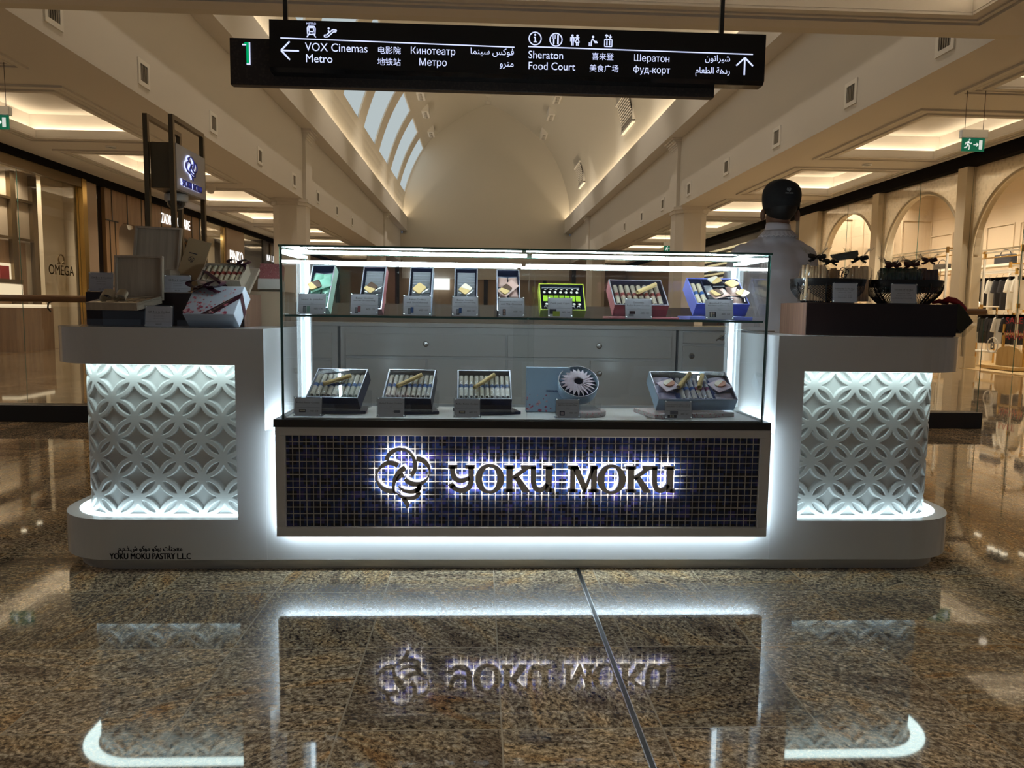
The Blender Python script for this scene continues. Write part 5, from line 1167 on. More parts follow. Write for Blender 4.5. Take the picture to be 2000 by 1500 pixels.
# sakura box, round tin, wide blue tin
t = thing('gift_box', 'tall pale blue box with pink petals standing behind the round tin', 'gift box', (0.288, 3.07, ZB1)); MB().box(0.196, 0.380, 3.06, 3.10, ZB1, ZB1+0.188).build('box_body', 'box_sky', t, bevel=0.003)
def petals(mb, n, seed, x0, x1, z0, z1, r0, r1, y, T=None):
    rn = random.Random(seed)
    for _ in range(n):
        a, c = rn.random()**1.5, rn.random()**1.6; cx_, cz_, r = x0+(x1-x0)*a, z0+(z1-z0)*c, rn.uniform(r0, r1)*(1-0.5*c); m = rn.randrange(3); ph = rn.random()*6
        pts = [(cx_+r*(0.72+0.28*math.cos(5*an))*math.cos(an+ph), cz_+r*(0.72+0.28*math.cos(5*an))*math.sin(an+ph)) for an in [2*PI*q/30 for q in range(30)]]
        mb.add([(p[0], y-0.00002*_, p[1]) for p in pts], [tuple(range(30))], m, False, T)
    return mb
P('petal_a', (0.72, 0.22, 0.30), 0.5); P('petal_b', (0.80, 0.48, 0.55), 0.5); P('petal_c', (0.50, 0.10, 0.18), 0.5); PT = ['petal_a', 'petal_b', 'petal_c']
petals(MB(), 26, 3, 0.200, 0.30, ZB1+0.005, ZB1+0.075, 0.004, 0.008, 3.0594).build('petal_print', PT, t)
b = MB(); logo(b, 0.33, ZB1+0.105, 0.012, 3.0592, 3.0598); brand(b, 0.305, ZB1+0.09, 0.05, 3.0592, 3.0598); b.build('print', 'navy_print', t)
t = thing('box_lid', 'round lid with petal print lying under the round tin', 'box lid', (0.43, 2.99, ZB1)); MB().lathe([(0.001, 0), (0.088, 0), (0.09, 0.004), (0.09, 0.016), (0.088, 0.02), (0.001, 0.02)], 48, T=Matrix.Translation((0.43, 2.99, ZB1))).build('lid_panel', 'sakura_lid', t)
T = TR(0.412, 2.965, ZB1+0.078, 46, 2) @ Matrix.Translation((0, 0, 0.082))
t = thing('round_tin', 'round pale blue tin with a ring of cone-wrapped cookies', 'gift box', mat=T, world=False)
RX = Matrix.Rotation(PI/2, 4, 'X')
MB().lathe([(0.001, -0.055), (0.080, -0.055), (0.083, -0.05), (0.084, 0.0), (0.081, 0.0), (0.080, -0.045)], 56, T=RX).build('tin_body', 'box_sky', t); MB().lathe([(0.0805, -0.03), (0.001, -0.03)], 40, T=RX).build('liner', 'navy_box', t)
b = MB().tube([(0.0825*math.cos(2*PI*q/56), 0, 0.0825*math.sin(2*PI*q/56)) for q in range(56)], 0.0022, 6, closed=True); b.build('rim', 'silver_rim', t)
pr = None
for q in range(22):
    an = 360*q/22; Tm = T @ Matrix.Rotation(rad(an), 4, 'Y') @ Matrix.Translation((0.006, 0.012, 0)); lb = 'cone-wrapped cookie in the round tin, %s clockwise from the top' % (ORD[q] if q < 20 else ('twenty-first', 'twenty-second')[q-20])
    if pr is None:
        pr = thing('cone_cookie', lb, 'cookie', mat=Tm, group='cone cookies in the round tin', world=False)
        b = MB()
        b.add([(0, -0.006, 0.076), (-0.0085, -0.010, 0.046), (0.0085, -0.016, 0.046), (-0.004, -0.012, 0.018), (0.005, -0.018, 0.018), (0, -0.004, 0.046), (0, -0.006, 0.016)], [(0, 1, 2), (1, 3, 4, 2), (0, 2, 5), (0, 5, 1), (2, 4, 6, 5), (1, 5, 6, 3)])
        b.build('paper_cone', 'pink_pouch', pr)
    else: dup(pr, mat=Tm, label=lb)
stand((0.425, 2.955, 2), 0.14, 0.07, 0.13, 'clear stand under the round tin', ZB1+0.021)
t = thing('box_lid', 'rectangular lid with petal print lying under the wide blue tin', 'box lid', mat=Matrix.Translation((0.86, 3.02, ZB1)) @ Matrix.Rotation(rad(12), 4, 'Z'), world=False); MB().box(-0.185, 0.17, -0.10, 0.11, 0, 0.018).build('lid_panel', 'sakura_lid', t, bevel=0.003)
t, T = gift_box('wide pale blue tin of blossom cookies at the right end of the lower shelf', 0.895, ZB1+0.02, 2.955, 0.335, 0.175, 0.062, 54, 4, 'box_sky', 'navy_box', 'silver_rim')
for x in (-0.075, 0.005, 0.075): MB().box(x-0.0015, x+0.0015, 0.005, 0.055, 0.006, 0.168).build('divider', 'navy_box', t)
for q in range(3): cookie_roll(T, -0.054+0.025*q, 0.075, 0.024, 0.125, 0.0105, 0, 'blue-banded roll in the wide blue tin, %s from the left' % ORD[q], 'rolled cookies in the wide blue tin')
for q in range(3): cookie_roll(T, 0.018+0.022*q, 0.075, 0.024, 0.12, 0.0098, 0, 'red-banded roll in the wide blue tin, %s from the left' % ORD[q], 'red-banded rolls in the wide blue tin', 'band_red')
k = 0
for lx in (-0.12, 0.125):
    for lz in (0.035, 0.085, 0.135):
        sd = 'left' if lx < 0 else 'right'; small_pouch(T, lx, lz, 0.02, 0.075, 0.045, 4-3*k, 'pink petal pouch in the wide blue tin, %s side, %s row' % (sd, ('bottom', 'middle', 'top')[k % 3]), 'pink_pouch', 'pink pouches in the wide blue tin'); k += 1
MB().box(-0.162, 0.162, 0.0004, 0.001, 0.005, 0.17).build('clear_film', 'lid_film', t)
pouch_cookie(T, -0.105, 0.085, -0.003, 0.075, 0.07, -22, 'round pink cookie in petal pouch on the wide blue tin, left one', 'pink_pouch', cookie='cookie_pink', dip='cream_choc', shape='round')
pouch_cookie(T, 0.115, 0.082, -0.003, 0.078, 0.07, -26, 'round pink cookie in petal pouch on the wide blue tin, right one', 'pink_pouch', cookie='cookie_pink', dip='cream_choc', shape='round')
bare_roll(T, -0.035, 0.105, -0.001, 0.115, 0.0105, 40, 'plain rolled cookie on the wide blue tin, left one'); bare_roll(T, 0.035, 0.10, -0.001, 0.085, 0.0105, 24, 'plain rolled cookie on the wide blue tin, right one')
b = MB().tube([(1.135, 3.5, 0.93), (1.17, 3.42, 0.975), (1.20, 3.38, 0.985), (1.24, 3.36, 0.9785), (1.36, 3.36, 0.9785)], 0.004, 6)
t = thing('power_cord', 'grey power cord with a plug beside the right end of the showcase', 'cord', (1.2, 3.4, 0.972)); b.build('cable', 'steel', t); MB().box(1.20, 1.235, 3.375, 3.395, 0.974, 0.990).build('plug', 'kick_grey', t, bevel=0.003)
# ------------------------------------------------------------------ things on the left counter
def riser(x0, x1, y0, y1, z0, z1, label, r=0.02):
    t = thing('display_riser', label, 'display riser', ((x0+x1)/2, y0, z0), 'wooden risers on the counters')
    MB().prism(rrect(x0, x1, y0+0.002, y1, (r, r, r, r), 6), z0, z1, 'z').build('riser_body', 'wood_riser', t)
    MB().box(x0+0.004, x1-0.004, y0, y0+0.004, z0+0.002, z1-0.001).build('front_board', 'dark_brown', t); return t
riser(-1.663, -1.0, 3.2, 3.455, ZT, 1.112, 'low dark wooden riser on the left counter')
ZL_ = 1.112
def bow(mb, x, y, z, s, m=0, T=None, tails=True, w=0.5, lz=0.36):
    """Ribbon bow: two loops, knot and tails."""
    for sd in (-1, 1):
        pts = []
        for q in range(15):
            a = 2*PI*q/14; pts.append((x+sd*s*(0.5-0.5*math.cos(a))*0.95, y-s*0.12*math.sin(a*0.5), z+s*lz*math.sin(a)+s*0.12*(0.5-0.5*math.cos(a))))
        vs = []
        for k, p in enumerate(pts): vs += [(p[0]-s*w*0.06, p[1]-s*w*0.22, p[2]-s*w*0.24), (p[0]+s*w*0.06, p[1]+s*w*0.22, p[2]+s*w*0.24)]
        mb.add(vs, [(2*k, 2*k+2, 2*k+3, 2*k+1) for k in range(14)], m, True, T)
        if tails:
            vs = []
            for k in range(7):
                t_ = k/6; cx_, cz_ = x+sd*s*(0.15+0.62*t_), z-s*(0.05+0.50*t_+0.06*math.sin(5*t_)); vs += [(cx_-sd*s*w*0.16, y-s*w*0.12, cz_-s*w*0.10), (cx_+sd*s*w*0.18, y+s*w*0.12, cz_+s*w*0.20)]
            mb.add(vs, [(2*k, 2*k+2, 2*k+3, 2*k+1) for k in range(6)], m, True, T)
    mb.ball((x, y, z+s*0.03), s*0.13, m, 10, (1, 0.8, 1), T); return mb
P('ribbon_gold', (0.50, 0.40, 0.26), 0.3); P('ribbon_maroon', (0.045, 0.008, 0.022), 0.35); P('cookie_warm', (0.92, 0.66, 0.38), 0.55)
# open wooden box with its lid standing behind it
stand((-1.44, 2.97, 0), 0.215, 0.062, 0.14, 'clear stand under the low wooden gift box', ZT)
t = thing('wooden_gift_box', 'open pale wooden gift box with gold bow, lid upright behind it', 'gift box', mat=Matrix.Translation((-1.445, 2.975, ZT+0.064)) @ Matrix.Rotation(rad(-4), 4, 'Z') @ Matrix.Rotation(rad(9), 4, 'X'), world=False)
b = MB(); w, l, d = 0.205, 0.20, 0.03
b.box(-w/2, w/2, 0, l, 0, 0.004).box(-w/2, w/2, 0, 0.006, 0.004, d).box(-w/2, w/2, l-0.006, l, 0.004, d).box(-w/2, -w/2+0.006, 0.006, l-0.006, 0.004, d).box(w/2-0.006, w/2, 0.006, l-0.006, 0.004, d); b.build('tray', 'wood_pale', t, bevel=0.001)
def wrapfn(u, v):
    x, y = (u-0.5)*(w+0.012), v*(l+0.01)-0.005
    return (x, y, d+0.004+0.0025*math.sin(17*u+5*v)*math.sin(13*v)-0.012*max(abs(2*u-1)**8, abs(2*v-1)**8))
MB().grid(wrapfn, 20, 20).build('cellophane', 'cello', t)
b = bow(MB(), -0.02, 0.07, d+0.012, 0.055, w=0.8); 
b.add([(-0.07, -0.001, 0.0), (-0.045, -0.001, 0.0), (0.0, 0.07, d+0.008), (-0.025, 0.07, d+0.008)], [(0, 1, 2, 3)]); b.add([(0.0, 0.07, d+0.008), (0.02, 0.06, d+0.008), (0.10, 0.14, d+0.006), (0.085, 0.155, d+0.006)], [(0, 1, 2, 3)])
b.build('bow', 'ribbon_gold', t)
Tb = t.matrix_basis.copy()
T = Matrix.Translation((0, 0.205, 0.012)) @ Matrix.Rotation(rad(-12), 4, 'X') @ Matrix.Rotation(rad(2), 4, 'Z')
b = MB(); lw, lh = 0.20, 0.185
b.box(-lw/2, lw/2, 0.012, 0.017, 0, lh, 0, T); b.box(-lw/2, lw/2, 0, 0.012, 0, 0.009, 0, T); b.box(-lw/2, lw/2, 0, 0.012, lh-0.009, lh, 0, T); b.box(-lw/2, -lw/2+0.009, 0, 0.012, 0.009, lh-0.009, 0, T); b.box(lw/2-0.009, lw/2, 0, 0.012, 0.009, lh-0.009, 0, T)
b.build('lid', 'wood_pale', t, bevel=0.001)
for q in range(8):
    Tm = Tb @ Matrix.Translation((-0.075+0.05*(q % 4), 0.05+0.09*(q//4), 0.012)); lb = 'cookie inside the low wooden gift box, %s row, %s from the left' % (('front', 'back')[q//4], ORD[q % 4])
    c = thing('packed_cookie', lb, 'cookie', mat=Tm, group='cookies in the low wooden box', world=False); MB().prism(rrect(-0.021, 0.021, -0.038, 0.038, (0.008,)*4, 4), 0, 0.012, 'z').build('biscuit', 'cookie_warm', c, bevel=0.002)
def box_card(x, z0, y, w, h, label, yaw_=0): 
    return price_card(x, z0, y, w, h, label, ['Gift Box & Cookies'], 'AED 425', None, tilt=7, yaw_=yaw_, body=['Rolled butter cookies', 'Assorted cookies', 'Chocolate cookies'])
box_card(-1.262, ZT, 2.965, 0.112, 0.086, 'white price card standing between the wooden box and the pale blue box')
box_card(-1.615, ZL_, 3.24, 0.108, 0.086, 'price card at the left end of the dark riser')
box_card(-1.288, ZL_, 3.22, 0.118, 0.078, 'price card in the middle of the dark riser')
# second wooden box on the riser: upright lid and a side board with print
t = thing('wooden_gift_box', 'tall pale wooden gift box open upright on the dark riser', 'gift box', mat=Matrix.Translation((-1.43, 3.33, ZL_)), world=False)
T = Matrix.Translation((-0.02, 0.06, 0.105)) @ Matrix.Rotation(rad(-9), 4, 'X') @ Matrix.Rotation(rad(2), 4, 'Y')
b = MB(); lw, lh = 0.205, 0.195
b.box(-lw/2, lw/2, 0.012, 0.017, 0, lh, 0, T); b.box(-lw/2, lw/2, 0, 0.012, 0, 0.009, 0, T); b.box(-lw/2, lw/2, 0, 0.012, lh-0.009, lh, 0, T); b.box(-lw/2, -lw/2+0.009, 0, 0.012, 0.009, lh-0.009, 0, T); b.box(lw/2-0.009, lw/2, 0, 0.012, 0.009, lh-0.009, 0, T)
b.build('lid', 'wood_pale', t, bevel=0.001)
MB().box(-0.12, 0.09, -0.05, 0.07, 0.0, 0.10).build('tray', 'wood_pale', t, bevel=0.002)
T2 = Matrix.Translation((0.085, 0.03, 0.0)) @ Matrix.Rotation(rad(-14), 4, 'X') @ Matrix.Rotation(rad(14), 4, 'Y')
MB().box(-0.03, 0.075, 0, 0.008, 0.03, 0.262, 0, T2).build('side_board', 'box_tan', t, bevel=0.001)
b = MB(); logo(b, 0.012, 0.165, 0.03, -0.0008, -0.0002, T=T2); b.box(-0.006, 0.03, -0.0008, -0.0002, 0.193, 0.197, 0, T2); b.build('print', 'ink', t)
for q in range(5): MB().tube([(-0.02+0.008*q, -0.055, 0.10), (0.06+0.01*q, -0.06, 0.05), (0.075+0.006*q, -0.06, 0.012)], 0.003, 5).build('ribbon_end', 'ribbon_gold', t) if q < 1 else None
# open wooden box of rolled cookies with a maroon ribbon
T = TR(-1.12, 3.23, ZL_+0.056, 52, -3)
t = thing('wooden_gift_box', 'open pale wooden box of rolled cookies tied with maroon ribbon', 'gift box', mat=T, world=False)
tray(0.185, 0.13, 0.055, 0.006).build('tray', ['wood_pale', 'wood_pale', 'wood_pale'], t)
for q in range(7): cookie_roll(T, -0.072+0.024*q, 0.066, 0.024, 0.105, 0.0105, 0, 'roll with red band in the ribbon-tied wooden box, %s from the left' % ORD[q], 'rolled cookies in the ribbon-tied wooden box', 'band_red')
b = MB(); bow(b, 0.055, -0.004, 0.125, 0.05, w=0.9, T=Matrix.Rotation(rad(0), 4, 'X'))
b.add([(-0.095, -0.002, 0.075), (-0.06, -0.002, 0.06), (0.012, -0.003, -0.002), (-0.015, -0.003, -0.002)], [(0, 1, 2, 3)]); b.add([(-0.012, -0.003, -0.0015), (0.015, -0.003, -0.0015), (0.05, 0.05, -0.0015), (0.02, 0.05, -0.0015)], [(0, 1, 2, 3)]); b.add([(0.06, -0.003, 0.12), (0.085, -0.003, 0.11), (0.096, -0.002, 0.06), (0.096, -0.002, 0.09)], [(0, 1, 2, 3)])
b.build('ribbon', 'ribbon_maroon', t)
MB().box(-0.075, 0.118, 0.058, 0.072, 0.0, 0.178).build('lid', 'wood_pale', t, bevel=0.002)
stand((-1.12, 3.22, -3), 0.2, 0.05, 0.12, 'clear stand under the ribbon-tied wooden box', ZL_)
# pale blue gift box with petals and maroon ribbon
T = TR(-1.075, 2.978, ZT+0.054, 44, -6) 
t = thing('gift_box', 'pale blue gift box with pink petals tied with maroon ribbon', 'gift box', mat=T, world=False)
P('box_ice', (0.62, 0.70, 0.82), 0.35)
MB().box(-0.105, 0.105, 0.0, 0.075, 0, 0.160).build('box_body', 'box_ice', t, bevel=0.003)
petals(MB(), 90, 11, -0.10, 0.07, 0.008, 0.14, 0.005, 0.010, -0.0004).build('petal_print', PT, t)
b = MB(); bow(b, -0.050, -0.012, 0.146, 0.078, w=0.75, lz=0.26)
b.add([(-0.03, -0.0015, 0.0), (0.02, -0.0015, 0.0), (0.106, -0.0015, 0.088), (0.106, -0.0015, 0.121)], [(0, 1, 2, 3)]); b.add([(0.1065, -0.0015, 0.088), (0.1065, -0.0015, 0.121), (0.1065, 0.076, 0.085), (0.1065, 0.076, 0.055)], [(0, 1, 2, 3)])
b.add([(-0.07, -0.002, 0.160), (-0.105, -0.002, 0.125), (-0.105, -0.002, 0.147), (-0.085, -0.002, 0.160)], [(0, 1, 2, 3)])
b.build('ribbon', 'ribbon_maroon', t)
b = MB()
for k, (x, z, sz) in enumerate(((0.018, 0.02, 0.05), (0.06, 0.065, 0.05))): b.text('YOKU MOKU', 0.010, 0, 0, 0, T=Matrix.Translation((x, -0.0022, z)) @ Matrix.Rotation(rad(-46), 4, 'Y'), res=1)
b.build('ribbon_print', 'ribbon_gold', t)
stand((-1.075, 2.945, -6), 0.225, 0.055, 0.16, 'clear stand under the pale blue ribbon box', ZT)
# red patterned box behind, at the end of the side counter
t = thing('gift_box', 'brick red patterned box in a clear stand beside the showcase corner', 'gift box', mat=TR(-0.985, 3.52, ZL_+0.03, 14, 0), world=False); MB().box(-0.05, 0.05, 0, 0.06, 0.03, 0.125).build('box_body', 'red_paper', t, bevel=0.002); MB().box(-0.054, 0.054, -0.002, 0.064, 0, 0.05).build('sleeve', 'kick_grey', t)
t = thing('display_riser', 'small wooden riser behind the dark one at the showcase corner', 'display riser', (-0.98, 3.5, 0.94), 'wooden risers on the counters'); MB().box(-1.06, -0.90, 3.47, 3.66, 0.05, ZL_+0.018).build('riser_body', 'tan_panel', t)
# tower sign
t = thing('tower_sign', 'bronze framed tower sign with a lit blue emblem on its side', 'sign', (-1.67, 4.2, ZT))
xa, xb, ya, yb_ = -1.735, -1.605, 4.0, 4.42
for nm, (px_, py_) in (('post', (xa, ya)), ('post', (xb, ya)), ('post', (xa, yb_)), ('post', (xb, yb_))): MB().box(px_-0.012, px_+0.012, py_-0.012, py_+0.012, ZT, 2.045).build(nm, 'bronze', t, bevel=0.001)
for px_ in (xa, xb): MB().box(px_-0.012, px_+0.012, ya+0.012, yb_-0.012, 2.021, 2.045).build('top_bar', 'bronze', t)
for py_ in (ya, yb_): MB().box(xa+0.012, xb-0.012, py_-0.008, py_+0.008, ZT, ZT+0.02).build('foot_bar', 'bronze', t)
P('tower_side', (0.50, 0.44, 0.38), 0.45)
MB().box(xa+0.013, xb-0.013, ya+0.01, yb_+0.005, 1.672, 1.905).build('sign_box', 'bronze', t); o = MB().box(xb-0.0125, xb+0.014, ya+0.016, yb_-0.002, 1.672, 1.905).build('side_face', 'tower_side', t)
T = Matrix.Translation((xb+0.0145, 4.20, 0)) @ Matrix.Rotation(PI/2, 4, 'Z')
logo(MB(), 0.0, 1.805, 0.125, -0.0115, -0.007, T=T, sx=1.4).build('emblem', 'blue_print', t); logo(MB(), -0.014, 1.808, 0.125, -0.006, -0.002, T=T, sx=1.4).build('emblem_light', 'blue_led', t)
brand(MB(), 0.0, 1.712, 0.27, -0.0115, -0.007, T=T).build('lettering', 'blue_print', t); brand(MB(), -0.01, 1.714, 0.27, -0.006, -0.002, T=T).build('lettering_light', 'blue_led', t)
t = thing('dome_camera', 'white dome camera hanging under the tower sign box', 'security camera', (-1.67, 4.2, 1.60))
MB().lathe([(0.001, 0), (0.05, 0), (0.062, -0.006), (0.062, -0.038), (0.055, -0.044), (0.05, -0.044)], 28, T=Matrix.Translation((-1.67, 4.2, 1.671))).build('housing', 'camera_white', t); MB().lathe([(0.046, -0.040), (0.043, -0.058), (0.03, -0.076), (0.001, -0.083)], 24, T=Matrix.Translation((-1.67, 4.2, 1.671))).build('lens_dome', 'black_gloss', t)
MB().lathe([(0.050, -0.042), (0.047, -0.062), (0.032, -0.080), (0.001, -0.088)], 24, T=Matrix.Translation((-1.67, 4.2, 1.671))).build('clear_cover', 'acrylic', t)
# ------------------------------------------------------------------ things on the right counter
riser(1.365, 2.022, 3.05, 3.33, ZT, 1.108, 'low dark wooden riser on the right counter')
ZR_ = 1.108
def basket(xc, yc, rx, ry, h, label):
    t = thing('wire_basket', label, 'basket', (xc, yc, ZR_), 'black wire baskets')
    def prf(v): return 0.66+0.34*math.sin(PI/2*min(1, v*1.15))
    MB().lathe([(1.0, h-0.030), (1.035, h-0.002), (1.035, h), (0.99, h), (0.985, h-0.030)], 48, T=Matrix.Translation((xc, yc, ZR_)), sx=rx, sy=ry).build('rim_band', 'black', t)
    b = MB(); n, mrow = 72, 14
    def wp(i, j): 
        v = j/mrow; k = prf(v); a = 2*PI*(i+0.5*(j % 2))/n; return (xc+rx*k*math.cos(a), yc+ry*k*math.sin(a), ZR_+0.003+v*(h-0.03))
    for j in range(mrow):
        for i in range(n):
            i2 = i+(1 if j % 2 else 0)
            for (p, q) in ((wp(i, j), wp(i2, j+1)), (wp(i, j), wp(i2-1, j+1))): b.tube([p, q], 0.0012, 3, caps=False)
    b.build('wire_mesh', 'black', t)
    for a in (20, 70, 110, 160, 200, 250, 290, 340):
        MB().tube([(xc+rx*1.01*prf(v)*math.cos(rad(a)), yc+ry*1.01*prf(v)*math.sin(rad(a)), ZR_+0.003+v*(h-0.02)) for v in [q/8 for q in range(9)]], 0.0035, 6).build('rib', 'black', t)
    MB().lathe([(0.001, 0), (0.66, 0), (0.66, 0.004), (0.001, 0.004)], 40, T=Matrix.Translation((xc, yc, ZR_)), sx=rx, sy=ry).build('base_plate', 'black', t)
basket(1.512, 3.17, 0.160, 0.105, 0.104, 'black wire basket of tall cookie bags, left one on the right counter')
basket(1.850, 3.17, 0.160, 0.105, 0.104, 'black wire basket of small green bags, right one on the right counter')
price_card(1.530, ZR_, 3.052, 0.112, 0.086, 'white price card before the left wire basket', ['Individually Cookie Bags'], '', None, tilt=5, body=['Rolled Butter Cookies    25 AED', 'Milk Chocolate    30 AED', 'Assorted Cookies    32 AED', 'White Chocolate    30 AED'])
price_card(1.783, ZR_, 3.052, 0.118, 0.086, 'white price card before the right wire basket', ['Individually Gift Filled Bags'], '', None, tilt=5, body=['Pistachio Cookies    35 AED', 'Chocolate Rolls    30 AED', 'Macadamia Cookies    35 AED', 'Milk Chocolate Cookies    32 AED'])
def cookie_bag(x, y, z, w, d, h, label, ribbon, n, l, r, fill, band=None, seed=1, pr=None):
    rn = random.Random(seed); t = thing('cookie_bag', label, 'cookie bag', (x, y, z), 'cellophane bags in the baskets')
    for q in range(n):
        dx = -w*0.40+w*0.80*q/max(1, n-1); top = l*rn.uniform(0.92, 1.0)
        for dy in (-d*0.2, d*0.22):
            MB().tube([(x+dx, y+dy, z+0.004), (x+dx*0.9+rn.uniform(-.004, .004), y+dy*0.8, z+top)], r, 8).build('cookie_stick', fill, t)
    def fn(u, v):
        a = 2*PI*u; zz = v*h; k = 1.0 if v < 0.62 else (1-0.80*math.sin(PI/2*min(1, (v-0.62)/0.20)) if v < 0.82 else 0.20+0.75*((v-0.82)/0.18)**0.8)
        cr_ = 1+0.06*math.sin(11*a+9*v)+0.05*math.sin(5*a-14*v)+(0.2*math.sin(9*a) if v > 0.84 else 0)
        ca, sa = math.cos(a), math.sin(a); se = lambda c: math.copysign(abs(c)**0.6, c)
        return (x+w*0.54*k*cr_*se(ca), y+d*0.54*k*cr_*se(sa), z+zz+(0.006*math.sin(7*a) if v > 0.95 else 0))
    MB().grid(fn, 40, 28, closed_u=True).build('cellophane', 'cello', t)
    bow(MB(), x, y-d*0.16, z+h*0.815, w*0.40, w=0.62, lz=0.12).build('bow', ribbon, t)
    return t
cookie_bag(1.425, 3.12, ZR_+0.006, 0.105, 0.075, 0.230, 'tall cellophane bag of golden rolls with black bow, left in its basket', 'black', 7, 0.155, 0.0078, 'cookie_warm', seed=2)
cookie_bag(1.520, 3.19, ZR_+0.006, 0.095, 0.070, 0.215, 'tall cellophane bag of golden rolls, middle of its basket', 'black', 6, 0.150, 0.0076, 'cookie_warm', seed=3)
t = cookie_bag(1.615, 3.13, ZR_+0.006, 0.102, 0.075, 0.228, 'tall cellophane bag of golden rolls with black bow, right in its basket', 'black', 7, 0.155, 0.0078, 'cookie_warm', seed=4)
t = thing('printed_cookie_bag', 'clear bag with a black printed emblem among the tall cookie bags', 'cookie bag', (1.535, 3.098, ZR_+0.09), 'cellophane bags in the baskets')
MB().grid(lambda u, v: (1.535+(u-0.5)*0.062, 3.095-0.006*(1-(2*u-1)**2)+0.0012*math.sin(20*v), ZR_+0.02+v*0.18), 8, 12).build('bag_front', 'cello', t); logo(MB(), 1.535, ZR_+0.125, 0.052, 3.0862, 3.0872).build('print', 'black', t)
MB().prism([(1.49, ZR_+0.205), (1.60, ZR_+0.225), (1.605, ZR_+0.205), (1.59, ZR_+0.19), (1.52, ZR_+0.18), (1.50, ZR_+0.19)], 3.10, 3.13, 'y').build('folded_top', 'cello_dark', t, bevel=0.004)
P('foil_green', (0.018, 0.05, 0.035), 0.3); P('choc_stick', (0.12, 0.05, 0.03), 0.5)
for k, (x, y, fill, rb, hh, ds) in enumerate(((1.765, 3.13, 'foil_green', 'maroon', 0.135, 'dark green, left'), (1.845, 3.13, 'foil_green', 'maroon', 0.14, 'dark green, middle'), (1.80, 3.20, 'foil_green', 'maroon', 0.15, 'dark green, at the back'), (1.928, 3.14, 'choc_stick', 'maroon', 0.165, 'brown, right'), (1.89, 3.205, 'choc_stick', 'black', 0.16, 'brown, at the back'))):
    cookie_bag(x, y, ZR_+0.045, 0.092, 0.065, hh+0.012, 'small cellophane bag in the right basket, %s' % ds, rb, 5, 0.112, 0.0105, fill, seed=10+k)
# olive gift pack in a clear wedge stand at the right end
P('olive_pack', (0.040, 0.036, 0.014), 0.5)
t = thing('acrylic_stand', 'clear V-shaped stand at the right end of the right counter', 'display stand', (2.05, 3.1, ZT), 'clear acrylic stands')
b = MB(); b.prism([(2.058, ZT+0.001), (2.062, ZT+0.001), (2.118, 1.030), (2.116, 1.033)], 3.06, 3.20, 'y'); b.prism([(2.062, ZT+0.001), (2.058, ZT+0.001), (2.027, 1.006), (2.029, 1.008)], 3.06, 3.20, 'y'); b.build('stand_body', 'acrylic', t)
t = thing('gift_pack', 'olive gift pack with a red ribbon leaning beside the right riser', 'gift pack', (2.06, 3.1, ZT))
MB().prism([(2.0265, 1.110), (2.0285, 1.016), (2.058, 0.985), (2.110, 1.036), (2.060, 1.100), (2.040, 1.114)], 3.075, 3.19, 'y').build('pack_body', 'olive_pack', t, bevel=0.004)
b = MB(); b.tube([(1.985, 3.12, 1.119), (2.005, 3.10, 1.132), (2.035, 3.10, 1.125), (2.055, 3.09, 1.110), (2.075, 3.09, 1.092), (2.084, 3.10, 1.076)], [0.006, 0.013, 0.014, 0.012, 0.010, 0.006], 10); b.tube([(1.960, 3.14, 1.116), (1.985, 3.13, 1.124), (2.02, 3.12, 1.118)], [0.005, 0.010, 0.010], 8); b.build('ribbon', 'red', t)
# ------------------------------------------------------------------ hanging direction sign
YS = 4.5
t = thing('direction_sign', 'black hanging direction sign with white lettering and brown back board', 'sign', (0.1, YS, 2.38))
b = MB(); b.prism([(YS, 2.449), (YS+0.02, 2.428), (YS+0.10, 2.428), (YS+0.10, 2.716), (YS, 2.716)], -1.235, 1.686, 'x'); b.build('front_panel', 'black_gloss', t)
MB().box(-1.495, 1.418, YS+0.102, YS+0.16, 2.375, 2.643).build('back_board', 'brown_weave', t, bevel=0.003)
for x in (-1.170, 1.452): MB().box(x-0.012, x+0.012, YS+0.11, YS+0.135, 2.64, ZS).build('hanging_rod', 'trim_dark', t)
y = YS-0.0012
def adv(s_):
    mx = lambda q: max(v[0] for v in text_data(q, 1.0, 'LEFT')[0])
    return mx(s_+'l')-mx('l')
def cyr_text(b, s_, size, x, z, y, align, sx):
    """Text in which two letters the default font fills wrongly are drawn as strokes."""
    if '\u043d' not in s_ and '\u0424' not in s_: b.text(s_, size, x, z, y, 0, align, sx=sx); return
    parts = []
    for ch in s_:
        if ch in '\u043d\u0424': parts.append(ch)
        elif parts and parts[-1][-1] not in '\u043d\u0424': parts[-1] += ch
        else: parts.append(ch)
    w_ = [0.584 if p == '\u043d' else 0.827 if p == '\u0424' else adv(p) for p in parts]
    cur = x-(sum(w_)*size*sx/2 if align == 'CENTER' else 0)
    R = lambda a, c, d, e: b.add([(cur+a*size*sx, y, z+d*size), (cur+c*size*sx, y, z+d*size), (cur+c*size*sx, y, z+e*size), (cur+a*size*sx, y, z+e*size)], [(0, 1, 2, 3)])
    for p, ww in zip(parts, w_):
        if p == '\u043d': R(0.075, 0.165, 0, 0.542); R(0.42, 0.51, 0, 0.542); R(0.165, 0.42, 0.235, 0.315)
        elif p == '\u0424':
            R(0.37, 0.46, -0.04, 0.76); n = 28; vs = []
            for q in range(n): c_, s2 = math.cos(2*PI*q/n), math.sin(2*PI*q/n); vs += [(cur+(0.415+0.355*c_)*size*sx, y-0.0001, z+(0.36+0.27*s2)*size), (cur+(0.415+0.265*c_)*size*sx, y-0.0001, z+(0.36+0.19*s2)*size)]
            b.add(vs, [(2*q, 2*((q+1) % n), 2*((q+1) % n)+1, 2*q+1) for q in range(n)])
        else: b.text(p, size, cur, z, y, 0, 'LEFT', sx=sx)
        cur += ww*size*sx
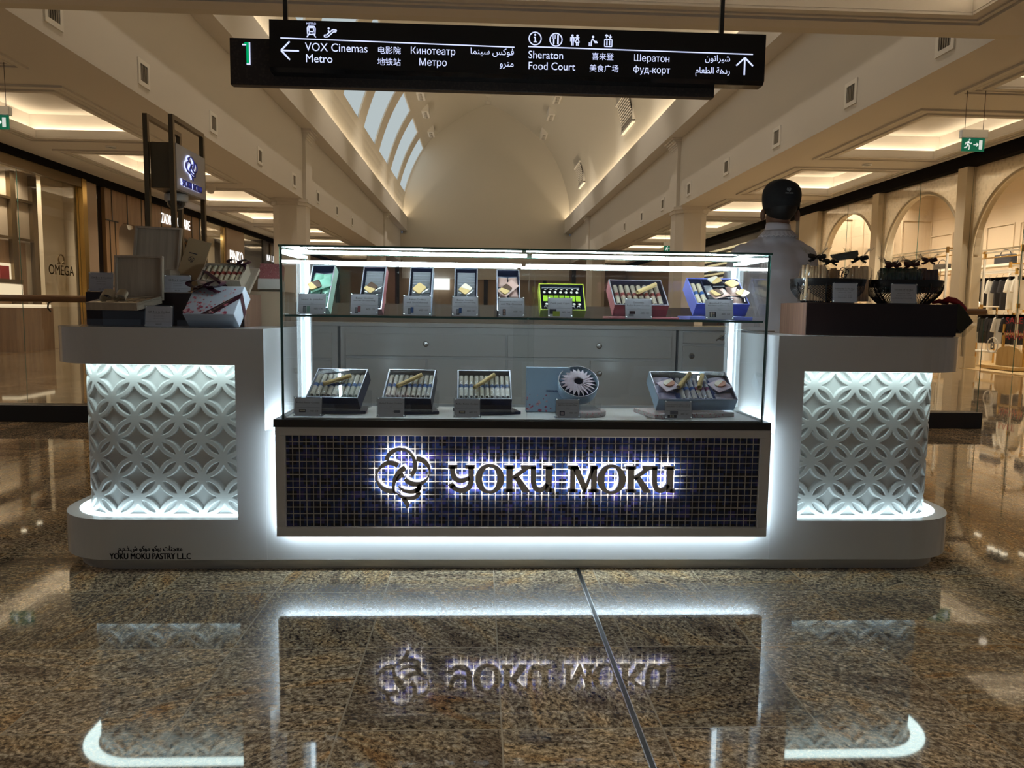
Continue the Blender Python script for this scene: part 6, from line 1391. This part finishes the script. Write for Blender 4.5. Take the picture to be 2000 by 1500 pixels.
def st(s_, x, z, size, align='LEFT', sx=1.0): 
    b = MB(); cyr_text(b, s_, size, x, z, y, align, sx); b.build('lettering', 'sign_text', t)
def vary(c): return arabic(c)
st('VOX Cinemas', -1.030, 2.546, 0.066, sx=0.93); st('Metro', -1.030, 2.482, 0.066, sx=0.95)
st('Sheraton', 0.268, 2.541, 0.062, sx=0.93); st('Food Court', 0.268, 2.478, 0.062, sx=0.93)
st('\u7535\u5f71\u9662', -0.545, 2.545, 0.046, 'CENTER'); st('\u5730\u94c1\u7ad9', -0.545, 2.480, 0.046, 'CENTER')
st('\u559c\u6765\u767b', 0.710, 2.546, 0.044, 'CENTER'); st('\u7f8e\u98df\u5e7f\u573a', 0.720, 2.479, 0.044, 'CENTER')
st('\u041a\u0438\u043d\u043e\u0442\u0435\u0430\u0442\u0440', -0.290, 2.546, 0.056, 'CENTER', 0.93); st('\u041c\u0435\u0442\u0440\u043e', -0.290, 2.482, 0.056, 'CENTER', 0.95)
st('\u0428\u0435\u0440\u0430\u0442\u043e\u043d', 1.003, 2.542, 0.054, 'CENTER', 0.93); st('\u0424\u0443\u0434-\u043a\u043e\u0440\u0442', 1.003, 2.476, 0.054, 'CENTER', 0.92)
st(arabic([0xFE8E, 0xFEE4, 0xFEE8, 0xFEF4, 0xFEB3, 0x20, 0xFEB2, 0xFEDB, 0xFEEE, 0xFED3]), 0.186, 2.555, 0.052, 'RIGHT', 0.95); st(arabic([0xFEED, 0xFEAE, 0xFE98, 0xFEE3]), 0.186, 2.489, 0.052, 'RIGHT', 0.95)
st(arabic([0xFEE5, 0xFEEE, 0xFE97, 0xFE8D, 0xFEAE, 0xFEF4, 0xFEB7]), 1.476, 2.555, 0.050, 'RIGHT', 0.95); st(arabic([0xFEE1, 0xFE8E, 0xFECC, 0xFEC4, 0xFEDF, 0xFE8D, 0x20, 0xFE94, 0xFEEB, 0xFEA9, 0xFEAD]), 1.478, 2.484, 0.050, 'RIGHT', 0.9)
st('METRO', -0.993, 2.692, 0.017, 'CENTER')
b = MB(); y0, y1 = YS-0.002, YS-0.0006
def ln(pts, w=0.007): stroke(b, pts, [w]*len(pts), y0, y1, sub=3 if len(pts) > 2 else 1)
def poly(pts, w=0.006):
    for k in range(len(pts)-1): ln([pts[k], pts[k+1]], w)
def circ(x, z, r, w=0.006, a0=0, a1=360):
    for k in range(20): a, c = rad(a0+(a1-a0)*k/20), rad(a0+(a1-a0)*(k+1.05)/20); ln([(x+r*math.cos(a), z+r*math.sin(a)), (x+r*math.cos(c), z+r*math.sin(c))], w)
def dot(x, z, r): b.add([(x+r*math.cos(2*PI*q/14), y0, z+r*math.sin(2*PI*q/14)) for q in range(14)], [tuple(range(14))])
ln([(-1.170, 2.6135), (0.187, 2.600)], 0.006)
b.build('rule', 'sign_text', t); b = MB()
ln([(0.268, 2.6065), (1.610, 2.600)], 0.006)
b.build('rule', 'sign_text', t); b = MB()
poly([(-1.065, 2.544), (-1.168, 2.544)], 0.009); poly([(-1.118, 2.595), (-1.168, 2.544), (-1.118, 2.493)], 0.009)
b.build('pictogram', 'sign_text', t); b = MB()
poly([(1.563, 2.480), (1.563, 2.578)], 0.009); poly([(1.513, 2.533), (1.563, 2.580), (1.613, 2.533)], 0.009)
b.build('pictogram', 'sign_text', t); b = MB()
# metro train
poly([(-1.014, 2.638), (-1.016, 2.672), (-1.010, 2.683), (-0.976, 2.683), (-0.970, 2.672), (-0.972, 2.638), (-1.014, 2.638)]); poly([(-1.006, 2.676), (-1.006, 2.654), (-0.980, 2.654), (-0.980, 2.676), (-1.006, 2.676)]); dot(-1.004, 2.645, 0.004); dot(-0.982, 2.645, 0.004); poly([(-1.008, 2.637), (-1.019, 2.622)]); poly([(-0.978, 2.637), (-0.967, 2.622)])
b.build('pictogram', 'sign_text', t); b = MB()
# escalator
poly([(-0.918, 2.626), (-0.900, 2.626), (-0.866, 2.656), (-0.852, 2.656), (-0.848, 2.666), (-0.870, 2.668), (-0.906, 2.637), (-0.918, 2.637), (-0.918, 2.626)]); dot(-0.893, 2.674, 0.006); poly([(-0.894, 2.664), (-0.892, 2.650)], 0.008)
b.build('pictogram', 'sign_text', t); b = MB()
# information, food, toilets, baby room, lift
circ(0.308, 2.653, 0.036); dot(0.308, 2.674, 0.006); poly([(0.300, 2.660), (0.309, 2.660), (0.309, 2.634)], 0.007); poly([(0.299, 2.634), (0.319, 2.634)])
b.build('pictogram', 'sign_text', t); b = MB()
circ(0.431, 2.650, 0.036); poly([(0.443, 2.676), (0.443, 2.624)], 0.009); poly([(0.418, 2.655), (0.418, 2.624)], 0.008)
for dx in (-0.008, 0, 0.008): poly([(0.418+dx, 2.677), (0.418+dx, 2.655)], 0.004)
b.build('pictogram', 'sign_text', t); b = MB()
for cx_ in (0.528, 0.557):
    dot(cx_, 2.676, 0.0065); poly([(cx_-0.012, 2.665), (cx_+0.012, 2.665)], 0.006)
    if cx_ < 0.54: poly([(cx_-0.011, 2.665), (cx_-0.011, 2.643)], 0.004); poly([(cx_+0.011, 2.665), (cx_+0.011, 2.643)], 0.004); poly([(cx_-0.004, 2.664), (cx_-0.004, 2.620)]); poly([(cx_+0.005, 2.664), (cx_+0.005, 2.620)])
    else: poly([(cx_, 2.665), (cx_-0.012, 2.638), (cx_+0.012, 2.638), (cx_, 2.665)]); poly([(cx_-0.004, 2.638), (cx_-0.004, 2.620)]); poly([(cx_+0.005, 2.638), (cx_+0.005, 2.620)])
    b.build('pictogram', 'sign_text', t); b = MB()
dot(0.650, 2.672, 0.007); poly([(0.647, 2.662), (0.640, 2.642), (0.640, 2.620)], 0.007); poly([(0.647, 2.660), (0.660, 2.646), (0.674, 2.646)], 0.006); poly([(0.660, 2.650), (0.660, 2.640), (0.678, 2.640)], 0.005); poly([(0.628, 2.640), (0.628, 2.620)], 0.005)
b.build('pictogram', 'sign_text', t); b = MB()
poly([(0.719, 2.660), (0.719, 2.620), (0.763, 2.620), (0.763, 2.660), (0.719, 2.660)], 0.005); poly([(0.730, 2.668), (0.730, 2.688), (0.722, 2.680)], 0.005); poly([(0.730, 2.688), (0.740, 2.678)], 0.005); poly([(0.752, 2.688), (0.752, 2.668), (0.744, 2.676)], 0.005); poly([(0.752, 2.668), (0.761, 2.677)], 0.005)
for cx_ in (0.733, 0.749): dot(cx_, 2.650, 0.004); poly([(cx_, 2.645), (cx_, 2.627)], 0.007)
b.build('pictogram', 'sign_text', t)
b = MB(); yb2 = YS+0.100; b.prism([(-1.414, 2.606), (-1.402, 2.617), (-1.381, 2.617), (-1.381, 2.496), (-1.396, 2.496), (-1.396, 2.606)], yb2-0.004, yb2, 'y', 0); b.build('number_one', 'sign_green', t)
b = MB(); b.box(-1.381, -1.374, yb2-0.004, yb2, 2.492, 2.617).box(-1.396, -1.374, yb2-0.004, yb2, 2.490, 2.496).box(-1.420, -1.396, yb2-0.004, yb2, 2.600, 2.606); b.build('number_edge', 'sign_text', t)
# ------------------------------------------------------------------ the shop assistant, seen from behind
def capsule(mb, a, b_, ra, rb, n=14, sx=1.0, sy=1.0):
    """Tapered closed limb from a to b; sx, sy squash its section in world x and y."""
    a, b_ = Vector(a), Vector(b_); d = (b_-a); L = d.length; t = d.normalized()
    up = Vector((0, 1, 0)) if abs(t.y) < 0.8 else Vector((0, 0, 1)); x = t.cross(up).normalized(); y = x.cross(t)
    prof = [(-ra*math.cos(q), ra*math.sin(q)) for q in (0.02, 0.5, 1.0, 1.57)]+[(L*k/4, ra+(rb-ra)*k/4) for k in (1, 2, 3)]+[(L+rb*math.sin(q), rb*math.cos(q)) for q in (0.0, 0.57, 1.07, 1.55)]
    vs = []
    for h, r_ in prof:
        for k in range(n):
            an = 2*PI*k/n; o = x*(math.cos(an)*r_)+y*(math.sin(an)*r_); p = a+t*h+Vector((o.x*sx, o.y*sy, o.z)); vs.append(p)
    N = len(prof); fs = [(i*n+k, i*n+(k+1) % n, (i+1)*n+(k+1) % n, (i+1)*n+k) for i in range(N-1) for k in range(n)]
    fs += [tuple(range(n))[::-1], tuple((N-1)*n+k for k in range(n))]
    mb.add(vs, fs, 0, True)
def fused(mb, name, mat, parent, voxel, smooth=6):
    o = mb.build(name, mat, parent)
    m = o.modifiers.new('remesh', 'REMESH'); m.mode = 'VOXEL'; m.voxel_size = voxel; m.use_smooth_shade = True
    s_ = o.modifiers.new('smooth', 'SMOOTH'); s_.factor = 0.5; s_.iterations = smooth
    dg = bpy.context.evaluated_depsgraph_get(); me = bpy.data.meshes.new_from_object(o.evaluated_get(dg))
    o.modifiers.clear(); o.data = me; me.name = name
    if not me.materials: me.materials.append(M(mat))
    return o
PX, PY = 1.60, 4.02
pt = thing('person', 'person in white shirt and black cap standing with their back turned', 'person', (PX, PY, 0))
J = lambda x, y, z: (PX+x, PY+y, z)
bd = MB()
capsule(bd, J(0, 0, 0.93), J(0, -0.01, 1.12), 0.135, 0.115, sy=0.75); capsule(bd, J(0, -0.01, 1.12), J(0, -0.005, 1.30), 0.12, 0.135, sy=0.72); capsule(bd, J(-0.10, 0, 1.36), J(0.10, 0, 1.36), 0.085, 0.085)
capsule(bd, J(0.012, 0.0, 1.38), J(0.03, 0.012, 1.56), 0.066, 0.053)
for sd in (-1, 1):
    capsule(bd, J(sd*0.165, 0, 1.375), J(sd*0.225, 0.03, 1.12), 0.05, 0.038); capsule(bd, J(sd*0.225, 0.03, 1.12), J(sd*0.155, 0.25, 1.045), 0.037, 0.026)
    hx, hy, hz = sd*0.135, 0.315, 1.025
    capsule(bd, J(sd*0.15, 0.262, 1.04), J(hx, hy, hz), 0.026, 0.030, sx=1.25)
    for k, (dx, l_) in enumerate(((-0.030, 0.055), (-0.010, 0.066), (0.010, 0.062), (0.029, 0.048))):   # fingers, gently bent
        p0 = J(hx+dx, hy+0.022, hz+0.002); p1 = J(hx+dx*1.1, hy+0.022+l_*0.6, hz-0.010); p2 = J(hx+dx*1.1, hy+0.022+l_*0.95, hz-0.034)
        capsule(bd, p0, p1, 0.0095, 0.0085, 8); capsule(bd, p1, p2, 0.0085, 0.007, 8)
    capsule(bd, J(hx-sd*0.026, hy-0.015, hz), J(hx-sd*0.055, hy+0.012, hz-0.012), 0.011, 0.0095, 8); capsule(bd, J(hx-sd*0.055, hy+0.012, hz-0.012), J(hx-sd*0.058, hy+0.04, hz-0.02), 0.0095, 0.008, 8)
    capsule(bd, J(sd*0.085, 0, 0.90), J(sd*0.095, 0.01, 0.50), 0.085, 0.055); capsule(bd, J(sd*0.095, 0.01, 0.50), J(sd*0.10, -0.02, 0.09), 0.054, 0.036); capsule(bd, J(sd*0.10, -0.03, 0.045), J(sd*0.115, 0.14, 0.035), 0.04, 0.033, sx=1.1)
HX, HY, HZ = 0.035, 0.022, 1.635
def hball(dx, dy, dz, r_, sc=(1, 1, 1), n=20): bd.ball(J(HX+dx, HY+dy, HZ+dz), r_, 0, n, sc)
hball(0, -0.012, 0.02, 0.093, (0.86, 1.04, 1.05)); hball(0, 0.02, -0.045, 0.075, (0.86, 1.0, 1.05)); hball(0, 0.055, -0.092, 0.034, (1, 0.8, 0.7), 12)
capsule(bd, J(HX, HY+0.094, HZ+0.005), J(HX, HY+0.112, HZ-0.035), 0.010, 0.014, 10); hball(0, 0.092, -0.068, 0.02, (1.2, 0.5, 0.5), 12)
for sd in (-1, 1):
    bd.ball(J(HX+sd*0.096, HY-0.004, HZ-0.036), 0.034, 0, 14, (0.40, 0.62, 1.05)); hball(sd*0.034, 0.085, 0.012, 0.014, (1.2, 0.5, 0.8), 10)
body = fused(bd, 'body', 'skin', pt, 0.0065, 5)
P('eye_white', (0.7, 0.68, 0.65), 0.3); P('lip', (0.22, 0.08, 0.07), 0.5); P('sole_black', (0.012, 0.012, 0.012), 0.6)
for sd in (-1, 1):
    e = MB(); e.ball(J(HX+sd*0.034, HY+0.088, HZ+0.012), 0.011, 0, 12, (1.1, 0.7, 0.7)); e.ball(J(HX+sd*0.034, HY+0.0945, HZ+0.012), 0.0048, 1, 10, (1, 0.5, 1)); e.build('eye', ['eye_white', 'black'], pt)
    MB().tube([J(HX+sd*0.018, HY+0.098, HZ+0.032), J(HX+sd*0.036, HY+0.096, HZ+0.037), J(HX+sd*0.052, HY+0.088, HZ+0.032)], 0.003, 6).build('eyebrow', 'hair', pt)
MB().tube([J(HX-0.022, HY+0.097, HZ-0.068), J(HX, HY+0.104, HZ-0.066), J(HX+0.022, HY+0.097, HZ-0.068)], [0.002, 0.005, 0.002], 8, flat=0.7).build('mouth', 'lip', pt)
# hair: short, below the cap
h = MB()
h.ball(J(HX, HY-0.016, HZ+0.026), 0.099, 0, 22, (0.88, 1.04, 1.03)); h.ball(J(HX, HY-0.040, HZ-0.012), 0.066, 0, 18, (1.0, 0.80, 0.95))
o = fused(h, 'hair', 'hair', pt, 0.006, 3)
for v in o.data.vertices:
    if v.co.y > HY+0.055 and v.co.z < HZ+0.075: v.co.y = HY+0.02
# shirt
sh = MB()
capsule(sh, J(0, 0, 0.98), J(0, -0.015, 1.16), 0.175, 0.165, 20, sy=0.74); capsule(sh, J(0, -0.015, 1.14), J(0, -0.012, 1.29), 0.165, 0.175, 20, sy=0.70)
capsule(sh, J(-0.125, -0.005, 1.355), J(0.125, -0.005, 1.355), 0.092, 0.092, 18); capsule(sh, J(-0.10, 0, 1.405), J(0.12, 0, 1.405), 0.066, 0.066, 16); capsule(sh, J(-0.03, 0, 1.44), J(0.055, 0.005, 1.445), 0.068, 0.068, 16)
for sd in (-1, 1):
    capsule(sh, J(sd*0.165, -0.002, 1.365), J(sd*0.238, 0.03, 1.11), 0.078, 0.062, 16); capsule(sh, J(sd*0.238, 0.03, 1.11), J(sd*0.165, 0.235, 1.05), 0.060, 0.044, 14)
o = fused(sh, 'shirt', 'shirt', pt, 0.008, 8)
for v in o.data.vertices:      # soft folds of the back and sleeves
    x_, y_, z_ = v.co; k_ = max(0.0, min(1.0, (1.34-z_)/0.2))
    f_ = 0.0055*k_*(math.sin(34*x_+9*z_+2.0*math.sin(11*z_))+0.7*math.sin(21*z_-17*x_)); v.co.y += -f_ if y_ < 0 else f_
    v.co.x += 0.003*k_*math.sin(30*z_+8*y_)
# collar and frill
c = MB(); cxn, cyn = PX+0.022, PY+0.006
c.grid(lambda u, v: (cxn+(0.074-0.010*v)*math.cos(2*PI*u), cyn+(0.066-0.008*v)*math.sin(2*PI*u), 1.495+0.055*v+0.012*math.cos(2*PI*u)*-0.5-0.016*max(0, math.sin(2*PI*u))), 40, 4, closed_u=True)
c.grid(lambda u, v: (cxn+(0.075+0.030*v)*math.cos(2*PI*u), cyn+(0.067+0.026*v)*math.sin(2*PI*u), 1.512-0.036*v-0.016*max(0, math.sin(2*PI*u))+0.004*v*math.sin(2*PI*u*26)), 160, 4, closed_u=True)
o = c.build('collar', 'shirt', pt); m_ = o.modifiers.new('solid', 'SOLIDIFY'); m_.thickness = 0.003
# trousers and shoes
tr = MB()
capsule(tr, J(0, 0, 0.90), J(0, 0, 1.02), 0.165, 0.158, 18, sy=0.74)
for sd in (-1, 1): capsule(tr, J(sd*0.085, 0, 0.90), J(sd*0.098, 0.005, 0.50), 0.10, 0.078, 16); capsule(tr, J(sd*0.098, 0.005, 0.50), J(sd*0.10, -0.015, 0.12), 0.076, 0.064, 16)
fused(tr, 'trousers', 'navy_cloth', pt, 0.009, 6)
for sd in (-1, 1):
    s2 = MB(); capsule(s2, J(sd*0.10, -0.045, 0.047), J(sd*0.118, 0.155, 0.042), 0.047, 0.040, 14, sx=1.1); fused(s2, 'shoe', 'sole_black', pt, 0.008, 3)
# cap
k = MB()
def capf(u, v):
    a = 2*PI*u; ph = PI*0.5*v; r_ = math.cos(ph)**0.42; w_ = 0.093+0.015*math.sin(PI*min(1, v*1.2)); bk = 1.0
    z = 1.652+0.132*math.sin(ph)**1.15+0.006*math.cos(a-2.2)*v-0.010*math.sin(a)*(1-v)+0.004*math.sin(3*a+1)*v
    return (PX+HX+w_*r_*math.cos(a)*(1+0.012*math.sin(6*a+5*v)), PY+HY-0.014+0.115*r_*math.sin(a)*(1+0.012*math.sin(5*a+3*v)), z)
k.grid(capf, 48, 16, closed_u=True); k.grid(lambda u, v: (PX+HX+(0.091+0.002*v)*math.cos(2*PI*u), PY+HY-0.014+(0.114+0.002*v)*math.sin(2*PI*u), 1.625+0.032*v-0.010*math.sin(2*PI*u)), 48, 3, closed_u=True)
cap = k.build('cap', 'cap_black', pt)
b = MB(); logo(b, 0, 0.012, 0.026, -0.0006, 0); brand(b, 0.0, -0.008, 0.042, -0.0006, 0)
o = b.build('cap_print', 'logo_grey', cap, loc=(0, 0, 0))
o.matrix_basis = Matrix.Translation((HX-0.008, HY-0.014-0.1165, 1.706)) @ Matrix.Rotation(rad(-17), 4, 'X')

for o in list(COL.objects):
    if '_w' in o: del o['_w']
